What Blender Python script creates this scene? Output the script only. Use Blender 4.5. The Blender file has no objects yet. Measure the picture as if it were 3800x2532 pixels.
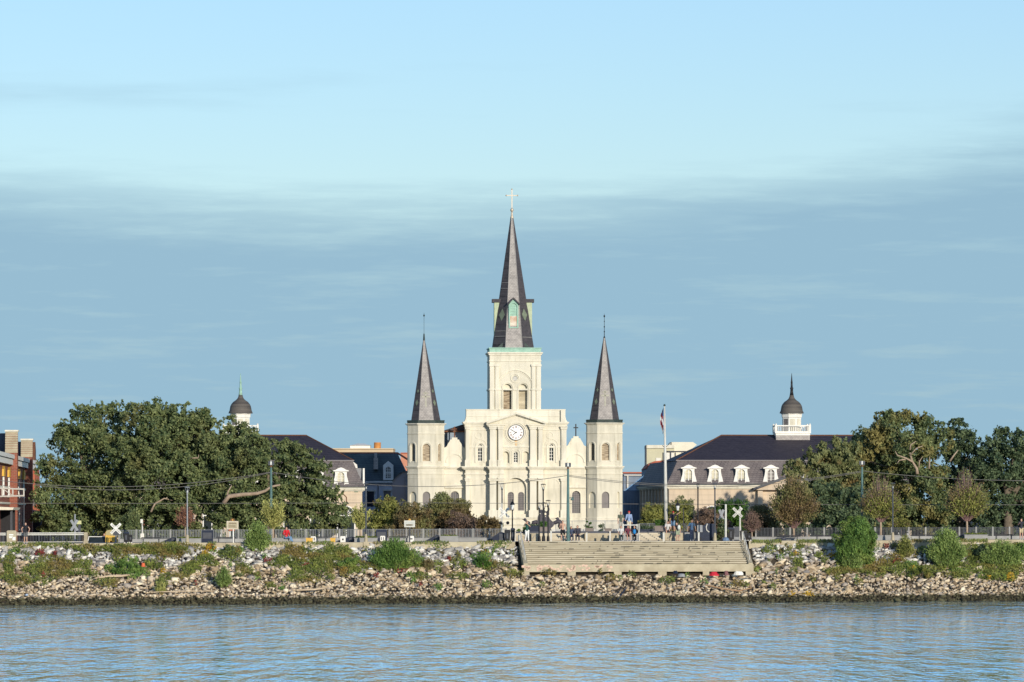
import bpy, math, random
import numpy as np
from math import radians as R, sin, cos, pi, sqrt, atan2
from mathutils import Vector, Matrix
from mathutils.geometry import tessellate_polygon
random.seed(7); rng = np.random.default_rng(11)
sc = bpy.context.scene; col = sc.collection
F = 20200.0; CX = 1900.0; HY = 1911.0; EYE = 7.0

def P(px, py, Y): return Vector(((px-CX)*Y/F, Y, EYE-(py-HY)*Y/F))
def gz(X): return 4.8+0.0025*X                       # promenade surface height
def Yd(px, d): return (445.0+d)/(1-0.27*(px-CX)/F)   # depth of a spot d metres behind the promenade edge
def G(px, d=4.0):                                    # point on the promenade
    Y = Yd(px, d); X = (px-CX)*Y/F
    return Vector((X, Y, gz(X)))
def bank_z(d):
    pts = [(-30, -3.5), (-14, -0.05), (-12.8, 0.42), (-5, 2.35), (-0.4, 4.3), (3, 4.5)]
    for (a, za), (b, zb) in zip(pts, pts[1:]):
        if d <= b: return za+(zb-za)*(d-a)/(b-a)
    return 4.5
def bank_at(px, py):
    best = None
    for i in range(160):
        d = -14.5+i*0.095
        Y = Yd(px, d); y = HY+(EYE-bank_z(d))*F/Y
        if best is None or abs(y-py) < best[0]: best = (abs(y-py), d)
    d = best[1]; Y = Yd(px, d)
    return Vector(((px-CX)*Y/F, Y, bank_z(d)))

# ---------------------------------------------------------------- materials
def mat(name, c, rough=0.8, c2=None, scale=3.0, amt=0.5, bump=0.0, bscale=None, metal=0.0, island=0.0, detail=6, spec=0.3, stretch=None, contrast=1.0):
    m = bpy.data.materials.new(name); m.use_nodes = True
    nt = m.node_tree; N = nt.nodes; L = nt.links
    b = N['Principled BSDF']; b.inputs['Roughness'].default_value = rough
    b.inputs['Metallic'].default_value = metal; b.inputs['Specular IOR Level'].default_value = spec
    if c2 is None: c2 = tuple(v*0.75 for v in c)
    tc = N.new('ShaderNodeTexCoord'); mp = N.new('ShaderNodeMapping')
    if stretch: mp.inputs['Scale'].default_value = stretch
    L.new(tc.outputs['Object'], mp.inputs['Vector'])
    n = N.new('ShaderNodeTexNoise'); n.inputs['Scale'].default_value = scale; n.inputs['Detail'].default_value = detail
    L.new(mp.outputs[0], n.inputs['Vector'])
    r = N.new('ShaderNodeValToRGB'); e = r.color_ramp.elements
    e[0].position = 0.5-0.22/contrast; e[1].position = 0.5+0.22/contrast
    e[0].color = (*c2, 1); e[1].color = (*c, 1)
    if island:
        g = N.new('ShaderNodeNewGeometry'); mx = N.new('ShaderNodeMix'); mx.data_type = 'FLOAT'
        mx.inputs[0].default_value = island
        L.new(n.outputs[0], mx.inputs[2]); L.new(g.outputs['Random Per Island'], mx.inputs[3])
        L.new(mx.outputs[0], r.inputs[0])
    else:
        L.new(n.outputs[0], r.inputs[0])
    L.new(r.outputs[0], b.inputs['Base Color'])
    if bump:
        n2 = N.new('ShaderNodeTexNoise'); n2.inputs['Scale'].default_value = bscale or scale*4; n2.inputs['Detail'].default_value = 5
        L.new(mp.outputs[0], n2.inputs['Vector'])
        bp = N.new('ShaderNodeBump'); bp.inputs['Strength'].default_value = bump; bp.inputs['Distance'].default_value = 0.1
        L.new(n2.outputs[0], bp.inputs['Height']); L.new(bp.outputs[0], b.inputs['Normal'])
    return m

def brickmat(name, c1, c2, mortar, bw, bh, msize=0.02, rough=0.7, axis='XZ', spec=0.3, nscale=1.2, namt=0.5, c3=None):
    m = bpy.data.materials.new(name); m.use_nodes = True
    nt = m.node_tree; N = nt.nodes; L = nt.links; b = N['Principled BSDF']
    b.inputs['Roughness'].default_value = rough; b.inputs['Specular IOR Level'].default_value = spec
    tc = N.new('ShaderNodeTexCoord'); sp = N.new('ShaderNodeSeparateXYZ'); cb = N.new('ShaderNodeCombineXYZ')
    L.new(tc.outputs['Object'], sp.inputs[0])
    ad = N.new('ShaderNodeMath'); ad.operation = 'ADD'
    L.new(sp.outputs['X'], ad.inputs[0]); L.new(sp.outputs['Y'], ad.inputs[1])
    L.new(ad.outputs[0], cb.inputs[0]); L.new(sp.outputs['Z'], cb.inputs[1])
    br = N.new('ShaderNodeTexBrick'); L.new(cb.outputs[0], br.inputs['Vector'])
    br.inputs['Color1'].default_value = (*c1, 1); br.inputs['Color2'].default_value = (*c2, 1); br.inputs['Mortar'].default_value = (*mortar, 1)
    br.inputs['Scale'].default_value = 1; br.inputs['Brick Width'].default_value = bw; br.inputs['Row Height'].default_value = bh
    br.inputs['Mortar Size'].default_value = msize; br.inputs['Bias'].default_value = 0
    n = N.new('ShaderNodeTexNoise'); n.inputs['Scale'].default_value = nscale; n.inputs['Detail'].default_value = 8
    L.new(tc.outputs['Object'], n.inputs['Vector'])
    mx = N.new('ShaderNodeMix'); mx.data_type = 'RGBA'
    rr = N.new('ShaderNodeMapRange'); rr.inputs[1].default_value = 0.35; rr.inputs[2].default_value = 0.7; rr.inputs[4].default_value = namt
    L.new(n.outputs[0], rr.inputs[0]); L.new(rr.outputs[0], mx.inputs[0])
    L.new(br.outputs[0], mx.inputs[6]); mx.inputs[7].default_value = (*(c3 or tuple(v*0.7 for v in c1)), 1)
    L.new(mx.outputs[2], b.inputs['Base Color'])
    return m

def stucco(name, c, stain, lines=0.0, rough=0.85):
    """painted plaster: broad blotches, vertical run-down streaks below ledges, faint joint lines"""
    m = bpy.data.materials.new(name); m.use_nodes = True
    nt = m.node_tree; N = nt.nodes; L = nt.links; b = N['Principled BSDF']; b.inputs['Roughness'].default_value = rough
    b.inputs['Specular IOR Level'].default_value = 0.15
    tc = N.new('ShaderNodeTexCoord')
    mp = N.new('ShaderNodeMapping'); mp.inputs['Scale'].default_value = (1.6, 1.6, 0.22); L.new(tc.outputs['Object'], mp.inputs[0])
    n1 = N.new('ShaderNodeTexNoise'); n1.inputs['Scale'].default_value = 1.3; n1.inputs['Detail'].default_value = 9; L.new(mp.outputs[0], n1.inputs[0])
    n2 = N.new('ShaderNodeTexNoise'); n2.inputs['Scale'].default_value = 0.45; n2.inputs['Detail'].default_value = 7; L.new(tc.outputs['Object'], n2.inputs[0])
    m1 = N.new('ShaderNodeMapRange'); m1.inputs[1].default_value = 0.46; m1.inputs[2].default_value = 0.78; m1.inputs[4].default_value = 0.8; L.new(n1.outputs[0], m1.inputs[0])
    m2 = N.new('ShaderNodeMapRange'); m2.inputs[1].default_value = 0.45; m2.inputs[2].default_value = 0.7; m2.inputs[4].default_value = 0.35; L.new(n2.outputs[0], m2.inputs[0])
    ad = N.new('ShaderNodeMath'); ad.operation = 'ADD'; L.new(m1.outputs[0], ad.inputs[0]); L.new(m2.outputs[0], ad.inputs[1])
    mx = N.new('ShaderNodeMix'); mx.data_type = 'RGBA'; mx.inputs[6].default_value = (*c, 1); mx.inputs[7].default_value = (*stain, 1)
    L.new(ad.outputs[0], mx.inputs[0]); out = mx.outputs[2]
    if lines:
        sp = N.new('ShaderNodeSeparateXYZ'); L.new(tc.outputs['Object'], sp.inputs[0])
        dv = N.new('ShaderNodeMath'); dv.operation = 'FRACT'; ml = N.new('ShaderNodeMath'); ml.operation = 'MULTIPLY'; ml.inputs[1].default_value = 1/lines
        L.new(sp.outputs['Z'], ml.inputs[0]); L.new(ml.outputs[0], dv.inputs[0])
        lt = N.new('ShaderNodeMath'); lt.operation = 'LESS_THAN'; lt.inputs[1].default_value = 0.10; L.new(dv.outputs[0], lt.inputs[0])
        m3 = N.new('ShaderNodeMath'); m3.operation = 'MULTIPLY'; m3.inputs[1].default_value = 0.35; L.new(lt.outputs[0], m3.inputs[0])
        mx2 = N.new('ShaderNodeMix'); mx2.data_type = 'RGBA'; mx2.inputs[7].default_value = (*[v*0.6 for v in stain], 1)
        L.new(m3.outputs[0], mx2.inputs[0]); L.new(out, mx2.inputs[6]); out = mx2.outputs[2]
    L.new(out, b.inputs['Base Color'])
    return m

M = {}
M['cream'] = stucco('cream_plaster', (0.70, 0.66, 0.535), (0.47, 0.445, 0.35), lines=0.0)
M['cream2'] = stucco('pale_cream_plaster', (0.745, 0.705, 0.58), (0.52, 0.49, 0.39))
M['rail_white'] = mat('white_paint', (0.80, 0.78, 0.70), 0.5, (0.66, 0.63, 0.55), 4)
M['slate_front'] = brickmat('pale_slate', (0.40, 0.375, 0.35), (0.30, 0.28, 0.265), (0.19, 0.175, 0.165), 0.34, 0.19, 0.02, 0.8, nscale=1.6, namt=0.5, c3=(0.52, 0.48, 0.44))
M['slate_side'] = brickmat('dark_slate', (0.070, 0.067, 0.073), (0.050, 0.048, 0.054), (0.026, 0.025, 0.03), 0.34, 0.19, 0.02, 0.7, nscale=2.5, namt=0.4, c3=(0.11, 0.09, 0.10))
M['slate_mans'] = brickmat('mansard_slate', (0.17, 0.148, 0.145), (0.125, 0.108, 0.110), (0.06, 0.052, 0.056), 0.45, 0.25, 0.03, 0.75, nscale=0.7, namt=0.5, c3=(0.23, 0.20, 0.19))
M['slate_top'] = brickmat('upper_roof_slate', (0.050, 0.042, 0.055), (0.034, 0.028, 0.040), (0.016, 0.013, 0.02), 0.45, 0.25, 0.03, 0.7, nscale=3.0, namt=0.35, c3=(0.085, 0.072, 0.082))
M['slate_green'] = brickmat('greenish_slate', (0.085, 0.11, 0.115), (0.065, 0.09, 0.095), (0.04, 0.055, 0.06), 0.5, 0.3, 0.03, 0.7, nscale=0.6, namt=0.5, c3=(0.13, 0.155, 0.15))
M['copper'] = mat('green_copper', (0.36, 0.56, 0.45), 0.6, (0.24, 0.42, 0.33), 2.5)
M['copper_dark'] = mat('dark_green_copper', (0.05, 0.075, 0.065), 0.6, (0.025, 0.035, 0.035), 2.5)
M['diamond'] = mat('green_slate_diamond', (0.20, 0.24, 0.17), 0.8, (0.14, 0.17, 0.12), 2.5)
M['gold'] = mat('gilded_metal', (0.55, 0.47, 0.38), 0.45, (0.5, 0.42, 0.3), 4, metal=0.3)
M['rust'] = mat('rusty_iron', (0.22, 0.10, 0.05), 0.8, (0.12, 0.05, 0.03), 6)
M['glass'] = mat('dark_window_glass', (0.03, 0.04, 0.045), 0.15, (0.015, 0.02, 0.02), 2, spec=0.5)
M['glass_grey'] = mat('leaded_window_glass', (0.20, 0.17, 0.165), 0.4, (0.13, 0.125, 0.115), 1.4, spec=0.5)
M['louvre'] = mat('weathered_louvre_wood', (0.52, 0.43, 0.30), 0.85, (0.20, 0.15, 0.10), 3.0, stretch=(0.5, 0.5, 3.5), contrast=1.6)
M['white'] = mat('clean_white', (0.82, 0.81, 0.76), 0.6, (0.72, 0.70, 0.62), 3)
M['clock_white'] = mat('clock_white', (0.90, 0.90, 0.88), 0.6, (0.86, 0.85, 0.82), 3)
M['black'] = mat('black_paint', (0.018, 0.018, 0.022), 0.5, (0.01, 0.01, 0.012), 4)
M['navy'] = mat('navy_plastic', (0.012, 0.022, 0.05), 0.45, (0.007, 0.012, 0.03), 4)
M['grey'] = mat('grey_metal', (0.30, 0.31, 0.32), 0.5, (0.22, 0.23, 0.24), 4)
M['greydark'] = mat('dark_grey_metal', (0.08, 0.085, 0.10), 0.5, (0.05, 0.055, 0.065), 4)
M['teal'] = mat('weathered_green_paint', (0.11, 0.20, 0.19), 0.5, (0.07, 0.13, 0.125), 2)
M['palepole'] = mat('pale_pole_paint', (0.62, 0.60, 0.54), 0.5, (0.50, 0.48, 0.42), 2)
M['conc'] = mat('grey_concrete', (0.36, 0.36, 0.34), 0.9, (0.26, 0.26, 0.25), 1.5, bump=0.2)
M['conc_warm'] = mat('warm_concrete', (0.50, 0.44, 0.31), 0.9, (0.33, 0.28, 0.19), 1.2, bump=0.3, detail=10)
M['riser'] = mat('dirty_shaded_riser_concrete', (0.30, 0.265, 0.19), 0.9, (0.20, 0.175, 0.12), 1.1, bump=0.3, detail=10, stretch=(0.3, 1, 2.5))  # dirt, plus the undercut shadow below each nosing put into the colour
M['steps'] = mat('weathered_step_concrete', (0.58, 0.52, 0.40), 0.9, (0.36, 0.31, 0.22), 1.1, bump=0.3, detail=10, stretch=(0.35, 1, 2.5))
M['pave'] = mat('promenade_paving', (0.22, 0.22, 0.23), 0.9, (0.15, 0.15, 0.16), 0.8)
M['asph'] = mat('street_asphalt', (0.06, 0.06, 0.062), 0.9, (0.045, 0.045, 0.048), 1.0)
M['soil'] = mat('bank_soil', (0.10, 0.08, 0.055), 0.95, (0.05, 0.04, 0.028), 1.0)
M['cream_ch'] = stucco('peach_plaster', (0.64, 0.52, 0.38), (0.46, 0.38, 0.29), lines=0.62)
M['brick'] = brickmat('red_brick', (0.30, 0.085, 0.055), (0.21, 0.06, 0.04), (0.3, 0.18, 0.12), 0.45, 0.16, 0.02, 0.85, nscale=0.8, namt=0.4)
M['brick_or'] = mat('orange_brick', (0.50, 0.16, 0.09), 0.85, (0.36, 0.10, 0.06), 1.5)
M['yellow'] = mat('yellow_paint', (0.72, 0.45, 0.08), 0.6, (0.6, 0.35, 0.06), 2)
M['bark'] = mat('tree_bark', (0.20, 0.165, 0.12), 0.95, (0.11, 0.09, 0.065), 2.5, bump=0.5)
M['bark_pale'] = mat('pale_bark', (0.42, 0.33, 0.24), 0.9, (0.28, 0.21, 0.15), 2.5)
M['skin'] = mat('skin', (0.55, 0.32, 0.22), 0.6, (0.48, 0.27, 0.18), 8)
M['hair'] = mat('dark_hair', (0.03, 0.02, 0.015), 0.7, (0.02, 0.012, 0.01), 20)
M['wire'] = mat('overhead_cable', (0.20, 0.19, 0.17), 0.7, (0.14, 0.13, 0.12), 2)
M['wood'] = mat('bleached_driftwood', (0.60, 0.48, 0.33), 0.9, (0.40, 0.30, 0.20), 1.5, stretch=(0.4, 1, 3))
def plain(name, c, rough=0.7): 
    if name not in M: M[name] = mat(name, c, rough, tuple(v*0.8 for v in c), 6)
    return M[name]

def leafmat(name, dark, light, tint=None, tscale=0.25, tpos=0.6):
    m = bpy.data.materials.new(name); m.use_nodes = True
    nt = m.node_tree; N = nt.nodes; L = nt.links; b = N['Principled BSDF']
    b.inputs['Roughness'].default_value = 0.6; b.inputs['Specular IOR Level'].default_value = 0.25
    g = N.new('ShaderNodeNewGeometry'); r = N.new('ShaderNodeValToRGB'); e = r.color_ramp.elements
    e[0].position = 0.05; e[1].position = 0.95; e[0].color = (*dark, 1); e[1].color = (*light, 1)
    tcn = N.new('ShaderNodeTexCoord'); nz = N.new('ShaderNodeTexNoise'); nz.inputs['Scale'].default_value = 1.1; nz.inputs['Detail'].default_value = 2; L.new(tcn.outputs['Object'], nz.inputs[0])
    nr = N.new('ShaderNodeMapRange'); nr.inputs[1].default_value = 0.36; nr.inputs[2].default_value = 0.64; L.new(nz.outputs[0], nr.inputs[0])
    fm = N.new('ShaderNodeMix'); fm.data_type = 'FLOAT'; fm.inputs[0].default_value = 0.42; L.new(g.outputs['Random Per Island'], fm.inputs[2]); L.new(nr.outputs[0], fm.inputs[3])
    L.new(fm.outputs[0], r.inputs[0]); out = r.outputs[0]
    if tint:
        tc = N.new('ShaderNodeTexCoord'); n = N.new('ShaderNodeTexNoise'); n.inputs['Scale'].default_value = tscale; n.inputs['Detail'].default_value = 4
        L.new(tc.outputs['Object'], n.inputs[0])
        mr = N.new('ShaderNodeMapRange'); mr.inputs[1].default_value = tpos-0.06; mr.inputs[2].default_value = tpos+0.06; mr.inputs[4].default_value = 0.85
        L.new(n.outputs[0], mr.inputs[0])
        mx = N.new('ShaderNodeMix'); mx.data_type = 'RGBA'; L.new(mr.outputs[0], mx.inputs[0]); L.new(out, mx.inputs[6])
        r2 = N.new('ShaderNodeValToRGB'); e2 = r2.color_ramp.elements; e2[0].color = (*[v*0.6 for v in tint], 1); e2[1].color = (*tint, 1)
        L.new(g.outputs['Random Per Island'], r2.inputs[0]); L.new(r2.outputs[0], mx.inputs[7]); out = mx.outputs[2]
    L.new(out, b.inputs['Base Color'])
    tr = N.new('ShaderNodeBsdfTranslucent'); L.new(out, tr.inputs[0]); ms = N.new('ShaderNodeMixShader'); ms.inputs[0].default_value = 0.15
    L.new(b.outputs[0], ms.inputs[1]); L.new(tr.outputs[0], ms.inputs[2]); L.new(ms.outputs[0], N['Material Output'].inputs[0])
    return m
LM = {
 'oak': leafmat('oak_leaves', (0.024, 0.058, 0.026), (0.25, 0.29, 0.115), (0.20, 0.20, 0.075), 0.22, 0.60),
 'oak_dark': leafmat('dark_oak_leaves', (0.016, 0.045, 0.026), (0.16, 0.21, 0.10)),
 'oak_yellow': leafmat('yellowing_leaves', (0.025, 0.058, 0.026), (0.23, 0.27, 0.11), (0.34, 0.29, 0.10), 0.35, 0.55),
 'autumn': leafmat('autumn_leaves', (0.06, 0.08, 0.02), (0.38, 0.38, 0.10), (0.24, 0.16, 0.08), 0.5, 0.56),
 'brown': leafmat('brown_leaves', (0.07, 0.05, 0.022), (0.30, 0.22, 0.10), (0.24, 0.25, 0.09), 0.5, 0.5),
 'red': leafmat('red_brown_leaves', (0.14, 0.06, 0.035), (0.38, 0.20, 0.13)),
 'pink': leafmat('bare_pinkish_twigs', (0.09, 0.06, 0.045), (0.30, 0.21, 0.15)),
 'light_oak': leafmat('pale_olive_leaves', (0.05, 0.08, 0.03), (0.30, 0.31, 0.13), (0.34, 0.24, 0.10), 0.4, 0.62),
 'vase': leafmat('yellow_green_leaves', (0.14, 0.16, 0.04), (0.58, 0.56, 0.18)),
 'bright': leafmat('bright_green_leaves', (0.04, 0.09, 0.02), (0.20, 0.32, 0.07), (0.28, 0.34, 0.08), 0.6, 0.58),
 'willow': leafmat('willow_leaves', (0.06, 0.11, 0.025), (0.33, 0.42, 0.12)),
 'vine': leafmat('vine_leaves', (0.045, 0.075, 0.015), (0.25, 0.28, 0.06), (0.27, 0.19, 0.06), 0.35, 0.57),
 'hedge': leafmat('hedge_leaves', (0.02, 0.06, 0.012), (0.10, 0.20, 0.03)),
 'redvine': leafmat('red_vine_leaves', (0.12, 0.02, 0.02), (0.32, 0.07, 0.05)),
 'yellowfl': leafmat('orange_flowering_leaves', (0.25, 0.16, 0.02), (0.62, 0.38, 0.03)),
}

# ---------------------------------------------------------------- mesh builder
class MB:
    def __init__(s): s.v = []; s.f = []
    def add(s, vs, fs):
        o = len(s.v); s.v += [tuple(p) for p in vs]; s.f += [tuple(i+o for i in f) for f in fs]; return s
    def box(s, x0, x1, y0, y1, z0, z1):
        return s.add([(x0,y0,z0),(x1,y0,z0),(x1,y1,z0),(x0,y1,z0),(x0,y0,z1),(x1,y0,z1),(x1,y1,z1),(x0,y1,z1)],
              [(0,3,2,1),(4,5,6,7),(0,1,5,4),(1,2,6,5),(2,3,7,6),(3,0,4,7)])
    def loft(s, rings, cap=True):
        n = len(rings[0]); vs = [p for r in rings for p in r]; fs = []
        for k in range(len(rings)-1):
            for i in range(n):
                j = (i+1) % n; fs.append((k*n+i, k*n+j, (k+1)*n+j, (k+1)*n+i))
        if cap: fs.append(tuple(range(n-1, -1, -1))); fs.append(tuple((len(rings)-1)*n+i for i in range(n)))
        return s.add(vs, fs)
    def lathe(s, cx, cy, prof, n=16, a0=0):
        return s.loft([[(cx+r*cos(a0+2*pi*i/n), cy+r*sin(a0+2*pi*i/n), z) for i in range(n)] for r, z in prof])
    def tube(s, pts, rad, n=6):
        pts = [Vector(p) for p in pts]; rad = rad if isinstance(rad, (list, tuple)) else [rad]*len(pts); rings = []
        for k, p in enumerate(pts):
            d = (pts[min(k+1, len(pts)-1)]-pts[max(k-1, 0)]).normalized()
            u = d.cross(Vector((0, 1, 0.01))).normalized() if abs(d.y) < 0.9 else d.cross(Vector((1, 0, 0))).normalized()
            w = d.cross(u)
            rings.append([p+u*rad[k]*cos(2*pi*i/n)+w*rad[k]*sin(2*pi*i/n) for i in range(n)])
        return s.loft(rings)
    def capsule(s, a, b, ra, rb, n=10):
        a = Vector(a); b = Vector(b); d = (b-a); L = d.length or 1e-4; d = d/L
        P_ = [a-d*ra*0.97, a-d*ra*0.7, a-d*ra*0.35, a, b, b+d*rb*0.35, b+d*rb*0.7, b+d*rb*0.97]
        r_ = [ra*0.25, ra*0.71, ra*0.94, ra, rb, rb*0.94, rb*0.71, rb*0.25]
        u = d.cross(Vector((0.013, 1, 0.02))); u = u.normalized() if u.length > 0.1 else d.cross(Vector((1, 0, 0))).normalized(); w = d.cross(u)
        return s.loft([[p+u*r*cos(2*pi*i/n)+w*r*sin(2*pi*i/n) for i in range(n)] for p, r in zip(P_, r_)])
    def ball(s, c, rx, ry=None, rz=None, n=12, m=8):
        ry = ry or rx; rz = rz or rx; rings = []
        for k in range(m):
            t = -pi/2+pi*(k+0.35)/(m-0.3)
            rings.append([(c[0]+rx*cos(t)*cos(2*pi*i/n), c[1]+ry*cos(t)*sin(2*pi*i/n), c[2]+rz*sin(t)) for i in range(n)])
        return s.loft(rings)
    def prism(s, poly, y0, y1):                       # poly in (x,z)
        n = len(poly); vs = [(x, y0, z) for x, z in poly]+[(x, y1, z) for x, z in poly]
        tri = tessellate_polygon([[Vector((x, z, 0)) for x, z in poly]])
        fs = [tuple(t) for t in tri]+[tuple(i+n for i in t) for t in tri]
        fs += [(i, (i+1) % n, n+(i+1) % n, n+i) for i in range(n)]
        return s.add(vs, fs)
    def plate(s, O, U, Nn, outer, holes, depth, edge=True):
        """wall face with real openings; O origin, U along, Nn inward"""
        O = Vector(O); U = Vector(U); Nn = Vector(Nn); Z = Vector((0, 0, 1)); loops = [outer]+holes
        flat = [p for l in loops for p in l]
        tri = tessellate_polygon([[Vector((a, b, 0)) for a, b in l] for l in loops])
        vs = [O+U*a+Z*b for a, b in flat]; s.add(vs, [tuple(t) for t in tri])
        k = 0
        for li, l in enumerate(loops):
            n = len(l)
            if li == 0 and not edge: k += n; continue
            front = [vs[k+i] for i in range(n)]; back = [v+Nn*depth for v in front]
            s.add(front+back, [(i, (i+1) % n, n+(i+1) % n, n+i) for i in range(n)]); k += n
        return s
    def panel(s, O, U, Nn, poly, depth):
        O = Vector(O); U = Vector(U); Nn = Vector(Nn)
        tri = tessellate_polygon([[Vector((a, b, 0)) for a, b in poly]])
        return s.add([O+U*a+Vector((0, 0, b))+Nn*depth for a, b in poly], [tuple(t) for t in tri])
    def build(s, name, m, parent=None, loc=None, smooth=False, rz=0):
        me = bpy.data.meshes.new(name); me.from_pydata(s.v, [], s.f); me.update()
        if smooth:
            me.polygons.foreach_set('use_smooth', [True]*len(me.polygons))
        ms = m if isinstance(m, (list, tuple)) else [m]
        for q in ms: me.materials.append(q)
        o = bpy.data.objects.new(name, me); col.objects.link(o)
        if parent: o.parent = parent
        if loc is not None: o.location = loc
        if rz: o.rotation_euler.z = rz
        return o

class MM:
    """collects shapes that each become a mesh of their own"""
    def __init__(s): s.items = []
    def new(s): q = MB(); s.items.append(q); return q
    def box(s, *a): s.new().box(*a)
    def prism(s, *a): s.new().prism(*a)
    def build(s, *a, **k):
        for q in s.items: o = q.build(*a, **k)
        return o
def tag(o, label=None, cat=None, group=None, kind=None):
    if label: o['label'] = label
    if cat: o['category'] = cat
    if group: o['group'] = group
    if kind: o['kind'] = kind
    return o
def empty(name, loc, label, cat, group=None, rz=0):
    o = bpy.data.objects.new(name, None); col.objects.link(o); o.location = loc; o.rotation_euler.z = rz
    o.empty_display_size = 0.2
    return tag(o, label, cat, group)
def arch(cx, zb, zt, w, n=12):
    sp = zt-w
    return [(cx-w, zb)]+[(cx-w*cos(pi*i/n), sp+w*sin(pi*i/n)) for i in range(n+1)]+[(cx+w, zb)]
def archring(mb, cx, zb, zt, w, t, y0, y1, n=14):
    if isinstance(mb, MM): mb = mb.new()
    o = arch(cx, zb, zt+t, w+t, n); i_ = arch(cx, zb, zt, w, n)
    for k in range(len(o)-1):
        a, b, c, d = o[k], o[k+1], i_[k+1], i_[k]
        vs = [(p[0], y0, p[1]) for p in (a, b, c, d)]+[(p[0], y1, p[1]) for p in (a, b, c, d)]
        mb.add(vs, [(0,1,2,3), (4,7,6,5), (0,4,5,1), (1,5,6,2), (2,6,7,3), (3,7,4,0)])
def circ(cx, cz, r, n=28): return [(cx+r*cos(2*pi*i/n), cz+r*sin(2*pi*i/n)) for i in range(n)]
def ring(mb, cx, cz, r, t, y0, y1, n=28):
    if isinstance(mb, MM): mb = mb.new()
    for k in range(n):
        a0, a1 = 2*pi*k/n, 2*pi*(k+1)/n
        q = [(cx+(r+t)*cos(a0), cz+(r+t)*sin(a0)), (cx+(r+t)*cos(a1), cz+(r+t)*sin(a1)), (cx+r*cos(a1), cz+r*sin(a1)), (cx+r*cos(a0), cz+r*sin(a0))]
        mb.add([(x, y0, z) for x, z in q]+[(x, y1, z) for x, z in q], [(0,1,2,3), (4,7,6,5), (0,4,5,1), (2,6,7,3)])
def textmesh(body, size, m, parent, loc, rot=(R(90), 0, 0), name='lettering'):
    c = bpy.data.curves.new(name, 'FONT'); c.body = body; c.size = size; c.align_x = 'CENTER'; c.align_y = 'CENTER'; c.extrude = 0.004; c.resolution_u = 2
    t = bpy.data.objects.new(name, c); col.objects.link(t)
    dg = bpy.context.evaluated_depsgraph_get(); me = bpy.data.meshes.new_from_object(t.evaluated_get(dg))
    bpy.data.objects.remove(t); me.materials.clear(); me.materials.append(m)
    o = bpy.data.objects.new(name, me); col.objects.link(o); o.parent = parent; o.location = loc; o.rotation_euler = rot
    return o

# ---------------------------------------------------------------- foliage
def leaves(name, C, Nrm, size, m, parent=None, aspect=0.6, loc=None, up=0.0):
    """many small leaf-clump faces, one quad each"""
    n = len(C); Nrm = Nrm/np.linalg.norm(Nrm, axis=1, keepdims=True)
    t = rng.normal(size=(n, 3)); t[:, 2] += up
    t -= (t*Nrm).sum(1, keepdims=True)*Nrm; t /= np.linalg.norm(t, axis=1, keepdims=True)
    b = np.cross(Nrm, t); s = size*rng.uniform(0.55, 1.35, (n, 1))
    V = np.stack([C-t*s, C+b*s*aspect, C+t*s, C-b*s*aspect], 1).reshape(-1, 3)
    me = bpy.data.meshes.new(name); me.vertices.add(4*n); me.vertices.foreach_set('co', V.astype(np.float32).ravel())
    me.loops.add(4*n); me.loops.foreach_set('vertex_index', np.arange(4*n, dtype=np.int32))
    me.polygons.add(n); me.polygons.foreach_set('loop_start', np.arange(0, 4*n, 4, dtype=np.int32))
    me.update(calc_edges=True); me.validate()
    me.materials.append(m)
    o = bpy.data.objects.new(name, me); col.objects.link(o)
    if parent: o.parent = parent
    if loc is not None: o.location = loc
    return o
def fnoise(P_, wl, seed=0):
    r_ = np.random.default_rng(seed); f = 0
    for k in range(7):
        d = r_.normal(size=3); d /= np.linalg.norm(d); f = f+np.sin(P_@d*(2*pi/(wl*r_.uniform(.6, 1.5)))+r_.uniform(0, 6.28))
    return f/7**.5
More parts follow.
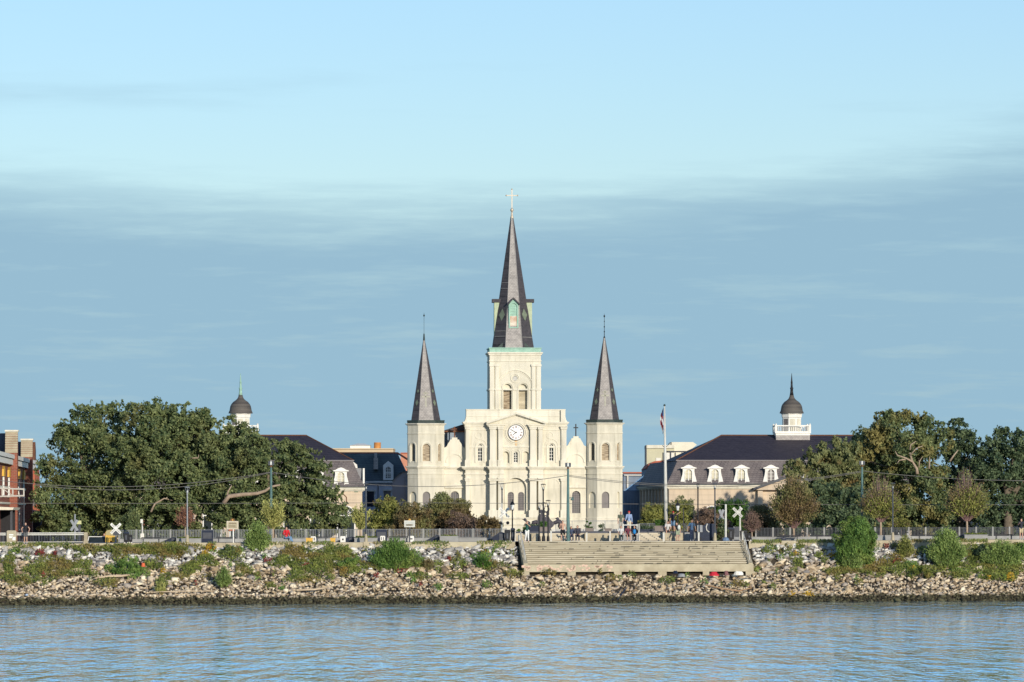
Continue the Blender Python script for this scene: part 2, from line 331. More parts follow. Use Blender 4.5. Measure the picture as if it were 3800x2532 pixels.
def crown_points(lobes, sub=0.34, dens=9.0, leaf=0.16, loose=0.5, nsub=1.0, inner=0.12, gap=-0.28, wl=None):
    """lobes (x,y,z,r): ragged twig clusters on each lobe's shell, leaves in each cluster, irregular gaps between them"""
    Cs, Ns = [], []
    for (x, y, z, r) in lobes:
        k = max(5, int(17*nsub*(1+r*0.25)))
        u = rng.normal(size=(k, 3)); u /= np.linalg.norm(u, axis=1, keepdims=True)
        bc = np.array([x, y, z])+u*r*rng.uniform(0.5, 1.0, (k, 1))
        br = r*sub*rng.uniform(0.45, 1.35, k)
        for c, q, uu in zip(bc, br, u):
            n = int(dens*4*pi*q*q/(leaf*leaf*4)*0.6)+4
            w = rng.normal(size=(n, 3))+uu*0.6; w /= np.linalg.norm(w, axis=1, keepdims=True)
            keep = (w[:, 1] < 0.45) | (rng.random(n) < 0.3); w = w[keep]
            ax = uu+np.array([0, 0, 0.5])+rng.normal(size=3)*0.4; ax /= np.linalg.norm(ax); st = rng.uniform(0.1, 0.9)
            off = w*q*rng.uniform(0.45, 1.1, (len(w), 1))**0.8; off += ax*(off@ax)[:, None]*st
            Cs.append(c+off*np.array([1.0, 1.0, 0.85])); Ns.append(w+rng.normal(size=w.shape)*loose)
        for _ in range(int(9*nsub*(1+r*.3))):            # ragged sprigs beyond the shell
            uu = rng.normal(size=3); uu[1] = -abs(uu[1])*.6; uu /= np.linalg.norm(uu); n = int(dens*r*r*1.6/(leaf*leaf*60))+5
            t = rng.uniform(.85, 1.28, (n, 1)); Cs.append(np.array([x, y, z])+uu*r*t+rng.normal(size=(n, 3))*r*.07*(1.5-t)*2); Ns.append(rng.normal(size=(n, 3)))
        n = int(inner*dens*4*pi*r*r/(leaf*leaf*4)*0.5)
        w = rng.normal(size=(n, 3)); w /= np.linalg.norm(w, axis=1, keepdims=True)
        Cs.append(np.array([x, y, z])+w*r*rng.uniform(0.1, 0.55, (n, 1))); Ns.append(w+rng.normal(size=w.shape)*loose)
    C = np.concatenate(Cs); Nn = np.concatenate(Ns); wl = wl or max(.5, 0.85*max(l[3] for l in lobes))
    sd = int(abs(lobes[0][0])*100) % 997; keep = fnoise(C, wl, sd)+0.55*fnoise(C, wl*.3, sd+1)+rng.normal(size=len(C))*0.15 > gap
    return C[keep], Nn[keep]
def tree(name, label, cat, Y, lobes_px, m, base_px, base_z, leaf=0.17, dens=1.0, group=None, trunk_r=0.35, sub=0.34, loose=0.5, limbs=(), bark='bark', thick=0.9, trunk_top=None, nsub=1.0, inner=0.12, zs=1.0, up=0.0, aspect=0.6):
    bx = (base_px-CX)*Y/F; root = empty(name, (bx, Y, base_z), label, cat, group)
    L = []
    for (px, py, rp) in lobes_px:
        p = P(px, py, Y); r = rp*Y/F
        L.append((p.x-bx, random.uniform(-1, 1)*r*thick, p.z-base_z, r))
    C, Nn = crown_points(L, sub, 9.0*dens, leaf, loose, nsub, inner)
    leaves('crown', C, Nn, leaf, m, root, up=up, aspect=aspect)
    mb = MB(); cz = sum(l[2] for l in L)/len(L) if trunk_top is None else trunk_top
    mb.tube([(0, 0, -0.2), (0.05, 0, cz*0.35), (-0.05, 0, cz*0.7), (0, 0, cz)], [trunk_r*1.25, trunk_r, trunk_r*0.8, trunk_r*0.4], 8)
    for l in random.sample(L, min(len(L), 7)):
        s0 = Vector((0, 0, cz*random.uniform(0.45, 0.8))); e0 = Vector((l[0], l[1]*0.6, l[2]))
        mid = (s0+e0)/2+Vector((random.uniform(-.3, .3), 0, 0.1*l[3]))
        mb.tube([s0, mid, e0], [trunk_r*0.45, trunk_r*0.3, trunk_r*0.1], 6)
    mb.build('trunk', M[bark], root, smooth=True)
    for lb in limbs:                                   # limbs seen in gaps of the crown
        q = MB(); n = len(lb[0])
        q.tube([P(a, b, Y-lb[2])-Vector((bx, Y, base_z)) for a, b in lb[0]], [lb[1]*(1-0.65*i/(n-1)) for i in range(n)], 7)
        q.build('limb', M['bark_pale'], root, smooth=True)
    return root
def bush(label, c, rx, rz, m, name='bush', cat='shrub', leaf=0.09, dens=1.0, group=None, ry=None, up=0.6, sub=0.4, k=7, aspect=0.4):
    """c = ground point; a mound of several lobes"""
    root = empty(name, c, label, cat, group); ry = ry or rx*0.7; L = []
    for i in range(k):
        a = random.uniform(-1, 1); t = random.random()
        q = rz*random.uniform(0.24, 0.42)
        L.append((a*max(rx-q, 0.05)*(1-0.45*t), random.uniform(-1, 1)*ry*0.6, q*0.6+t*max(2*rz-1.7*q, 0.05)*(1-0.35*a*a), q))
    C, Nn = crown_points(L, sub, 8.0*dens, leaf, 0.7, 0.7, 0.3)
    leaves('foliage', C, Nn, leaf, m, root, aspect=aspect, up=up)
    mb = MB()
    for l in L[:5]: mb.tube([(l[0]*0.15, 0, -0.1), (l[0]*0.6, l[1]*0.5, l[2]*0.5), (l[0], l[1], l[2])], [0.035, 0.025, 0.01], 5)
    mb.build('stem', M['bark'], root)
    return root

def frond_points(n, w, h, z0, spread=1.0, ry=0.7, leafstep=0.05, jit=0.05, tmin=0.2, bare=None, droop=0.12, basew=0.12, flat=0.5):
    """leaves set along stems that fan out from the base"""
    C, T, stems = [], [], []
    for _ in range(n):
        a = rng.uniform(-1, 1); b = rng.uniform(-1, 1)
        top = h*(1-flat*a*a)*rng.uniform(0.55, 1.04) if rng.random() < .75 else h*rng.uniform(.2, .6)
        s0 = np.array([a*w*basew, b*w*ry*basew, z0+rng.uniform(0, .06)*h]); e = np.array([a*w*spread*rng.uniform(.6, 1.05), b*w*ry, z0+top]); m = s0*.45+e*.55+np.array([-a*w*.16, 0, top*droop])
        L = np.linalg.norm(e-s0); k = max(4, int(L/leafstep)); t = rng.uniform(tmin, 1, k)[:, None]
        if bare: t = t[(rng.random(k) < bare((s0[2]+(e[2]-s0[2])*t[:, 0]-z0)/h))]
        p = (1-t)**2*s0+2*t*(1-t)*m+t*t*e; C.append(p+rng.normal(size=p.shape)*jit*(0.6+t)); d = (e-s0)/max(L, .01); T.append(np.repeat(d[None], len(p), 0)); stems.append((s0, m, e))
    return np.concatenate(C), np.concatenate(T), stems
def frond_leaves(name, C, T, size, m, parent, aspect=0.35):
    n = len(C); t = T+rng.normal(size=(n, 3))*0.55; t /= np.linalg.norm(t, axis=1, keepdims=True)
    nn = rng.normal(size=(n, 3))+np.array([0, -.6, .4]); b = np.cross(nn, t); b /= np.linalg.norm(b, axis=1, keepdims=True); s = size*rng.uniform(.6, 1.4, (n, 1))
    V = np.stack([C-t*s, C+b*s*aspect, C+t*s, C-b*s*aspect], 1).reshape(-1, 3)
    me = bpy.data.meshes.new(name); me.vertices.add(4*n); me.vertices.foreach_set('co', V.astype(np.float32).ravel()); me.loops.add(4*n); me.loops.foreach_set('vertex_index', np.arange(4*n, dtype=np.int32))
    me.polygons.add(n); me.polygons.foreach_set('loop_start', np.arange(0, 4*n, 4, dtype=np.int32)); me.update(calc_edges=True); me.validate(); me.materials.append(m)
    o = bpy.data.objects.new(name, me); col.objects.link(o); o.parent = parent; return o
def frondbush(label, c, w, h, m, n=170, leaf=.075, name='bush', **k):
    root = empty(name, c, label, 'shrub'); C, T, st = frond_points(n, w, h, 0, **k); frond_leaves('foliage', C, T, leaf, m, root)
    mb = MB()
    for s0, m_, e in st[:26]: mb.tube([tuple(s0-np.array([0, 0, .1])), tuple(s0*.25+m_*.5+e*.25), tuple(e)], [.022, .014, .005], 4)
    mb.build('stem', M['bark'], root); return root
# ================================================================ cathedral
S = F/660.0; BZ = 3.8
def lx(px): return (px-1913)/S
def lz(py): return EYE-(py-HY)/S-BZ
cath = empty('cathedral', ((1913-CX)/S, 660, BZ), 'cream cathedral with a clock, three slate spires and a cross on the tallest', 'cathedral', rz=R(3))
def sub(mb, name, m, par=None, **k): return mb.build(name, M[m] if isinstance(m, str) else m, par or cath, **k)
Ux = (1, 0, 0); Ny = (0, 1, 0)
def rect(a, b, c, d): return [(a, c), (b, c), (b, d), (a, d)]
X = lx; Z = lz
def cornice(x0, x1, yf, yb, pys, outs, name='cornice', m='cream2', par=None, end=True):
    """stack of mouldings: pys from top to bottom, outs = projections"""
    mb = MB()
    for (a, b), o in zip(zip(pys, pys[1:]), outs):
        mb.box(x0-(o if end else 0), x1+(o if end else 0), yf-o, yb, Z(b), Z(a))
    return sub(mb, name, m, par)
# --- nave
mb = MB(); mb.box(X(1664), X(1990), 2.6, 42, 0, Z(1603))
for k in range(9): mb.box(X(1664)-0.25, X(1664), 4+4.2*k, 4.9+4.2*k, 0, Z(1612))
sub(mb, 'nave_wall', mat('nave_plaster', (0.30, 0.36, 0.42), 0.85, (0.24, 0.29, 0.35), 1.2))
mb = MB(); xr = (X(1664)+X(1990))/2
mb.loft([[(X(1664)-0.5, 2.5, Z(1597)), (X(1990)+0.4, 2.5, Z(1597)), (xr, 2.5, Z(1540))], [(X(1664)-0.5, 42.5, Z(1597)), (X(1990)+0.4, 42.5, Z(1597)), (xr, 42.5, Z(1540))]])
sub(mb, 'nave_roof', 'slate_side')
mb = MB(); mb.box(X(1664)-0.7, X(1727), 2.3, 42, Z(1603), Z(1598)); sub(mb, 'gutter', 'rust')
# --- main front, two storeys
zt, zm, zb = Z(1580), Z(1736), 0
wl = arch(X(1781.5), Z(1712), Z(1649), 7.2/S); wr = arch(X(2046.5), Z(1711), Z(1648), 7.2/S)
mb = MB()
mb.plate((0, 0, 0), Ux, Ny, rect(X(1727), X(1815), zm, zt), [wl], 0.45)
mb.plate((0, 0, 0), Ux, Ny, rect(X(2012), X(2102), zm, zt), [wr], 0.45)
mb.plate((0, 0, 0), Ux, Ny, rect(X(1727), X(1815), 0, zm), [], 0.45)
mb.plate((0, 0, 0), Ux, Ny, rect(X(2012), X(2102), 0, zm), [], 0.45)
mb.box(X(1727), X(1815), 0.46, 2.6, 0, zt); mb.box(X(2012), X(2102), 0.46, 2.6, 0, zt); mb.box(X(1815), X(2012), 0.46, 2.6, 0, zt)
sub(mb, 'front_wall', 'cream')
# --- projecting central bay
yb = -0.45
niches = [arch(X(1876.5), Z(1719), Z(1676), 12/S), arch(X(1913.5), Z(1717), Z(1677), 7/S), arch(X(1950.5), Z(1719), Z(1676), 12/S)]
big = arch(X(1913.5), Z(1908), Z(1772), 38/S, 18)
mb = MB()
mb.plate((0, yb, 0), Ux, Ny, rect(X(1815), X(2012), zm, Z(1573)), niches, 0.4)
mb.plate((0, yb, 0), Ux, Ny, rect(X(1815), X(2012), 0, zm), [big], 0.4)
mb.plate((0, yb+0.4, 0), Ux, Ny, rect(X(1815), X(2012), 0, Z(1573)), [niches[1], arch(X(1895.5), Z(1895), Z(1826), 11.5/S), arch(X(1933.5), Z(1895), Z(1826), 11.5/S)], 0.2)
sub(mb, 'central_bay', 'cream')
def windowpart(cx, pb, pt, hw, y, m='glass', cols=2, rows=5, par=None, mun=True, name='window', bars='white'):
    mb = MB(); poly = arch(X(cx), Z(pb), Z(pt), hw/S); mb.panel((0, y, 0), Ux, Ny, poly, 0)
    mb.panel((0, y+0.02, 0), Ux, Ny, poly, 0)
    w = sub(mb, name, m, par)
    if mun:
        q = MB(); x0, x1, z0, z1 = X(cx)-hw/S, X(cx)+hw/S, Z(pb), Z(pt)
        for i in range(1, cols+1):
            e_ = .03 if bars == 'white' else .014; xx = x0+(x1-x0)*i/(cols+1); q.box(xx-e_, xx+e_, y-0.05, y-0.01, z0, z1-0.1)
        for j in range(0, rows+1):
            zz = z0+(z1-hw/S*0.6-z0)*j/rows; q.box(x0, x1, y-0.055, y-0.012, zz, zz+(.06 if bars == 'white' else .025))
        sub(q, 'glazing_bar', bars, w)
    return w
windowpart(1781.5, 1712, 1649, 7.2, 0.3, cols=1); windowpart(2046.5, 1711, 1648, 7.2, 0.3, cols=1)
windowpart(1913.5, 1717, 1677, 7, -0.15, cols=1, rows=4)
for c in (1895.5, 1933.5): windowpart(c, 1895, 1826, 11.5, 0.05, 'glass_grey', cols=3, rows=9, bars='greydark')
mb = MM()
for cx, pb, pt, w in ((1781.5, 1718, 1641, 15), (2046.5, 1717, 1640, 15)):
    archring(mb, X(cx), Z(pb), Z(pt+5), w/S, 4/S, -0.12, 0.0)
    archring(mb, X(cx), Z(1690), Z(pt-9), (w+8)/S, 2/S, -0.06, 0.0)
ring(mb, X(1775), Z(1617), 11/S, 1.8/S, -0.06, 0); ring(mb, X(2040), Z(1616), 11/S, 1.8/S, -0.06, 0)
archring(mb, X(1777), Z(1905), Z(1777), 29/S, 2/S, -0.05, 0.0); archring(mb, X(2048), Z(1905), Z(1777), 29/S, 2/S, -0.05, 0.0)
for c in (1876.5, 1913.5, 1950.5): archring(mb, X(c), Z(1722), Z(1669), 14.6/S, 2/S, yb-0.07, yb)
archring(mb, X(1913.5), Z(1908), Z(1774), 39/S, 3/S, yb-0.1, yb, 18)
ring(mb, X(1914), Z(1605.6), 36/S, 2.5/S, yb-0.1, yb); ring(mb, X(1914), Z(1605.6), 42/S, 1.5/S, yb-0.06, yb)
sub(mb, 'moulding', 'cream2')
# pilasters of the two storeys
def pilaster(x0, x1, pt, pb, y0, y1, capk=1.0):
    mb = MB(); a, b = X(x0), X(x1); t = Z(pt); bo = Z(pb); h = t-bo
    mb.box(a, b, y0, y1, bo, t); e = 0.09*capk
    mb.box(a-e, b+e, y0-e, y1, t-0.35, t-0.1); mb.box(a-e*1.7, b+e*1.7, y0-e*1.7, y1, t-0.1, t+0.003)
    mb.box(a-e*1.2, b+e*1.2, y0-e*1.2, y1, bo-0.003, bo+0.9)
    sub(mb, 'pilaster', 'cream2')
for a, b in ((1817, 1839), (1848, 1865), (1966, 1988), (1997, 2012)):
    pilaster(a, b, 1583, 1735, yb-0.42, yb); pilaster(a-1, b+1, 1775, 1921, yb-0.75, yb, 1.3)
for a, b in ((1728, 1742), (2083, 2102)):
    pilaster(a, b, 1583, 1735, -0.3, 0); pilaster(a, b, 1775, 1921, -0.35, 0)
# belt courses, entablatures
cornice(X(1727), X(2102), 0, 2.6, (1566, 1571, 1575, 1581), (0.32, 0.22, 0.1))
cornice(X(1727), X(2102), 0, 1.0, (1594, 1597), (0.07,), 'string_course')
cornice(X(1815), X(2012), yb, 0.4, (1594, 1597), (0.07,), 'string_course')
cornice(X(1728), X(2101), 0, 1.0, (1655, 1662), (0.05,), 'string_course')
cornice(X(1866), X(1965), yb, 0.3, (1655, 1662), (0.09,), 'string_course', end=False)
cornice(X(1727), X(2102), 0, 2.6, (1731, 1735, 1739, 1743), (0.5, 0.4, 0.22))
cornice(X(1727), X(2102), 0, 1.0, (1756, 1762), (0.1,), 'string_course')
cornice(X(1813), X(2014), yb, 0.3, (1731.3, 1735, 1739, 1743), (0.42, 0.34, 0.18))
for a, b in ((1815, 1868), (1964, 2014)):
    cornice(X(a), X(b), yb-0.55, yb, (1731.6, 1735, 1739, 1743, 1757, 1761, 1775), (0.3, 0.22, 0.1, 0.0, 0.08, 0.02), 'entablature')
cornice(X(1727), X(2102), 0, 0.6, (1810, 1812), (0.03,), 'string_course')
cornice(X(1725), X(2104), -0.1, 1.2, (1921, 1926, 1944, 1949, 2009), (0.45, 0.35, 0.5, 0.42), 'plinth', 'cream')
cornice(X(1813), X(2014), -0.62, 0, (1920, 1926, 1944, 1949, 2009), (0.65, 0.5, 0.7, 0.6), 'plinth', 'cream')
# attic parapet with sloped flares
mb = MB()
mb.prism([(X(1730), Z(1566)), (X(2098), Z(1566)), (X(2098), Z(1521)), (X(1730), Z(1521))], 0.0, 1.6)
mb.prism([(X(1722), Z(1566.5)), (X(1735), Z(1566.5)), (X(1735), Z(1540)), (X(1729), Z(1548)), (X(1727), Z(1558))], 0.02, 1.55)
mb.prism([(X(2093), Z(1566.5)), (X(2107), Z(1566.5)), (X(2101), Z(1558)), (X(2099), Z(1548)), (X(2093), Z(1540))], 0.02, 1.55)
mb.box(X(1728.5), X(2099.5), -0.08, 1.7, Z(1522), Z(1519)); mb.box(X(1730), X(2098), -0.05, 0.05, Z(1546), Z(1544))
mb.box(X(2081), X(2098), -0.35, 0.0, Z(1566), Z(1522))
sub(mb, 'parapet', 'cream2')
# pediment with raking cornice
mb = MB(); y0 = yb-0.05
mb.prism([(X(1812), Z(1573)), (X(2014), Z(1573)), (X(1914), Z(1537))], y0, 0.6)
sub(mb, 'pediment', 'cream')
mb = MB(); th = 8
for xa, xb in ((1804, 1914), (2024, 1914)):
    mb.prism([(X(xa), Z(1574)), (X(xb), Z(1538)), (X(xb), Z(1530)), (X(xa), Z(1574-th))], y0-0.5, 0.55)
    mb.prism([(X(xa), Z(1576)), (X(xb), Z(1541.5)), (X(xb), Z(1538)), (X(xa), Z(1573.5))], y0-0.28, 0.5)
sub(mb, 'raking_cornice', 'cream2')
for a, b in ((1811, 1868), (1962, 2018)):
    cornice(X(a), X(b), yb-0.35, yb, (1575.5, 1579, 1583), (0.22, 0.1), 'entablature')
# clock
ck = empty('clock', (X(1914), yb-0.02, Z(1605.6)), None, None); ck.parent = cath
mb = MB(); mb.prism(circ(0, 0, 27.5/S, 32), -0.06, 0.02); sub(mb, 'clock_face', 'clock_white', ck)
mb = MB(); ring(mb, 0, 0, 27.5/S, 2.4/S, -0.12, 0.02, 32); sub(mb, 'clock_rim', 'greydark', ck)
NUM = ['XII','I','II','III','IIII','V','VI','VII','VIII','IX','X','XI']
def stroke(mb, a, b, w, y0, y1, fr):
    O, ux, uz = fr; a = Vector(a); b = Vector(b); d = (b-a).normalized(); n = Vector((-d.y, d.x))*w
    q = [a+n, b+n, b-n, a-n]; q = [O+ux*p.x+uz*p.y for p in q]
    mb.add([(p.x, y0, p.y) for p in q]+[(p.x, y1, p.y) for p in q], [(0,1,2,3), (4,7,6,5), (0,4,5,1), (1,5,6,2), (2,6,7,3), (3,7,4,0)])
for i, s in enumerate(NUM):
    mb = MB()
    a = pi/2-i*pi/6; rr = 20.5/S; O = Vector((rr*cos(a), rr*sin(a))); uz = Vector((cos(a), sin(a))); ux = Vector((sin(a), -cos(a)))
    W = {'I': 0.06, 'V': 0.13, 'X': 0.13}; tot = sum(W[c] for c in s); x = -tot/2; h = 0.11
    for c in s:
        w = W[c]
        if c == 'I': stroke(mb, (x+w/2, -h), (x+w/2, h), 0.018, -0.08, -0.05, (O, ux, uz))
        if c == 'V': stroke(mb, (x+0.01, h), (x+w/2, -h), 0.018, -0.08, -0.05, (O, ux, uz)); stroke(mb, (x+w-0.01, h), (x+w/2, -h), 0.01, -0.08, -0.05, (O, ux, uz))
        if c == 'X': stroke(mb, (x+0.01, h), (x+w-0.01, -h), 0.018, -0.08, -0.05, (O, ux, uz)); stroke(mb, (x+w-0.01, h), (x+0.01, -h), 0.01, -0.08, -0.05, (O, ux, uz))
        x += w
    sub(mb, 'numeral', plain('numeral_bronze', (0.20, 0.10, 0.07)), ck)
for nm, ln, ang, w in (('minute_hand', 0.70, 150, 0.028), ('hour_hand', 0.46, 219, 0.036)):
    mb = MB(); a = R(ang); stroke(mb, (-0.12*cos(a), -0.12*sin(a)), (ln*cos(a), ln*sin(a)), w, -0.12, -0.09, (Vector((0, 0)), Vector((1, 0)), Vector((0, 1)))); sub(mb, nm, 'black', ck)
mb = MB(); mb.prism([(-0.16, -0.96), (0.16, -0.96), (0.13, -1.5), (0.02, -1.75), (-0.12, -1.45)], -0.004, 0.0)
sub(mb, 'rust_stain', mat('rust_streak', (0.62, 0.33, 0.14), 0.9, (0.75, 0.6, 0.35), 2.0), ck)
# --- bell tower
bt = empty('bell_tower', (0, 0, 0), None, None); bt.parent = cath
x0, x1, ty, tb = X(1817.5), X(2008), 0.35, 6.2
l1 = arch(X(1883.5), Z(1520), Z(1425), 15.5/S); l2 = arch(X(1941.5), Z(1520), Z(1425), 15.5/S); oc = circ(X(1912), Z(1404), 9/S, 18)
mb = MB(); mb.plate((0, ty, 0), Ux, Ny, rect(x0, x1, Z(1560), Z(1310)), [l1, l2, oc], 0.4)
mb.plate((0, ty+0.4, 0), Ux, Ny, rect(x0, x1, Z(1560), Z(1310)), [rect(X(1869.5), X(1898.5), Z(1519), Z(1443)), rect(X(1927), X(1956), Z(1519), Z(1443)), oc], 0.3)
mb.box(x0, x0+0.4, ty+0.02, tb, Z(1560), Z(1310)); mb.box(x1-0.4, x1, ty+0.02, tb, Z(1560), Z(1310)); mb.box(x0, x1, tb-0.4, tb, Z(1560), Z(1310))
sub(mb, 'tower_wall', 'cream', bt)
for c in (1884, 1941.5):
    mb = MB(); mb.box(X(c-14.5), X(c+14.5), ty+0.6, ty+0.7, Z(1519), Z(1443))
    for k in range(17): mb.box(X(c-14.5), X(c+14.5), ty+0.52, ty+0.62, Z(1518-4.5*k), Z(1518-4.5*k)+0.05)
    sub(mb, 'louvre', 'louvre' if c < 1900 else mat('pale_louvre_wood', (0.62, 0.56, 0.42), 0.85, (0.42, 0.37, 0.26), 1.2, stretch=(0.3, .5, 2.5)), bt)
mb = MB(); mb.panel((0, ty+0.12, 0), Ux, Ny, oc, 0); sub(mb, 'round_window', 'glass', bt)
mb = MB()
for k in (-4, 0, 4): mb.box(X(1912+k)-0.03, X(1912+k)+0.03, ty+0.05, ty+0.1, Z(1413), Z(1395)); mb.box(X(1903), X(1921), ty+0.04, ty+0.09, Z(1404+k)-0.03, Z(1404+k)+0.03)
sub(mb, 'glazing_bar', 'white', bt)
mb = MM()
for c in (1883.5, 1941.5): archring(mb, X(c), Z(1520), Z(1421), 19/S, 2.6/S, ty-0.1, ty); archring(mb, X(c), Z(1520), Z(1425), 15.7/S, 1.5/S, ty-0.04, ty)
archring(mb, X(1912), Z(1440), Z(1375), 66/S, 3/S, ty-0.12, ty, 22); archring(mb, X(1912), Z(1440), Z(1380), 62/S, 2/S, ty-0.05, ty, 22)
ring(mb, X(1912), Z(1404), 14/S, 2.5/S, ty-0.08, ty); ring(mb, X(1912), Z(1404), 9.2/S, 2/S, ty-0.04, ty)
sub(mb, 'moulding', 'cream2', bt)
for a, b in ((1818, 1834), (1838, 1852), (1973, 1987), (1991, 2008)):
    mb = MB(); mb.box(X(a), X(b), ty-0.18, ty, Z(1520), Z(1355)); mb.box(X(a)-.06, X(b)+.06, ty-0.26, ty, Z(1360), Z(1352)); mb.box(X(a)-.05, X(b)+.05, ty-0.24, ty, Z(1449), Z(1442))
    sub(mb, 'pilaster', 'cream2', bt)
def tcorn(a, b, pys, outs, name='cornice', m='cream2'):
    mb = MB()
    for (p, q), o in zip(zip(pys, pys[1:]), outs): mb.box(a-o, b+o, ty-o, tb+o, Z(q), Z(p))
    return sub(mb, name, m, bt)
tcorn(x0, x1, (1307, 1312, 1318), (0.24, 0.12)); tcorn(x0, x1, (1338, 1341), (0.08,), 'string_course'); tcorn(x0, x1, (1442.5, 1448.5), (0.1,), 'string_course')
tcorn(x0, x1, (1290, 1294, 1307), (0.1, 0.02), 'copper_base', 'copper')
# --- central spire
scx, scy, sw = X(1908.5), ty+(tb-ty)/2, 77/S
def octa(cx, cy, w, c, z): return [(cx-c, cy-w, z), (cx+c, cy-w, z), (cx+w, cy-c, z), (cx+w, cy+c, z), (cx+c, cy+w, z), (cx-c, cy+w, z), (cx-w, cy+c, z), (cx-w, cy-c, z)]
def spire(par, cx, cy, w, c, z0, ax, z1, frontm='slate_front', wt=0.12, name='spire'):
    lo = octa(cx, cy, w, c, z0); hi = octa(ax, cy, wt, wt*c/w, z1); mb = MB(); n0 = 7
    mb.loft([lo, hi]); o = sub(mb, name, 'slate_side', par)
    o.data.materials.append(M[frontm]); o.data.polygons[0].material_index = 1  # front face gets a paler slate than the other faces
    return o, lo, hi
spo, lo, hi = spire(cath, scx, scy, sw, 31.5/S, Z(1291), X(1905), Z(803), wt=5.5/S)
lead = plain('lead_ridge', (0.38, 0.36, 0.34))
mb = MB()
for k in (0, 1):
    for y_, in ((0,),): mb.tube([Vector(lo[k])+Vector((0, -0.01, 0)), Vector(hi[k])+Vector((0, -0.01, 0))], 0.045, 5)
def on_face(i, j, t, s_, off=0.04, lo=lo, hi=hi):
    """point on the spire face between edges i and j: t up, s_ across"""
    a = Vector(lo[i]).lerp(Vector(hi[i]), t); b = Vector(lo[j]).lerp(Vector(hi[j]), t); p = a.lerp(b, s_)
    n = (Vector(lo[j])-Vector(lo[i])).cross(Vector(hi[i])-Vector(lo[i])).normalized(); 
    return p+n*off
for t in (0.09, 0.13):
    mb.tube([on_face(7, 0, t, 0.05), on_face(7, 0, t, 0.95)], 0.035, 4)
for t in (0.083,): mb.tube([on_face(1, 2, t, 0.05), on_face(1, 2, t, 0.95)], 0.035, 4)
for t in (0.455, 0.50): mb.tube([on_face(7, 0, t, 0.05), on_face(7, 0, t, 0.95)], 0.03, 4)
sub(mb, 'lead_flashing', lead, spo)
def diamond(par, i, j, t, s_, dt, ds, lo, hi, name='slate_diamond'):
    mb = MB(); q = [on_face(i, j, t-dt, s_, .03, lo, hi), on_face(i, j, t, s_+ds, .03, lo, hi), on_face(i, j, t+dt, s_, .03, lo, hi), on_face(i, j, t, s_-ds, .03, lo, hi)]
    c = [p+(q[0]-scyv(par)).normalized()*0 for p in q]
    mb.add([tuple(p) for p in q], [(0, 1, 2, 3)]); sub(mb, name, 'diamond', par)
def scyv(p): return Vector((0, 0, 0))
diamond(spo, 7, 0, 0.255, 0.5, 0.048, 0.3, lo, hi); diamond(spo, 1, 2, 0.255, 0.5, 0.048, 0.3, lo, hi)
# spire dormers: front, left and right
def sp_dormer(front):
    d = empty('spire_dormer', (0, 0, 0), None, None); d.parent = cath
    if front:
        yf = scy-sw*0.93+0.1; cx = X(1908.5); z0, z1 = Z(1217), Z(1115)
        mb = MB(); mb.plate((0, yf, 0), Ux, Ny, [(cx-19/S, z0), (cx+17/S, z0), (cx+17/S, Z(1130)), (cx-1/S, z1+0.3), (cx-19/S, Z(1130))], [arch(cx-1/S, Z(1213), Z(1125), 13/S)], 2.0)
        sub(mb, 'dormer_frame', 'copper', d)
        mb = MB(); mb.box(cx-14/S, cx+12/S, yf+0.15, yf+0.2, Z(1172), Z(1125))
        for k in range(4): mb.box(cx-14/S, cx+12/S, yf+0.1, yf+0.17, Z(1165-10*k), Z(1163-10*k))
        sub(mb, 'shutter', 'copper', d)
        mb = MB(); mb.box(cx-14/S, cx+12/S, yf+0.12, yf+0.2, Z(1213), Z(1172)); sub(mb, 'lower_board', mat('peeling_board', (0.72, 0.66, 0.55), 0.9, (0.5, 0.3, 0.2), 1.5), d)
        mb = MB(); mb.prism([(cx-23/S, Z(1131)), (cx-1/S, Z(1109)), (cx-1/S, Z(1103)), (cx-24/S, Z(1126))], yf-0.25, yf+2.0)
        mb.prism([(cx+21/S, Z(1131)), (cx-1/S, Z(1109)), (cx-1/S, Z(1103)), (cx+22/S, Z(1126))], yf-0.25, yf+2.0); sub(mb, 'dormer_roof', 'slate_side', d)
    return d
sp_dormer(True)
for sgn in (-1, 1):
    d = empty('spire_dormer', (0, 0, 0), None, None); d.parent = cath; xo = 78/S
    a, b = sorted((scx+sgn*1.4, scx+sgn*(xo-0.25)))
    mb = MB(); mb.box(a, b, scy-0.75, scy+0.75, Z(1260 if sgn < 0 else 1248), Z(1119)); sub(mb, 'dormer_side', mat('green_dormer_boards', (0.50, 0.56, 0.38), 0.8, (0.38, 0.45, 0.30), 2), d)
    a, b = sorted((scx+sgn*1.3, scx+sgn*xo))
    mb = MB(); mb.prism([(a, Z(1120)), (b, Z(1120)), (b, Z(1107)), (a, Z(1107))], scy-0.85, scy+0.85); sub(mb, 'dormer_roof', 'slate_side', d)
mb = MB()
for (a, b) in ((-1, -40), (1, 40)):
    mb.loft([[(scx+b/S*1.0-0.75, scy-sw*0.86, Z(1290)), (scx+b/S+0.75, scy-sw*0.86, Z(1290)), (scx+b/S, scy-sw*0.86+0.05, Z(1270))], [(scx+b/S-0.5, scy-sw*0.3, Z(1290)), (scx+b/S+0.5, scy-sw*0.3, Z(1290)), (scx+b/S*0.9, scy-sw*0.3, Z(1280))]])
sub(mb, 'corner_cap', 'copper_dark')
ax = X(1905)
mb = MB(); mb.lathe(ax, scy, [(6/S, Z(808)), (6.5/S, Z(802)), (4/S, Z(795)), (3/S, Z(785)), (3/S, Z(781)), (6/S, Z(777)), (6/S, Z(772)), (3/S, Z(768)), (1.8/S, Z(764))], 12); sub(mb, 'finial', 'gold', smooth=True)
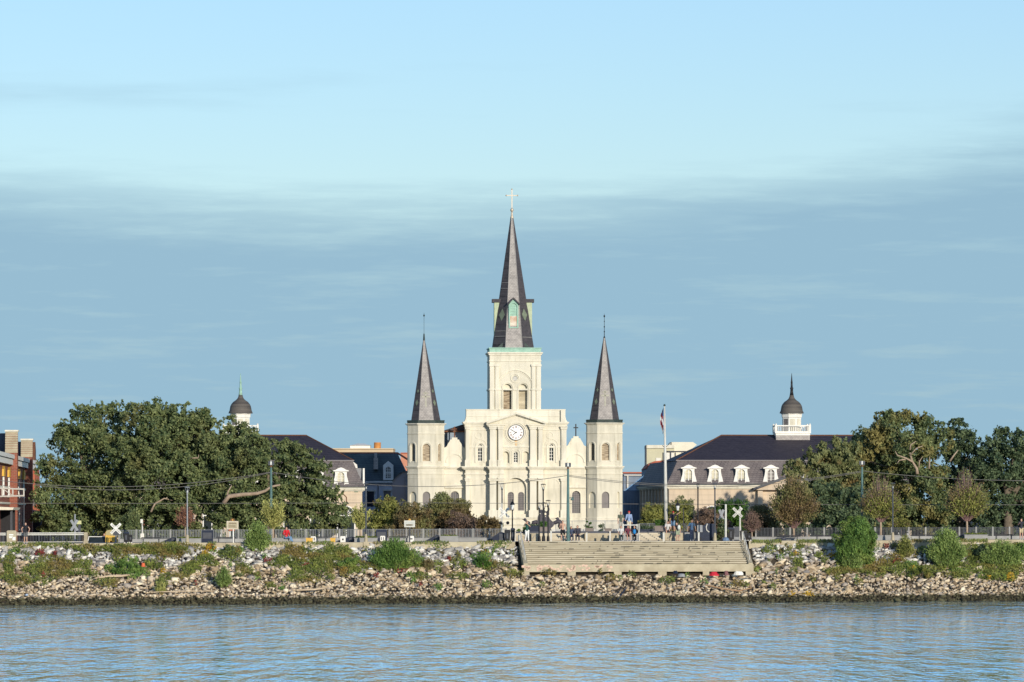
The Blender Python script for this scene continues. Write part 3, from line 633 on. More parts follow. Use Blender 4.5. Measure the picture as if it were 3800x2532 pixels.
mb = MB(); w = 1.7/S; mb.box(ax-w, ax+w, scy-0.07, scy+0.07, Z(767), Z(697)); mb.box(ax-21/S, ax+21/S, scy-0.06, scy+0.06, Z(721.5), Z(718.7))
for s_ in (-1, 1): mb.ball((ax+s_*21/S, scy, Z(720)), 0.1)
mb.ball((ax, scy, Z(697)), 0.1); sub(mb, 'cross', 'gold')
# --- connecting bays with stepped gables, and the side towers
for side, cxg, e0, e1, topy, crm in ((-1, 1688.0, 1648, 1727, 1624, 'rust'), (1, 2139.5, 2101, 2183, 1619, 'black')):
    dy = topy-1624; yw = 0.85
    pts = [(-(cxg-e0), 1741), (-(cxg-e0), 1662), (-33, 1660), (-28, 1655), (-25, 1647), (-18, 1637), (-17, 1632), (-10, 1631), (-10, 1624), (10, 1624), (10, 1631), (17, 1632), (18, 1637), (25, 1647), (28, 1655), (33, 1660), (e1-cxg, 1662), (e1-cxg, 1741)]
    gab = [(X(cxg+a), Z(b+dy)) for a, b in pts]
    wn = arch(X(cxg), Z(1905), Z(1824+dy*0.3), 15.5/S)
    mb = MB(); mb.prism(gab, yw, yw+0.6); sub(mb, 'gable', 'cream2')
    mb = MB(); mb.plate((0, yw-0.02, 0), Ux, Ny, rect(X(e0), X(e1), 0, Z(1741+dy)), [wn], 0.35); mb.box(X(e0), X(e1), yw+0.5, 2.8, 0, Z(1741+dy)); sub(mb, 'bay_wall', 'cream')
    mb = MM(); archring(mb, X(cxg), Z(1716), Z(1687), 29/S, 5/S, yw-0.1, yw); 
    mb.prism([(X(cxg-37), Z(1809)), (X(cxg+37), Z(1809)), (X(cxg), Z(1794))], yw-0.2, yw); mb.box(X(cxg-37), X(cxg+37), yw-0.26, yw, Z(1811), Z(1808))
    archring(mb, X(cxg), Z(1905), Z(1822), 17/S, 2.6/S, yw-0.1, yw)
    mb.box(X(e0), X(e1), yw-0.12, yw, Z(1664+dy), Z(1661+dy)) if False else None
    sub(mb, 'moulding', 'cream2')
    cornice(X(e0)+.02, X(e1)-.02, yw, 1.2, (1729, 1733, 1737, 1741), (0.2, 0.3, 0.12), end=False)
    cornice(X(e0)+.02, X(e1)-.02, yw, 1.2, (1757, 1761), (0.08,), 'string_course', end=False)
    cornice(X(e0)+.02, X(e1)-.02, yw, 1.2, (1921, 1926, 1944, 2009), (0.15, 0.1, 0.2), 'plinth', end=False)
    windowpart(cxg, 1905, 1824+dy*0.3, 15.5, yw+0.2, 'glass_grey', cols=3, rows=9, bars='greydark')
    mb = MB(); mb.box(X(cxg)-0.07, X(cxg)+0.07, yw+0.2, yw+0.34, Z(topy), Z(1583 if side < 0 else 1573)); mb.box(X(cxg-9), X(cxg+9), yw+0.21, yw+0.33, Z(topy-30), Z(topy-34))
    sub(mb, 'small_cross', crm)
for side, tcx, w_, capy, apx, apy in ((-1, 1581.5, 67.5, 1561, 1575, 1262), (1, 2246.5, 65.5, 1558, 2246.5, 1252)):
    st = empty('side_tower', (X(tcx), 1.5, 0), None, None); st.parent = cath
    w = w_/S; c = 31/S; dy = capy-1561; Zt = lambda p: Z(p+dy)
    def wallface(i, j, holes, z0, z1, mb, depth=0.4, w=w, c=c):
        q = octa(0, 0, w, c, 0); a = Vector(q[i]); b = Vector(q[j]); u = (b-a); L = u.length; u.normalize(); n = Vector((-u.y, u.x, 0))
        mb.plate(a, u, n, rect(0, L, z0, z1), [h(L) for h in holes], depth); return a, u, n, L
    up_ = lambda hw, shift=0: (lambda L: arch(L/2+shift, Zt(1712), Zt(1648), hw/S))
    lo_ = lambda hw: (lambda L: arch(L/2, Z(1886), Z(1825), hw/S))
    mb = MB(); faces = [(7, 0), (0, 1), (1, 2)]; fr = []
    for n_, (i, j) in enumerate(faces):
        hw = (10, 13.7, 8)[n_]
        fr.append(wallface(i, j, [up_(hw), lo_(hw if n_ else 17)], 0, Zt(1576), mb, 0.3 if n_ else 0.22))
    for i, j in ((2, 3), (3, 4), (4, 5), (5, 6), (6, 7)): wallface(i, j, [], 0, Zt(1576), mb, 0.1)
    sub(mb, 'tower_wall', 'cream', st)
    for n_, (a, u, n, L) in enumerate(fr):
        hw = (10, 13.7, 8)[n_]
        mb = MB(); mb.panel(a, u, n, arch(L/2, Zt(1712), Zt(1648), hw/S), 0.22)
        sub(mb, 'louvre', 'louvre' if n_ else 'glass', st)
        mb = MB(); mb.panel(a, u, n, arch(L/2, Z(1886), Z(1825), (hw if n_ else 17)/S), 0.2)
        sub(mb, 'window' if n_ else 'blind_niche', 'glass_grey' if n_ == 1 else 'cream', st)
        q = MB()
        for (zb_, zt_, ww) in ((Zt(1716), Zt(1644), hw/S+0.1),):
            o_ = arch(L/2, zb_, zt_+0.12, ww+0.12); i2 = arch(L/2, zb_, zt_, ww)
            for k in range(len(o_)-1):
                qq = [o_[k], o_[k+1], i2[k+1], i2[k]]; vs = [a+u*x+Vector((0, 0, z))-n*0.08 for x, z in qq]+[a+u*x+Vector((0, 0, z)) for x, z in qq]
                q.add(vs, [(0,1,2,3), (0,4,5,1), (1,5,6,2), (2,6,7,3), (3,7,4,0)])
        sub(q, 'moulding', 'cream2', st)
    def oc_corn(pys, outs, name='cornice', m='cream2'):
        mb = MB()
        for (p, q), o in zip(zip(pys, pys[1:]), outs): mb.loft([octa(0, 0, w+o, c+o*0.45, Z(q)), octa(0, 0, w+o, c+o*0.45, Z(p))])
        return sub(mb, name, m, st)
    d = dy
    oc_corn((1572+d, 1575+d, 1579+d), (0.26, 0.1)); oc_corn((1608+d, 1611+d), (0.08,), 'string_course')
    oc_corn((1730, 1734, 1739), (0.24, 0.12)); oc_corn((1757, 1760), (0.08,), 'string_course'); oc_corn((1773, 1775), (0.04,), 'string_course')
    oc_corn((1921, 1926, 1944, 2009), (0.1, 0.05, 0.16), 'plinth')
    oc_corn((1560+d, 1564+d, 1573+d), (0.05, 0.02), 'roof_kerb', 'copper_dark')
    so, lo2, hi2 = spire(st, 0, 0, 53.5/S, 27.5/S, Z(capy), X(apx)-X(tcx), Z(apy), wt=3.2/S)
    for t, dt, ds in ((0.165, 0.04, 0.26), (0.31, 0.026, 0.22) if True else 0):
        for i, j in ((7, 0), (1, 2)): diamond(so, i, j, t+0.055, 0.5, dt, ds, lo2, hi2)
    mb = MB()
    def fr3(t0, t1, s0, s1):
        q = [on_face(0, 1, t0, s0, .03, lo2, hi2), on_face(0, 1, t0, s1, .03, lo2, hi2), on_face(0, 1, t1, s1, .03, lo2, hi2), on_face(0, 1, t1, s0, .03, lo2, hi2)]
        mb.add([tuple(p) for p in q], [(0, 1, 2, 3)])
    fr3(0.17, 0.36, 0.43, 0.57); fr3(0.285, 0.305, 0.12, 0.88); fr3(0.33, 0.345, 0.25, 0.75)
    sub(mb, 'slate_cross', mat('pale_slate_inlay', (0.46, 0.44, 0.36), 0.8, (0.38, 0.37, 0.3), 3), so)
    mb = MB()
    for k in (0, 1): mb.tube([lo2[k], hi2[k]], 0.03, 4)
    sub(mb, 'lead_flashing', lead, so)
    hx = X(apx)-X(tcx)
    if side < 0:
        mb = MB(); mb.lathe(hx, 0, [(4/S, Z(1264)), (2.4/S, Z(1240)), (0.6/S, Z(1236)), (0.6/S, Z(1175)), (3.0/S, Z(1172)), (3.2/S, Z(1169)), (0.6/S, Z(1166)), (0.4/S, Z(1160))], 8)
        sub(mb, 'finial', 'copper_dark', st)
        mb = MB(); mb.lathe(hx, 0, [(2/S, Z(1247)), (2.4/S, Z(1243)), (1/S, Z(1238))], 8); sub(mb, 'finial_collar', 'gold', st)
    else:
        mb = MB(); pr = [(3.6/S, Z(1254)), (3.6/S, Z(1250)), (1.4/S, Z(1246)), (1.2/S, Z(1232)), (2.6/S, Z(1229)), (1.0/S, Z(1226)), (1.0/S, Z(1214)), (2.8/S, Z(1211)), (0.9/S, Z(1208)), (0.8/S, Z(1194)), (2/S, Z(1191)), (0.8/S, Z(1188)), (0.8/S, Z(1176)), (3.0/S, Z(1173)), (3.2/S, Z(1170)), (0.6/S, Z(1167)), (0.3/S, Z(1161))]
        mb.lathe(hx, 0, pr, 8); sub(mb, 'finial', 'black', st)

# ================================================================ twin mansard houses beside the church
def chapter_house(cpx, label, finial_m, corner_y, mirror):
    Y0 = 659+0.052*((cpx-CX)/31); s = F/Y0
    root = empty('mansard_house', ((cpx-CX)/s, Y0, BZ), label, 'public building', 'twin mansard-roofed houses flanking the church', rz=R(3))
    z = lambda py: EYE-(py-HY)/s-BZ
    hw, dp = 458/s, 46.0
    ze, zm_, zr = z(corner_y), z(1708), z(1619)+0.25
    mb = MB()
    mb.box(-hw, hw, 0, dp, 0, ze-0.25)
    for k in range(9): mb.box(-hw-0.22, -hw, 3+5*k, 4+5*k, 0, ze-0.25)
    root_wall = mb.build('wall', M['cream_ch'], root)
    # arched openings with fanlights on the front
    for i in range(9):
        cx = -hw+1.95+i*(2*hw-3.9)/8
        mb = MB(); mb.panel((0, -0.012, 0), Ux, Ny, arch(cx, 0.3, z(1881), 0.98), 0); w_ = mb.build('arched_window', M['glass'], root)
        mb = MB(); archring(mb, cx, 0.3, z(1881), 0.98, 0.14, -0.12, 0.0)
        for a in range(1, 6): mb.tube([(cx, -0.05, z(1881)-1.0), (cx+0.95*cos(pi*a/6), -0.05, z(1881)-1.0+0.95*sin(pi*a/6))], 0.035, 4)
        archring(mb, cx, z(1881)-1.0, z(1881)-0.45, 0.45, 0.05, -0.08, -0.02); mb.box(cx-1, cx+1, -0.09, -0.02, z(1881)-1.12, z(1881)-1.0); mb.box(cx-0.06, cx+0.06, -0.09, -0.02, 0.3, z(1881)-1.0)
        mb.build('window_frame', M['white'], w_)
    for k in range(6):                                  # side windows, in shade
        mb = MB(); mb.box(-hw-0.03, -hw+0.01, 5.1+5*k, 6.9+5*k, 1.0, ze-1.2); mb.build('side_window', M['glass'], root)
    mb = MB()
    for o, a, b in ((0.5, ze-0.12, ze+0.05), (0.32, ze-0.3, ze-0.12), (0.14, ze-0.42, ze-0.3)): mb.box(-hw-o, hw+o, -o, dp+o, a, b)
    mb.build('cornice', M['cream2'], root)
    mb = MB(); mb.box(-hw-0.56, hw+0.56, -0.56, dp+0.5, ze+0.04, ze+0.15); mb.build('gutter', M['copper_dark'], root)
    if not mirror:
        mb = MB(); mb.prism([(-139/s, z(1819)), (139/s, z(1819)), (0, z(1768))], -0.9, 0.4); mb.build('pediment', M['cream_ch'], root)
        mb = MB(); 
        for sg in (-1, 1): mb.prism([(sg*146/s, z(1820)), (0, z(1767)), (0, z(1759)), (sg*148/s, z(1812))], -1.2, 0.5)
        mb.build('raking_cornice', M['greydark'], root)
        for sg in (-3, -1, 1, 3):
            mb = MB(); mb.box(sg*40/s-0.3, sg*40/s+0.3, -0.7, 0, 0, z(1822)); mb.build('pilaster', M['cream_ch'], root)
    # mansard lower roof
    i1 = 1.3; a = [(-hw-.3, -.3, ze+.14), (hw+.3, -.3, ze+.14), (hw+.3, dp+.3, ze+.14), (-hw-.3, dp+.3, ze+.14)]
    b = [(-hw+i1-.15, i1*0.9, zm_), (hw-i1+.15, i1*0.9, zm_), (hw-i1+.15, dp-i1, zm_), (-hw+i1-.15, dp-i1, zm_)]
    mid = [tuple(Vector(p).lerp(Vector(q), 0.5)+Vector((0, 0, -0.0))) for p, q in zip(a, b)]
    mid = [(x*0.996, y+0.12, zz) for x, y, zz in mid]
    mb = MB(); mb.loft([a, mid, b]); mb.build('lower_roof', M['slate_mans'], root)
    rh = 256/s; sh_ = 0.8 if not mirror else 0; top = [(-rh+sh_, dp/4, zr), (rh+sh_, dp/4, zr)]
    mb = MB(); dd = dp/2
    bb = [(-hw+i1-.3, i1*0.85, zm_-.02), (hw-i1+.3, i1*0.85, zm_-.02), (hw-i1+.3, dd, zm_-.02), (-hw+i1-.3, dd, zm_-.02)]
    mb.add(bb+top, [(0, 1, 5, 4), (1, 2, 5), (2, 3, 4, 5), (3, 0, 4)]); mb.build('upper_roof', M['slate_top'], root)
    mb = MB(); mb.tube([bb[0], top[0]], 0.09, 5); mb.tube([top[0], top[1]], 0.1, 5); mb.tube([bb[1], top[1]], 0.09, 5); mb.build('ridge_tiles', M['rust'], root)
    mb = MB(); mb.box(-hw+i1-.35, hw-i1+.35, i1*0.78, i1*0.95, zm_-.07, zm_+.02); mb.build('roof_break', plain('lead_strip', (0.3, 0.28, 0.28)), root)
    # dormers
    offs = (385, 286.5, 188, 78.5, -24) if not mirror else (379, 293, 195, 90, -20)
    for k in range(5):
        dxp = -offs[k] if not mirror else offs[k]
        d = empty('dormer', (dxp/s, -0.12, 0), None, None); d.parent = root
        zb_, zt_ = z(1797 if not mirror else 1807), z(1731 if not mirror else 1741); H = zt_-zb_; Wb, Ww, Wt = 31/s, 21.5/s, 27/s
        prof = [(Wb, 0), (Wb*0.97, 0.1), (0.86, 0.0)]
        L_ = [(-Wb, 0), (-Wb*0.97, 0.12), (-0.86*Wb, 0.35), (-0.74*Wb, 0.55), (-Ww, 0.72), (-Ww*1.02, 0.84), (-Wt, 0.87), (-Wt, 0.93), (-Wt*0.7, 0.96), (-Wt*0.35, 1.05), (0, 1.09)]
        poly = [(x, zb_+t*H) for x, t in L_]+[(-x, zb_+t*H) for x, t in reversed(L_[:-1])]
        hole = arch(0, zb_+0.07*H, zb_+0.83*H, 12.5/s)
        mb = MB(); mb.plate((0, 0, 0), Ux, Ny, poly, [hole], 0.35); mb.build('dormer_surround', M['white'], d)
        mb = MB(); mb.prism([(x*0.97, q-0.02) for x, q in poly], 0.34, 2.4); mb.build('dormer_cheek', M['slate_top'], d)
        mb = MB(); mb.box(-Wt*1.08, Wt*1.08, -0.16, 0.0, zb_+0.87*H, zb_+0.925*H); mb.box(-Wb*1.02, Wb*1.02, -0.1, 0.02, zb_-0.05, zb_+0.05); archring(mb, 0, zb_+0.07*H, zb_+0.83*H, 12.5/s, 0.07, -0.06, 0.0)
        mb.build('dormer_moulding', M['white'], d)
        mb = MB(); mb.panel((0, 0.15, 0), Ux, Ny, hole, 0)
        pw = mb.build('window', mat('shuttered_glass', (0.62, 0.58, 0.42), 0.5, (0.5, 0.47, 0.35), 2) if (k < 3 or mirror) else M['glass_grey'], d)
        mb = MB(); mb.box(-0.05, 0.05, 0.08, 0.14, hole[0][1], hole[6][1]); 
        for t in (0.25, 0.5, 0.75): mb.box(-12.5/s, 12.5/s, 0.09, 0.13, hole[0][1]+t*(hole[6][1]-hole[0][1])-.02, hole[0][1]+t*(hole[6][1]-hole[0][1])+.02)
        mb.build('glazing_bar', M['white'], pw)
        if not mirror:
            mb = MB()
            for sx in (-1, 1): mb.box(sx*6/s-0.12, sx*6/s+0.12, 0.1, 0.14, hole[0][1]+0.05, hole[0][1]+0.5)
            mb.build('open_pane', M['black'], pw)
    # cupola
    cu = empty('cupola', (1.12 if not mirror else 0.25, dp/4-0.4, 0), None, None); cu.parent = root; s2 = F/(Y0+dp/4)
    z2 = lambda py: EYE-(py-HY)/s2-BZ
    bw = 63/s2
    mb = MB(); mb.box(-bw, bw, -1.5, 1.5, z2(1647)-0.6, z2(1617)); mb.build('cupola_base', M['slate_front'], cu)
    mb = MB(); mb.box(-bw-.03, bw+.03, -1.55, 1.55, z2(1617), z2(1608)); mb.box(-bw-.12, bw+.12, -1.65, 1.65, z2(1609), z2(1606)); mb.build('cupola_band', M['white'], cu)
    mb = MB(); n = 17
    for (xa, ya, xb, yb_) in ((-bw, -1.5, bw, -1.5), (-bw, 1.5, bw, 1.5), (-bw, -1.5, -bw, 1.5), (bw, -1.5, bw, 1.5)):
        lx_, hx_ = sorted((xa, xb)); ly_, hy_ = sorted((ya, yb_))
        mb.box(lx_-.07, hx_+.07, ly_-.07, hy_+.07, z2(1583), z2(1579)); mb.box(lx_-.06, hx_+.06, ly_-.06, hy_+.06, z2(1606), z2(1602))
        m_ = int((abs(xb-xa)+abs(yb_-ya))/0.24)
        for i in range(1, m_): x = xa+(xb-xa)*i/m_; y = ya+(yb_-ya)*i/m_; mb.box(x-.035, x+.035, y-.035, y+.035, z2(1603), z2(1582))
    mb.build('balustrade', M['white'], cu)
    for sx in (-1, 1):
        for sy in (-1, 1):
            mb = MB(); mb.box(sx*bw-.12, sx*bw+.12, sy*1.5-.12, sy*1.5+.12, z2(1606), z2(1578)); mb.ball((sx*bw, sy*1.5, z2(1576)), .11); mb.build('balustrade_post', M['white'], cu)
    a0 = pi/8
    mb = MB(); mb.lathe(0, 0, [(36/s2, z2(1606)), (36/s2, z2(1552)), (39/s2, z2(1549)), (39/s2, z2(1540)), (41/s2, z2(1537)), (41/s2, z2(1533))], 8, a0); mb.build('drum', M['white'], cu)
    for i in range(8):
        an = pi/2-i*pi/4-pi; r_ = 36/s2*cos(pi/8)+0.02; c_ = Vector((r_*sin(i*pi/4), -r_*cos(i*pi/4), 0)); u = Vector((cos(i*pi/4), sin(i*pi/4), 0))
        mb = MB(); mb.add([c_-u*0.33+Vector((0, 0, z2(1604))), c_+u*0.33+Vector((0, 0, z2(1604))), c_+u*0.33+Vector((0, 0, z2(1555))), c_-u*0.33+Vector((0, 0, z2(1555)))], [(0, 1, 2, 3)])
        mb.build('louvre', M['cream'] if i in (0, 1) else M['glass_grey'], cu)
    mb = MB(); pr = [(45, 1535), (44.5, 1532), (41, 1524), (39.5, 1515), (38, 1508), (34, 1500), (27, 1492), (18, 1486), (12, 1480), (9, 1474), (7.5, 1467)]
    mb.lathe(0, 0, [(r/s2, z2(y)) for r, y in pr], 16, a0); mb.build('dome', mat('dome_slate', (0.14, 0.125, 0.105), 0.7, (0.055, 0.05, 0.05), 1.0, stretch=(.2, .2, 4)), cu, smooth=True)
    mb = MB(); pr = [(7.4, 1468), (5.5, 1455), (5, 1446), (6.2, 1444), (6.2, 1440), (4.2, 1438), (3.4, 1421), (4.2, 1419), (3, 1416), (2, 1402), (0.6, 1386)]
    mb.lathe(0, 0, [(r/s2, z2(y)) for r, y in pr], 10); mb.build('finial', M[finial_m], cu, smooth=True)
    return root, s, hw, z
ch_r, sR, hwR, zR = chapter_house(2939, 'mansard-roofed house right of the church, with a dark finial on its cupola', 'black', 1802, False)
ch_l, sL, hwL, zL = chapter_house(886, 'mansard-roofed house left of the church, with a pale green finial on its cupola', 'copper', 1811, True)
mb = MB(); mb.box(hwL-0.95, hwL-0.5, -0.02, 0.05, zL(1827), zL(1819)); mb.build('wall_plaque', plain('green_plaque', (0.04, 0.16, 0.09)), ch_l)
mb = MB(); mb.tube([(hwL-2.4, -0.06, zL(1830)), (hwL-1.9, -0.06, zL(1845)), (hwL-1.8, -0.06, zL(1930))], 0.05, 5); mb.build('drainpipe', M['rust'], ch_l)
mb = MB(); mb.box(hwL+0.08, hwL+0.3, 0.1, 0.5, zL(1812), zL(1738)); mb.build('chimney_pipe', M['white'], ch_l)
# ================================================================ sky, sun, camera
EL, AZ = R(12.5), R(24)
w = bpy.data.worlds.new('World'); sc.world = w; w.use_nodes = True
nt = w.node_tree; N = nt.nodes; L = nt.links; bg = N['Background']; bg.inputs['Strength'].default_value = 0.105
sky = N.new('ShaderNodeTexSky'); sky.sky_type = 'NISHITA'; sky.sun_disc = False; sky.sun_elevation = EL; sky.sun_rotation = pi-AZ
sky.altitude = 0; sky.air_density = 1.0; sky.dust_density = 0.35; sky.ozone_density = 2.5
tc = N.new('ShaderNodeTexCoord')
def W(node, **k):
    n = N.new(node)
    for a, b in k.items(): setattr(n, a, b)
    return n
def wm(op, a, b):
    n = N.new('ShaderNodeMath'); n.operation = op
    for i, v in enumerate((a, b)):
        if isinstance(v, (int, float)): n.inputs[i].default_value = v
        else: L.new(v, n.inputs[i])
    return n.outputs[0]
sp = N.new('ShaderNodeSeparateXYZ'); L.new(tc.outputs['Generated'], sp.inputs[0])
# thin stratus layer: noise stretched along the horizon
mp = N.new('ShaderNodeMapping'); mp.inputs['Scale'].default_value = (5.5, 5.5, 62); L.new(tc.outputs['Generated'], mp.inputs[0])
n1 = N.new('ShaderNodeTexNoise'); n1.inputs['Scale'].default_value = 1.0; n1.inputs['Detail'].default_value = 7; n1.inputs['Roughness'].default_value = 0.55; L.new(mp.outputs[0], n1.inputs[0])
mp2 = N.new('ShaderNodeMapping'); mp2.inputs['Scale'].default_value = (26, 26, 260); mp2.inputs['Rotation'].default_value = (0, R(1.2), 0); L.new(tc.outputs['Generated'], mp2.inputs[0])
n2 = N.new('ShaderNodeTexNoise'); n2.inputs['Scale'].default_value = 1.0; n2.inputs['Detail'].default_value = 8; n2.inputs['Roughness'].default_value = 0.62; L.new(mp2.outputs[0], n2.inputs[0])
# layer is dense low down and thins out at about four degrees, with a wavy upper edge
edge = wm('ADD', wm('MULTIPLY', wm('SUBTRACT', n1.outputs[0], 0.5), 0.022), wm('ADD', wm('MULTIPLY', wm('SUBTRACT', n2.outputs[0], 0.5), 0.016), wm('ADD', wm('MULTIPLY', sp.outputs['X'], 0.048), wm('MULTIPLY', wm('MULTIPLY', sp.outputs['X'], sp.outputs['X']), 0.74))))
h = wm('SUBTRACT', sp.outputs['Z'], edge)
mr = N.new('ShaderNodeMapRange'); mr.interpolation_type = 'SMOOTHSTEP'; mr.inputs[1].default_value = 0.066; mr.inputs[2].default_value = 0.050; L.new(h, mr.inputs[0])
wisp = N.new('ShaderNodeMapRange'); wisp.interpolation_type = 'SMOOTHSTEP'; wisp.inputs[1].default_value = 0.51; wisp.inputs[2].default_value = 0.74; wisp.inputs[4].default_value = 0.5; L.new(n1.outputs[0], wisp.inputs[0])
thin = N.new('ShaderNodeMapRange'); thin.inputs[1].default_value = 0.52; thin.inputs[2].default_value = 0.78; thin.inputs[4].default_value = 0.28; L.new(n2.outputs[0], thin.inputs[0])
cl = wm('MAXIMUM', wm('MULTIPLY', mr.outputs[0], wm('SUBTRACT', 1.0, thin.outputs[0])), wisp.outputs[0])
tint = N.new('ShaderNodeMix'); tint.data_type = 'RGBA'; tint.blend_type = 'MULTIPLY'; tint.inputs[0].default_value = 1; tint.inputs[7].default_value = (1.08, 1.21, 1.49, 1); L.new(sky.outputs[0], tint.inputs[6])
mx = N.new('ShaderNodeMix'); mx.data_type = 'RGBA'; L.new(cl, mx.inputs[0]); L.new(tint.outputs[2], mx.inputs[6])
mx.inputs[7].default_value = (3.0, 4.85, 6.15, 1); L.new(mx.outputs[2], bg.inputs[0])
sun = bpy.data.lights.new('sun', 'SUN'); sun.energy = 4.2; sun.angle = R(0.5); sun.color = (1.0, 0.90, 0.76)
so_ = bpy.data.objects.new('sun', sun); col.objects.link(so_)
dv = Vector((sin(AZ)*cos(EL), -cos(AZ)*cos(EL), sin(EL))); so_.rotation_euler = dv.to_track_quat('Z', 'Y').to_euler(); so_.location = (100, -100, 200)
cam = bpy.data.cameras.new('camera'); co = bpy.data.objects.new('camera', cam); col.objects.link(co); sc.camera = co
co.location = (0, 0, EYE); co.rotation_euler = (R(90), 0, 0); cam.sensor_width = 36; cam.lens = 36*F/3800; cam.shift_y = (HY-1266)/3800; cam.clip_start = 1; cam.clip_end = 30000
sc.view_settings.view_transform = 'Standard'; sc.view_settings.look = 'None'; sc.view_settings.exposure = 0.0; sc.view_settings.gamma = 1

# ================================================================ water, bank, promenade
def water_mat():
    m = bpy.data.materials.new('river_water'); m.use_nodes = True; nt = m.node_tree; N = nt.nodes; L = nt.links; b = N['Principled BSDF']
    b.inputs['Metallic'].default_value = 0.8; b.inputs['Base Color'].default_value = (0.31, 0.80, 1.0, 1); b.inputs['Roughness'].default_value = 0.04; b.inputs['IOR'].default_value = 1.33; b.inputs['Specular IOR Level'].default_value = 0.5
    tc = N.new('ShaderNodeTexCoord'); prev = None
    for sx, sy, sc_, st, dist in ((2.0, 0.40, 1.0, 1.0, 0.26), (0.75, 0.12, 1.0, 1.0, 0.72), (0.06, 0.03, 1.0, 1.0, 0.7)):
        mp = N.new('ShaderNodeMapping'); mp.inputs['Scale'].default_value = (sx, sy, 1); mp.inputs['Rotation'].default_value = (0, 0, R(6)); L.new(tc.outputs['Object'], mp.inputs[0])
        n = N.new('ShaderNodeTexNoise'); n.inputs['Scale'].default_value = sc_; n.inputs['Detail'].default_value = 3; L.new(mp.outputs[0], n.inputs[0])
        bp = N.new('ShaderNodeBump'); bp.inputs['Strength'].default_value = st; bp.inputs['Distance'].default_value = dist; L.new(n.outputs[0], bp.inputs['Height'])
        if prev: L.new(prev.outputs[0], bp.inputs['Normal'])
        prev = bp
    L.new(prev.outputs[0], b.inputs['Normal']); return m
mb = MB(); mb.add([(-3000, -500, 0), (3000, -500, 0), (3000, 1200, 0), (-3000, 1200, 0)], [(0, 1, 2, 3)])
tag(mb.build('water', water_mat()), kind='structure')
XS = [-420, -200, -120]+list(range(-60, 61, 3))+[120, 200, 420]
def strip(ds, zf):
    mb = MB(); vs = []; n = len(ds)
    for x in XS:
        for d in ds: vs.append((x, 445+0.27*x+d, zf(x, d)))
    fs = [(i*n+j, (i+1)*n+j, (i+1)*n+j+1, i*n+j+1) for i in range(len(XS)-1) for j in range(n-1)]
    return mb.add(vs, fs)
strip([-30, -20, -14, -12.8, -10, -7, -5, -3, -0.4, 0.3], lambda x, d: bank_z(d)-0.12+(0 if d < -6 else 0)).build('river_bank', M['soil'])
tag(bpy.data.objects['river_bank'], kind='structure')
tag(strip([-0.25, 4, 9, 14], lambda x, d: gz(x)).build('promenade_pavement', M['pave']), kind='structure')
mb = strip([14, 14.01], lambda x, d: gz(x) if d < 14.005 else 3.7)
tag(mb.build('promenade_edge', M['conc']), kind='structure')
mb = strip([14.0, 60, 300, 3000, 12000], lambda x, d: 3.75); mb.build('street', M['asph']); tag(bpy.data.objects['street'], kind='structure')

# steps down to the river (thing) ---------------------------------------------------
def fr(u, d, z): X0 = u+0.075*(-d); return (X0, 445+0.27*u+d, z)
def uof(px): return G(px, 0).x
uL, uR = uof(1925), uof(2766)
NST, TR, RI = 11, 0.42, 0.168
stp = empty('river_steps', fr((uL+uR)/2, -2.4, 2.4), 'broad flight of weathered concrete steps going down to the rocks', 'steps')
O = Vector(stp.location)
def fbox(mb, u0, u1, d0, d1, z0, z1):
    q = [Vector(fr(u, d, z))-O for z in (z0, z1) for u, d in ((u0, d0), (u1, d0), (u1, d1), (u0, d1))]
    mb.add(q, [(0,3,2,1),(4,5,6,7),(0,1,5,4),(1,2,6,5),(2,3,7,6),(3,0,4,7)])
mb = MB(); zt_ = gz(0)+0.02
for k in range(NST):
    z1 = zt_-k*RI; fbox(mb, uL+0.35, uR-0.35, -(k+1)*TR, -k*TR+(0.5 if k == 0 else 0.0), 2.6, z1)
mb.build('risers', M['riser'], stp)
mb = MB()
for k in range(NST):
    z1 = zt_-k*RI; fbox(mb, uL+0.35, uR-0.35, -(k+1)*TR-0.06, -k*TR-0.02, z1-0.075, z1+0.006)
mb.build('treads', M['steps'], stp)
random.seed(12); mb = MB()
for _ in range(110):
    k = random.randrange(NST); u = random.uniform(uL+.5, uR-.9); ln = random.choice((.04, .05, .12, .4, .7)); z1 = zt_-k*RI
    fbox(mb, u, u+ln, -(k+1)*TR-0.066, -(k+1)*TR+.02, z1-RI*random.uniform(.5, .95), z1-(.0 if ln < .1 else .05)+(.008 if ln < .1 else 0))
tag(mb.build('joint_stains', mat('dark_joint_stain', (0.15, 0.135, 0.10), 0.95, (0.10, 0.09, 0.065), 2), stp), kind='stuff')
zb = zt_-NST*RI; mb = MB(); fbox(mb, uL, uR+.02, -NST*TR-0.95, -NST*TR+0.0, 2.38, zb+0.01); mb.build('base_beam', M['conc_warm'], stp)
for p0, p1 in ((1935, 1962), (2102, 2132), (2272, 2300), (2434, 2465), (2598, 2621), (2755, 2790)):
    a, b = uof(p0)-0.38, uof(p1)-0.38; mb = MB(); fbox(mb, a, b, -NST*TR-0.93, -NST*TR-0.2, 1.7, 2.381); mb.build('pier', M['conc_warm'], stp)
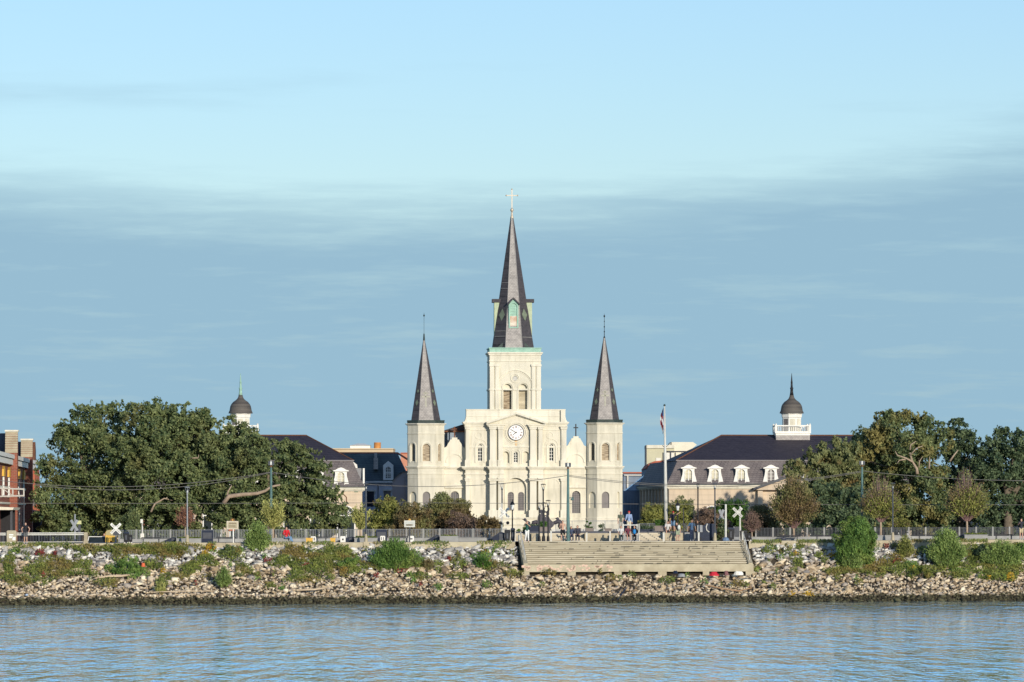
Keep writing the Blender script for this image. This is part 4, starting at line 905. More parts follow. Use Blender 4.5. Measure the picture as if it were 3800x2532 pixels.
for s_, u in ((0, uL), (1, uR-0.35)):
    mb = MB()
    q = [(0.1, zt_+0.1), (-NST*TR-0.5, zb+0.1), (-NST*TR-0.5, 1.9), (0.1, 1.9)]
    v = [Vector(fr(u, d, z))-O for d, z in q]+[Vector(fr(u+0.35, d, z))-O for d, z in q]
    mb.add(v, [(0,1,2,3), (7,6,5,4), (0,4,5,1), (1,5,6,2), (2,6,7,3), (3,7,4,0)]); mb.build('side_wall', M['conc_warm'], stp)
    mb = MB(); uu = u+0.17
    mb.tube([Vector(fr(uu, 0.2, zt_+0.75))-O, Vector(fr(uu, -NST*TR, zb+0.75))-O], 0.035, 6)
    for k in range(5): d = 0.1-k*(NST*TR-0.1)/4*1.0; z = zt_+0.05+(d-0.1)*RI/TR; mb.tube([Vector(fr(uu, d, z))-O, Vector(fr(uu, d, z+0.76))-O], 0.03, 6)
    mb.build('handrail', M['palepole'], stp)
mb = MB()                                             # sprayed paint along the beam
random.seed(5)
for p0, p1, c in ((1990, 2130, 0), (2140, 2180, 0), (2198, 2226, 1), (2242, 2264, 1), (1934, 1962, 0)):
    for k in range(int((p1-p0)/4)):
        a = uof(random.uniform(p0, p1))-0.35; z = random.uniform(2.5, 2.9); r_ = random.uniform(.06, .18)
        v = [Vector(fr(a+r_*cos(t), -NST*TR-0.955, z+r_*0.7*sin(t)))-O for t in (0.3, 1.4, 2.6, 3.7, 4.5, 5.6)]; mb.add(v, [(0, 1, 2, 3, 4, 5)])
mb.build('painted_graffiti', mat('pink_spray_paint', (0.66, 0.42, 0.34), 0.8, (0.55, 0.44, 0.31), 2.5), stp)

# capping walls along the promenade edge --------------------------------------------
def capwall(p0, p1, label, seed):
    random.seed(seed); a, b = uof(p0), uof(p1); o = Vector(((a+b)/2, 445+0.27*(a+b)/2, 4.3)); root = empty('retaining_wall', o, label, 'low wall')
    x = a; k = 0
    while x < b-0.5:
        ln = min(random.uniform(2.2, 3.6), b-x); mb = MB(); d0 = -0.42-random.uniform(0, .05); zt = gz(x)+0.012+random.uniform(-.03, .03)
        v = [Vector((u, 445+0.27*u+d, z))-o for z in (4.2, zt) for u, d in ((x+0.01, d0), (x+ln-0.02, d0), (x+ln-0.02, -0.05), (x+0.01, -0.05))]
        mb.add(v, [(0,3,2,1),(4,5,6,7),(0,1,5,4),(1,2,6,5),(2,3,7,6),(3,0,4,7)]); mb.build('coping_block', M['conc_warm'], root); x += ln; k += 1
capwall(-60, 1915, 'low pale wall of coping blocks edging the promenade left of the steps', 3)
capwall(2778, 3870, 'low pale wall of coping blocks edging the promenade right of the steps', 4)

# rubble -----------------------------------------------------------------------------
import bmesh
def hull(seed, flat=0.7):
    r_ = np.random.default_rng(seed); bm = bmesh.new()
    for p in r_.normal(size=(11, 3)):
        p = p/np.linalg.norm(p)*r_.uniform(0.8, 1.1); bm.verts.new((p[0]*1.15, p[1], p[2]*flat))
    g = bmesh.ops.convex_hull(bm, input=bm.verts[:]); bmesh.ops.delete(bm, geom=[e for e in g['geom_interior'] if isinstance(e, bmesh.types.BMVert)], context='VERTS')
    bm.verts.ensure_lookup_table(); bm.verts.index_update(); V = np.array([v.co[:] for v in bm.verts]); T = np.array([[v.index for v in f.verts] for f in bm.faces if len(f.verts) == 3]); bm.free(); return V, T
protos = [hull(s, 0.55+0.05*(s % 5)) for s in range(26)]
def rockmat():
    m = bpy.data.materials.new('bank_rock'); m.use_nodes = True; nt = m.node_tree; N = nt.nodes; L = nt.links; b = N['Principled BSDF']; b.inputs['Roughness'].default_value = 0.9; b.inputs['Specular IOR Level'].default_value = 0.2
    g = N.new('ShaderNodeNewGeometry'); r = N.new('ShaderNodeValToRGB'); e = r.color_ramp.elements
    cs = [(0.0, (0.10, 0.075, 0.055)), (0.2, (0.32, 0.24, 0.15)), (0.42, (0.54, 0.42, 0.27)), (0.58, (0.38, 0.33, 0.28)), (0.78, (0.66, 0.54, 0.37)), (1.0, (0.80, 0.70, 0.52))]
    e[0].position, e[0].color = 0, (*cs[0][1], 1); e[1].position, e[1].color = 1, (*cs[-1][1], 1)
    for p_, c in cs[1:-1]: q = e.new(p_); q.color = (*c, 1)
    L.new(g.outputs['Random Per Island'], r.inputs[0])
    r2 = N.new('ShaderNodeValToRGB'); e = r2.color_ramp.elements; e[0].color = (0.17, 0.155, 0.145, 1); e[1].color = (0.80, 0.77, 0.69, 1); L.new(g.outputs['Random Per Island'], r2.inputs[0])
    sp = N.new('ShaderNodeSeparateXYZ'); L.new(g.outputs['Position'], sp.inputs[0])
    n = N.new('ShaderNodeTexNoise'); n.inputs['Scale'].default_value = 0.35; n.inputs['Detail'].default_value = 5; L.new(g.outputs['Position'], n.inputs[0])
    def mth(op, a, b_):
        q = N.new('ShaderNodeMath'); q.operation = op
        for i, v in enumerate((a, b_)):
            if isinstance(v, (int, float)): q.inputs[i].default_value = v
            else: L.new(v, q.inputs[i])
        return q.outputs[0]
    hz = mth('ADD', sp.outputs['Z'], mth('MULTIPLY', mth('SUBTRACT', n.outputs[0], 0.5), 4.0))
    a = N.new('ShaderNodeMapRange'); a.inputs[1].default_value = 2.7; a.inputs[2].default_value = 3.5; L.new(hz, a.inputs[0])
    mx = N.new('ShaderNodeMix'); mx.data_type = 'RGBA'; L.new(a.outputs[0], mx.inputs[0]); L.new(r.outputs[0], mx.inputs[6]); L.new(r2.outputs[0], mx.inputs[7])
    n3 = N.new('ShaderNodeTexNoise'); n3.inputs['Scale'].default_value = 2.2; n3.inputs['Detail'].default_value = 4; L.new(g.outputs['Position'], n3.inputs[0])
    al = mth('ADD', sp.outputs['Z'], mth('MULTIPLY', mth('SUBTRACT', n3.outputs[0], 0.5), 1.1))
    a2 = N.new('ShaderNodeMapRange'); a2.inputs[1].default_value = 0.66; a2.inputs[2].default_value = 0.50; L.new(al, a2.inputs[0])
    mx2 = N.new('ShaderNodeMix'); mx2.data_type = 'RGBA'; L.new(a2.outputs[0], mx2.inputs[0]); L.new(mx.outputs[2], mx2.inputs[6])
    r3 = N.new('ShaderNodeValToRGB'); e = r3.color_ramp.elements; e[0].color = (0.022, 0.02, 0.014, 1); e[1].color = (0.11, 0.10, 0.055, 1); L.new(g.outputs['Random Per Island'], r3.inputs[0]); L.new(r3.outputs[0], mx2.inputs[7])
    n4 = N.new('ShaderNodeTexNoise'); n4.inputs['Scale'].default_value = 5; n4.inputs['Detail'].default_value = 5; L.new(g.outputs['Position'], n4.inputs[0])
    bp = N.new('ShaderNodeBump'); bp.inputs['Distance'].default_value = 0.1; bp.inputs['Strength'].default_value = 0.6; L.new(n4.outputs[0], bp.inputs['Height']); L.new(bp.outputs[0], b.inputs['Normal'])
    L.new(mx2.outputs[2], b.inputs['Base Color']); return m
M['rock'] = rockmat()
def in_steps(px, d): return 1918 < px < 2795 and d > -5.0
def rot_rand(r_):
    q = r_.normal(size=4); q /= np.linalg.norm(q); a, b, c, d = q
    return np.array([[1-2*(c*c+d*d), 2*(b*c-a*d), 2*(b*d+a*c)], [2*(b*c+a*d), 1-2*(b*b+d*d), 2*(c*d-a*b)], [2*(b*d-a*c), 2*(c*d+a*b), 1-2*(b*b+c*c)]])
Vs, Ts, off = [], [], 0
for i in range(33000):
    x = rng.uniform(-49, 51); d = rng.uniform(-14.3, 0.0)
    if rng.random() < 0.25: d = rng.uniform(-14.3, -11.5)
    Y = 445+0.27*x+d; px = CX+x*F/Y
    if in_steps(px, d): continue
    r_ = rng.uniform(.06, .17)*(1.5 if rng.random() < .12 else 1) if d < -9.5 else (rng.uniform(.07, .20)*(1.5 if rng.random() < .15 else 1) if d < -5 else rng.uniform(.10, .31))
    r_ *= float(np.exp(rng.normal()*.28)); V, T = protos[i % 26]; z = bank_z(d)+r_*rng.uniform(-0.2, 0.3)+.10*sin(x*.9)*sin(x*.37+d)
    if 1925 < px < 2790 and z > 2.05 and d > -7.2: z -= 0.35
    Rm = rot_rand(rng); sq = np.array([rng.uniform(.8, 1.35), 1, rng.uniform(.55, .95)])
    Vs.append((V@Rm.T)*sq*r_+np.array([x, Y, z])); Ts.append(T+off); off += len(V)
V = np.concatenate(Vs); T = np.concatenate(Ts)
me = bpy.data.meshes.new('rubble'); me.vertices.add(len(V)); me.vertices.foreach_set('co', V.astype(np.float32).ravel()); me.loops.add(3*len(T)); me.loops.foreach_set('vertex_index', T.astype(np.int32).ravel())
me.polygons.add(len(T)); me.polygons.foreach_set('loop_start', np.arange(0, 3*len(T), 3, dtype=np.int32)); me.update(calc_edges=True); me.validate(); me.materials.append(M['rock'])
rb = bpy.data.objects.new('rubble', me); col.objects.link(rb); tag(rb, 'loose broken rubble and small stones covering the river bank', 'rubble', kind='stuff')
rmesh = []
for k in range(14):
    V, T = protos[k]; m_ = bpy.data.meshes.new('boulder'); m_.from_pydata(V.tolist(), [], T.tolist()); m_.materials.append(M['rock']); rmesh.append(m_)
random.seed(21); cnt = 0; bands = [(930, 1330, -4.6, -0.6, 0), (2800, 3200, -6.5, -0.6, 1), (1560, 1910, -5.2, -0.8, 1), (0, 480, -5, -1, 0.8), (3230, 3420, -5, -1, 0.5), (0, 3800, -11, -1, 1.2), (1000, 3800, -11.5, -6, 1.2)]
bsrc = bpy.data.objects.new('boulder', rmesh[0]); tag(bsrc, 'angular boulder lying among the rubble on the river bank', 'boulder', 'riprap boulders on the river bank')
while cnt < 290:
    p0, p1, d0, d1, wgt = bands[cnt % len(bands)]; px = random.uniform(p0, p1); d = random.uniform(d0, d1)
    if in_steps(px, d): 
        d = random.uniform(-11, -6)
    o = bsrc if cnt == 0 else bsrc.copy(); o.data = rmesh[cnt % 14]; col.objects.link(o)
    Y = Yd(px, d); r_ = random.uniform(.24, .42) if d > -6 else random.uniform(.18, .32)
    o.location = ((px-CX)*Y/F, Y, bank_z(d)+r_*0.22); o.scale = (r_*1.1, r_, r_*0.9); o.rotation_euler = (random.uniform(-.4, .4), random.uniform(-.4, .4), random.uniform(0, 6.28)); cnt += 1

# ground cover on the bank: uncountable, one object per kind -------------------------
def patchpts(plist, dens, hgt):
    C, Nn = [], []
    for px, py, rx, ry in plist:
        n = int(dens*rx*ry/12)
        for _ in range(n):
            a = rng.uniform(0, 2*pi); q = sqrt(rng.random())*(0.8+0.25*sin(3*a+px)); x = px+rx*q*cos(a); y = py+ry*q*sin(a); t = (y-2024)/(2122-2024)
            d = -5*t if y < 2122 else -5-9*(y-2122)/118; d = max(min(d, -0.2), -13)
            if in_steps(x, d): continue
            Y = Yd(x, d); C.append(((x-CX)*Y/F, Y, bank_z(d)+rng.uniform(0.15, 0.2+hgt)*(1.1-0.5*q))); Nn.append((rng.normal()*.6, -0.7+rng.normal()*.4, 0.6+rng.normal()*.4))
    return np.array(C), np.array(Nn)
gc = {
 ('ground_vines', 'green and yellow vines creeping over the rocks of the bank', 'vine'): [(30,2130,34,60),(215,2115,110,52),(130,2120,50,30),(450,2045,90,20),(560,2045,110,20),(680,2040,90,18),(610,2065,60,25),(560,2105,50,22),(700,2120,45,22),(720,2105,40,18),(860,2060,60,28),(1100,2058,80,30),(1180,2085,70,32),(1250,2060,90,40),(1240,2100,60,22),(1290,2125,50,22),(1100,2140,38,34),(1050,2100,40,20),(1560,2100,35,26),(1625,2110,26,24),(1700,2100,30,22),(1830,2105,60,16),(2040,2138,34,10),(2270,2158,36,8),(1400,2105,60,20),(3130,2120,45,28),(3270,2108,60,28),(3340,2125,90,24),(3450,2130,60,16),(3350,2055,45,36),(3640,2090,60,40),(3730,2100,80,40),(3780,2060,40,50),(3560,2150,70,14),(2740,2185,40,10),(2960,2100,24,10),(600,2180,26,34),(150,2035,60,10),(60,2030,40,8),(250,2035,60,9),(3700,2160,80,14),(1000,2185,30,10),(330,2045,70,18),(480,2052,120,22),(620,2048,110,22),(300,2110,60,30),(400,2170,60,18),(90,2160,60,22),(30,2090,40,30),(760,2085,60,26),(650,2150,60,20),(900,2120,40,30),(1080,2090,90,36),(1230,2078,110,38),(1180,2120,80,26),(1330,2110,60,22),(1150,2160,60,14),(1700,2150,50,14),(1560,2150,40,16),(1900,2140,40,16),(2480,2170,40,10),(3240,2130,80,24),(3330,2095,50,30),(3560,2120,80,26),(3680,2130,90,30),(3760,2130,50,40),(3600,2060,70,30),(3430,2060,40,20),(3100,2135,60,14),(3690,2050,100,22)],
 ('red_creeper', 'red creeper leaves over the bank rocks', 'redvine'): [(150,2058,24,9),(205,2068,20,12),(1515,2100,26,10),(1490,2120,26,12),(1395,2148,18,7),(3320,2105,10,10),(3290,2040,12,8),(1560,2180,10,5)],
 ('yellow_flowers', 'yellow and orange flowering weeds on the bank', 'yellowfl'): [(780,2043,24,14),(760,2065,16,12),(1280,2125,14,8),(605,2127,14,6),(1120,2048,8,7),(3670,2165,12,6),(3750,2160,22,14),(2940,2232,16,5),(3000,2228,24,4)],
 ('bright_weeds', 'bright green weeds sprouting between the bank rocks', 'bright'): [(470,2110,70,42),(1045,2195,16,8),(1625,2193,22,9),(1805,2183,22,13),(1795,2080,50,30),(1210,2030,40,8),(1860,2030,30,10),(1840,2045,14,20),(1620,2030,30,8),(2600,2182,5,5),(3380,2115,50,20),(3560,2140,40,12),(2880,2134,8,5),(1325,2088,20,10),(510,2130,50,22)],
}
random.seed(77)
for key, pl in gc.items():
    nn_ = {'vine': 170, 'bright': 40, 'redvine': 12, 'yellowfl': 14}[key[2]]
    for _ in range(nn_):
        px_ = random.uniform(0, 3800)
        if 1900 < px_ < 2800 and random.random() < .6: continue
        pl.append((px_, random.triangular(2025, 2200, 2060), random.uniform(6, 24), random.uniform(3, 10)))
for (nm, lb, mt), pl in gc.items():
    C, Nn = patchpts(pl, 5.0 if mt in ('vine', 'bright') else 6, 0.4); o = leaves(nm, C, Nn, 0.085, LM[mt], aspect=0.55, up=0.5); tag(o, lb, 'ground cover', kind='stuff')
# grass fringe along the coping
C, Nn = [], []
for k in range(9000):
    px = rng.choice([rng.uniform(0, 1900), rng.uniform(2790, 3800)]); 
    if sin(px*0.013)+sin(px*0.031+2) < 0.1 and not (1770 < px < 1900 or 2790 < px < 2900): continue
    Y = Yd(px, -0.45); X_ = (px-CX)*Y/F; C.append((X_, Y+rng.uniform(-.25, .15), gz(X_)+rng.uniform(-.15, .1))); Nn.append((rng.normal()*.3, -1, 0.2))
o = leaves('grass', np.array(C), np.array(Nn), 0.08, LM['vine'], aspect=0.25, up=3); tag(o, 'grass fringe along the top of the bank', 'grass', kind='stuff')
# ================================================================ buildings beyond
def house(name, label, px0, px1, py_top, Y, m, dp=10, base=3.75, cat='building', rz=0):
    s = F/Y; w_ = (px1-px0)/s; c = P((px0+px1)/2, HY, Y); root = empty(name, (c.x, Y, base), label, cat, rz=rz)
    z = lambda py: EYE-(py-HY)/s-base
    x = lambda px: (px-(px0+px1)/2)/s
    if m: mb = MB(); mb.box(-w_/2, w_/2, 0, dp, 0, z(py_top)); mb.build('wall', M[m] if isinstance(m, str) else m, root)
    return root, x, z, s
sandm = mat('sand_coloured_plaster', (0.62, 0.50, 0.33), 0.9, (0.55, 0.43, 0.28), 0.6)
r_, x, z, s = house('flat_roofed_building', 'sand coloured flat-roofed block with a white penthouse and a rusty tank on top', 1225, 1459, 1667, 780, sandm, 14)
mb = MB(); mb.box(x(1224), x(1460), -0.2, 14, z(1668), z(1664)); mb.build('parapet', M['rust'] if False else sandm, r_)
mb = MB(); mb.box(x(1298), x(1372), 2, 8, z(1667), z(1652)); mb.build('penthouse', M['white'], r_)
mb = MB(); mb.loft([[(x(1296), 1.8, z(1653)), (x(1374), 1.8, z(1653)), (x(1374), 8.2, z(1653)), (x(1296), 8.2, z(1653))], [(x(1322), 4, z(1645)), (x(1350), 4, z(1645)), (x(1350), 6, z(1645)), (x(1322), 6, z(1645))]]); mb.build('penthouse_roof', M['white'], r_)
mb = MB(); mb.lathe(x(1398), 4, [(13/s, z(1668)), (13/s, z(1641))], 14); mb.build('rusty_tank', mat('rusted_tank', (0.60, 0.28, 0.08), 0.8, (0.36, 0.13, 0.04), 1.5), r_)
# blue-grey house with a slate roof and a dormer
blue = mat('grey_blue_plaster', (0.74, 0.78, 0.86), 0.85, (0.62, 0.66, 0.74), 0.8)
r_, x, z, s = house('slate_roofed_house', 'grey-blue house with dark slate roof, white dormer and chimney left of the church', 1262, 1515, 1788, 700, blue, 9)
mb = MB(); mb.loft([[(x(1255), -0.5, z(1788)), (x(1522), -0.5, z(1788)), (x(1522), 9.5, z(1788)), (x(1255), 9.5, z(1788))], [(x(1250), 4.0, z(1682)), (x(1473), 4.0, z(1682)), (x(1473), 5, z(1682)), (x(1250), 5, z(1682))]]); mb.build('roof', M['slate_green'], r_)
mb = MB(); mb.tube([(x(1250), 4.5, z(1681)), (x(1473), 4.5, z(1681)), (x(1521), -0.3, z(1730)) if False else (x(1522), 0.5, z(1712))], 0.14, 5); mb.build('ridge_tiles', M['brick_or'], r_)
mb = MB(); mb.box(x(1386), x(1402), 0.4, 1.6, z(1742), z(1700)); mb.box(x(1387), x(1397), 2.2, 3.4, z(1705), z(1680)); mb.build('chimney', M['slate_front'], r_)
mb = MB(); mb.box(x(1255), x(1515), -0.75, 0, z(1792), z(1786)); mb.build('gutter', M['white'], r_)
dd = empty('dormer', (x(1441), -0.4, 0), None, None); dd.parent = r_; dw = 19/s
mb = MB(); mb.plate((0, 0, 0), Ux, Ny, [(-dw, z(1782)), (dw, z(1782)), (dw, z(1727)), (0, z(1711)), (-dw, z(1727))], [arch(0, z(1776), z(1733), 9/s)], 0.3); mb.build('dormer_surround', M['white'], dd)
mb = MB(); mb.prism([(-dw, z(1783)), (dw, z(1783)), (dw, z(1728)), (0, z(1712)), (-dw, z(1728))], 0.3, 3.5); mb.build('dormer_cheek', M['slate_green'], dd)
mb = MB(); mb.panel((0, 0.15, 0), Ux, Ny, arch(0, z(1776), z(1733), 9/s), 0); g_ = mb.build('window', M['glass'], dd)
mb = MB()
for k in (-3, 3): mb.box(k/s-.03, k/s+.03, 0.08, 0.14, z(1776), z(1734))
for k in range(5): mb.box(-9/s, 9/s, 0.09, 0.13, z(1776-8*k)-.03, z(1776-8*k)+.03)
mb.box(-9/s, 9/s, .07, .12, z(1757), z(1754)); mb.build('glazing_bar', M['white'], g_)
for a, b, t, bt_, mm in ((1362, 1388, 1824, 1880, 'navy'), (1424, 1450, 1822, 1885, 'glass_grey')):
    mb = MB(); mb.box(x(a), x(b), -0.04, 0.02, z(bt_), z(t)); f_ = mb.build('door', M[mm], r_); mb = MB(); mb.box(x(a-4), x(b+8), -0.3, 0, z(t), z(t-6)); mb.box(x(a-3), x(a), -.08, 0, z(bt_), z(t)); mb.box(x(b), x(b+3), -.08, 0, z(bt_), z(t)); mb.build('door_frame', M['rail_white'], f_)
mb = MB(); mb.tube([(x(1403), -0.2, z(1800)), (x(1403), -0.2, z(1880))], 0.07, 6); mb.build('drainpipe', M['grey'], r_)
# small white lean-to gable beside
r_, x, z, s = house('white_gable_annex', 'small white gabled annex peeping between the mansard roof and the slate roof', 1306, 1340, 1738, 690, 'grey', 4)
mb = MB(); mb.prism([(x(1306), z(1738)), (x(1327), z(1738)), (x(1325), z(1725)), (x(1306), z(1710))], -0.3, 0.0); mb.build('gable', M['white'], r_)
# curved dark metal roofed pavilion next to the left tower
r_, x, z, s = house('bow_fronted_annex', 'shaded blue-grey annex with a rounded roof shoulder beside the left church tower', 1456, 1517, 1785, 675, None, 8)
sh = [(x(1456), 0), (x(1517), 0), (x(1517), z(1752)), (x(1497), z(1753)), (x(1480), z(1762)), (x(1464), z(1778)), (x(1456), z(1787))]
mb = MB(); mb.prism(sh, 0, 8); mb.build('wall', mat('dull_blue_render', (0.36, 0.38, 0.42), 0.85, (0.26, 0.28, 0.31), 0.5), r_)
mb = MB(); mb.prism([(a, b+0.001) for a, b in sh[2:]]+[(a, b+0.15) for a, b in reversed(sh[2:])], -0.2, 8.1); mb.build('roof_edge', M['slate_green'], r_)
mb = MB(); mb.box(x(1500), x(1506), -0.12, 0, 0, z(1760)); mb.build('drainpipe', M['grey'], r_)
r_, x, z, s = house('brick_chimney_stack', 'broad pink brick chimney just left of the left church tower', 1487, 1513, 1681, 730, mat('pink_brick', (0.60, 0.28, 0.18), 0.9, (0.5, 0.22, 0.14), 1), 2, cat='chimney')
mb = MB(); mb.box(x(1486), x(1514), -0.1, 2.1, z(1684), z(1680)); mb.build('chimney_cap', M['brick_or'], r_)
# right: cream tower block and its white plant room
r_, x, z, s = house('cream_tower_block', 'cream block behind the flagpole with a dark left edge', 2400, 2502, 1655, 790, mat('pale_sand_render', (0.58, 0.55, 0.38), 0.9, (0.50, 0.47, 0.33), 0.5), 12)
mb = MB(); mb.box(x(2399), x(2503), -0.25, 12.2, z(1664), z(1652)); mb.build('parapet', M['cream2'], r_)
mb = MB(); mb.box(x(2396), x(2400), -0.1, 6, z(1760), z(1653)); mb.build('drainpipe', M['greydark'], r_)
r_, x, z, s = house('white_plant_room', 'white slope-sided rooftop block behind the hipped slate roof', 2470, 2586, 1690, 800, None, 10)
mb = MB(); mb.prism([(x(2468), 0), (x(2586), 0), (x(2572), z(1662)), (x(2586), z(1651)), (x(2572), z(1641)), (x(2489), z(1641)), (x(2482), z(1655)), (x(2468), z(1662))], 0, 10); mb.build('wall', mat('white_render', (0.72, 0.68, 0.55), 0.85, (0.66, 0.62, 0.5), 0.6), r_)
mb = MB(); mb.box(x(2490), x(2492), -0.2, 0, z(1680), z(1641)); mb.build('drainpipe', M['greydark'], r_)
# shaded row running back between the church and the right mansard house
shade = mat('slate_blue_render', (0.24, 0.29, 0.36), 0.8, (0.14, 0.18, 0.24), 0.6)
r_, x, z, s = house('glass_roofed_row', 'shaded blue row with sloping glazed roofs between church and right mansard house', 2316, 2476, 1760, 705, None, 30)
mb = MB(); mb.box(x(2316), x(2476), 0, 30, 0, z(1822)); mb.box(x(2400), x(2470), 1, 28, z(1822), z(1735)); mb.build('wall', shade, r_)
mb = MB(); mb.prism([(x(2322), z(1821)), (x(2405), z(1821)), (x(2441), z(1735)), (x(2432), z(1735))], 0.2, 14); mb.build('glazed_roof', mat('blue_roof_glass', (0.30, 0.44, 0.60), 0.25, (0.22, 0.34, 0.48), 0.8, spec=0.5), r_)
mb = MB(); mb.prism([(x(2395), z(1740)), (x(2408), z(1722)), (x(2428), z(1712)), (x(2480), z(1706)), (x(2500), z(1706)), (x(2480), z(1730))], 0.6, 24); mb.build('tiled_roof', M['brick_or'], r_)
mb = MB()
for k in range(9): mb.box(x(2328+11*k), x(2331+11*k), -0.05, 0, z(1945), z(1840+6*(k % 2)))
for k in range(5): mb.box(x(2412+13*k), x(2417+13*k), 0.9, 1.0, z(1815), z(1745))
mb.build('shutter', mat('blue_shutters', (0.24, 0.32, 0.40), 0.8, (0.17, 0.24, 0.32), 2), r_)
mb = MB()
for k in range(4): mb.box(x(2418+14*k), x(2425+14*k), 0.95, 1.02, z(1812), z(1748))
mb.build('window', M['glass'], r_)
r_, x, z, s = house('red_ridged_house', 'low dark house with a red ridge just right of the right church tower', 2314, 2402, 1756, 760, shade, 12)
mb = MB(); mb.box(x(2312), x(2402), -0.3, 12, z(1757), z(1752)); mb.build('ridge_tiles', M['brick_or'], r_)
mb = MB(); mb.box(x(2326), x(2332), -0.3, 0, z(1812), z(1764)); mb.box(x(2316), x(2400), -.35, 0, z(1766), z(1762)); mb.build('column', M['palepole'], r_)
r_, x, z, s = house('roof_clutter_block', 'low white and grey roof plant in front of the cream block', 2430, 2545, 1712, 770, 'grey', 5)
mb = MB(); mb.box(x(2434), x(2452), -1, 1, z(1714), z(1700)); mb.box(x(2470), x(2500), -1, 1, z(1714), z(1677)); mb.box(x(2508), x(2540), -1, 1, z(1712), z(1692)); mb.build('roof_plant', M['rail_white'], r_)
mb = MB()
for p_ in (2460, 2488, 2505, 2530): mb.tube([(x(p_), -1.1, z(1714)), (x(p_), -1.1, z(1680))], 0.1, 5)
mb.tube([(x(2466), -1.1, z(1677)), (x(2545), -1.1, z(1677))], 0.1, 5); mb.build('roof_frame', M['greydark'], r_)
# far buildings glimpsed behind: low dark backdrop of the old town under the tree line
# ---------------------------------------------------------------- brick brewery, far left, receding along its long side
A = P(-140, HY, 452); A.z = 0; B = P(122, HY, 606); B.z = 0
du = (B-A); LB = du.length; du.normalize(); ang = atan2(du.y, du.x)
br = empty('brick_warehouse', (A.x, A.y, 3.75), 'long red brick warehouse with steep gables and a white cornice at the far left', 'building', rz=ang)
H1 = 12.9-3.75                                         # parapet height above the street
mb = MB(); mb.box(0, LB, 0, 14, 0, H1-0.9); mb.build('wall', M['brick'], br)
mb = MB(); mb.box(-0.3, LB+0.2, -0.35, 14, H1-0.9, H1-0.35); mb.box(-0.4, LB+0.3, -0.5, 14, H1-0.3, H1+0.1); mb.build('cornice', M['white'], br)
mb = MB(); mb.box(0, LB, -0.08, 0, H1-3.3, H1-3.1); mb.box(0, LB, -0.08, 0, 4.3, 4.5); mb.build('string_course', M['cream2'], br)
mb = MB(); mb.loft([[(0, 0.3, H1+.1), (LB, 0.3, H1+.1), (LB, 13.5, H1+.1), (0, 13.5, H1+.1)], [(0, 5, H1+2.6), (LB, 5, H1+2.6), (LB, 9, H1+2.6), (0, 9, H1+2.6)]]); mb.build('roof', M['slate_green'], br)
def ulocal(px):                                        # where along the facade a picture column lies
    t = (px-CX)/F; d = B-A; k = (A.x-t*A.y)/(t*d.y-d.x); return k*LB
for k in range(13):
    u = 3+k*(LB-6)/12
    for zb_, zt2, mm in ((5.2, 7.0, 'cream2'), (1.8, 3.8, 'glass')):
        mb = MB(); mb.box(u-1.6, u+1.6, -0.06, 0, zb_, zt2); f_ = mb.build('window', M['glass'], br)
        q = MB(); q.box(u-1.75, u+1.75, -0.14, 0, zb_-0.2, zb_); 
        for e in (-1.0, 0, 1.0): q.box(u+e-.09, u+e+.09, -0.12, -0.06, zb_, zt2)
        q.box(u-1.6, u+1.6, -.12, -.06, (zb_+zt2)/2-.07, (zb_+zt2)/2+.07); q.build('window_frame', M['white'], f_)
    mb = MB(); mb.prism([(u-1.8, 7.0), (u+1.8, 7.0), (u+1.5, 7.7), (u, 8.0), (u-1.5, 7.7)], -0.2, 0); mb.build('window_hood', M['yellow'], br)
for a, b, pyt in ((15, 52, 1602), (78, 103, 1634)):
    u0, u1 = ulocal(a+8), ulocal(b); Yb = A.y+du.y*(u0+u1)/2; zt2 = EYE-(pyt-HY)*Yb/F-3.75; um = (u0+u1)/2; hw_ = 2.2; g_ = empty('gable', (0, 0, 0), None, None); g_.parent = br
    mb = MB(); mb.box(um-1.3, um+1.3, -0.75, 0.4, 0, H1+.3); mb.prism([(um-1.3, H1+.3), (um+1.3, H1+.3), (um+0.8, zt2), (um-0.8, zt2)], -0.75, 0.4); mb.build('gable_wall', M['brick'], g_)
    mb = MB(); mb.prism([(um+1.0, H1-.5), (um+5.5, H1-.5), (um+5.0, zt2-0.25), (um+1.0, zt2-0.15)], 0.4, 9); mb.build('gable_roof', mat('blue_black_slate', (0.07, 0.10, 0.15), 0.5, (0.05, 0.07, 0.11), 1), g_)
    mb = MB(); mb.box(um-1.36, um-1.3, -.8, .45, H1+.3, H1+.6)
    for k in range(9): zz = H1+.3+k*(zt2-H1-0.3)/9; t_ = (k+.5)/9; mb.box(um-1.34+.5*t_, um-1.2+.5*t_, -0.8, 0.45, zz, zz+(zt2-H1)/9*.72)
    mb.build('gable_banding', M['conc_warm'], g_)
    mb = MB(); mb.box(um-.95, um+.95, -.85, .5, zt2-.02, zt2+.15); mb.build('gable_coping', M['cream2'], g_)
mb = MB(); mb.prism([(LB-3, H1), (LB+1.5, H1), (LB+1.2, H1+1.2), (LB-0.4, H1+2.2), (LB-1.5, H1+1.4)], -0.3, 1.5); mb.build('end_gable', M['rust'], br)
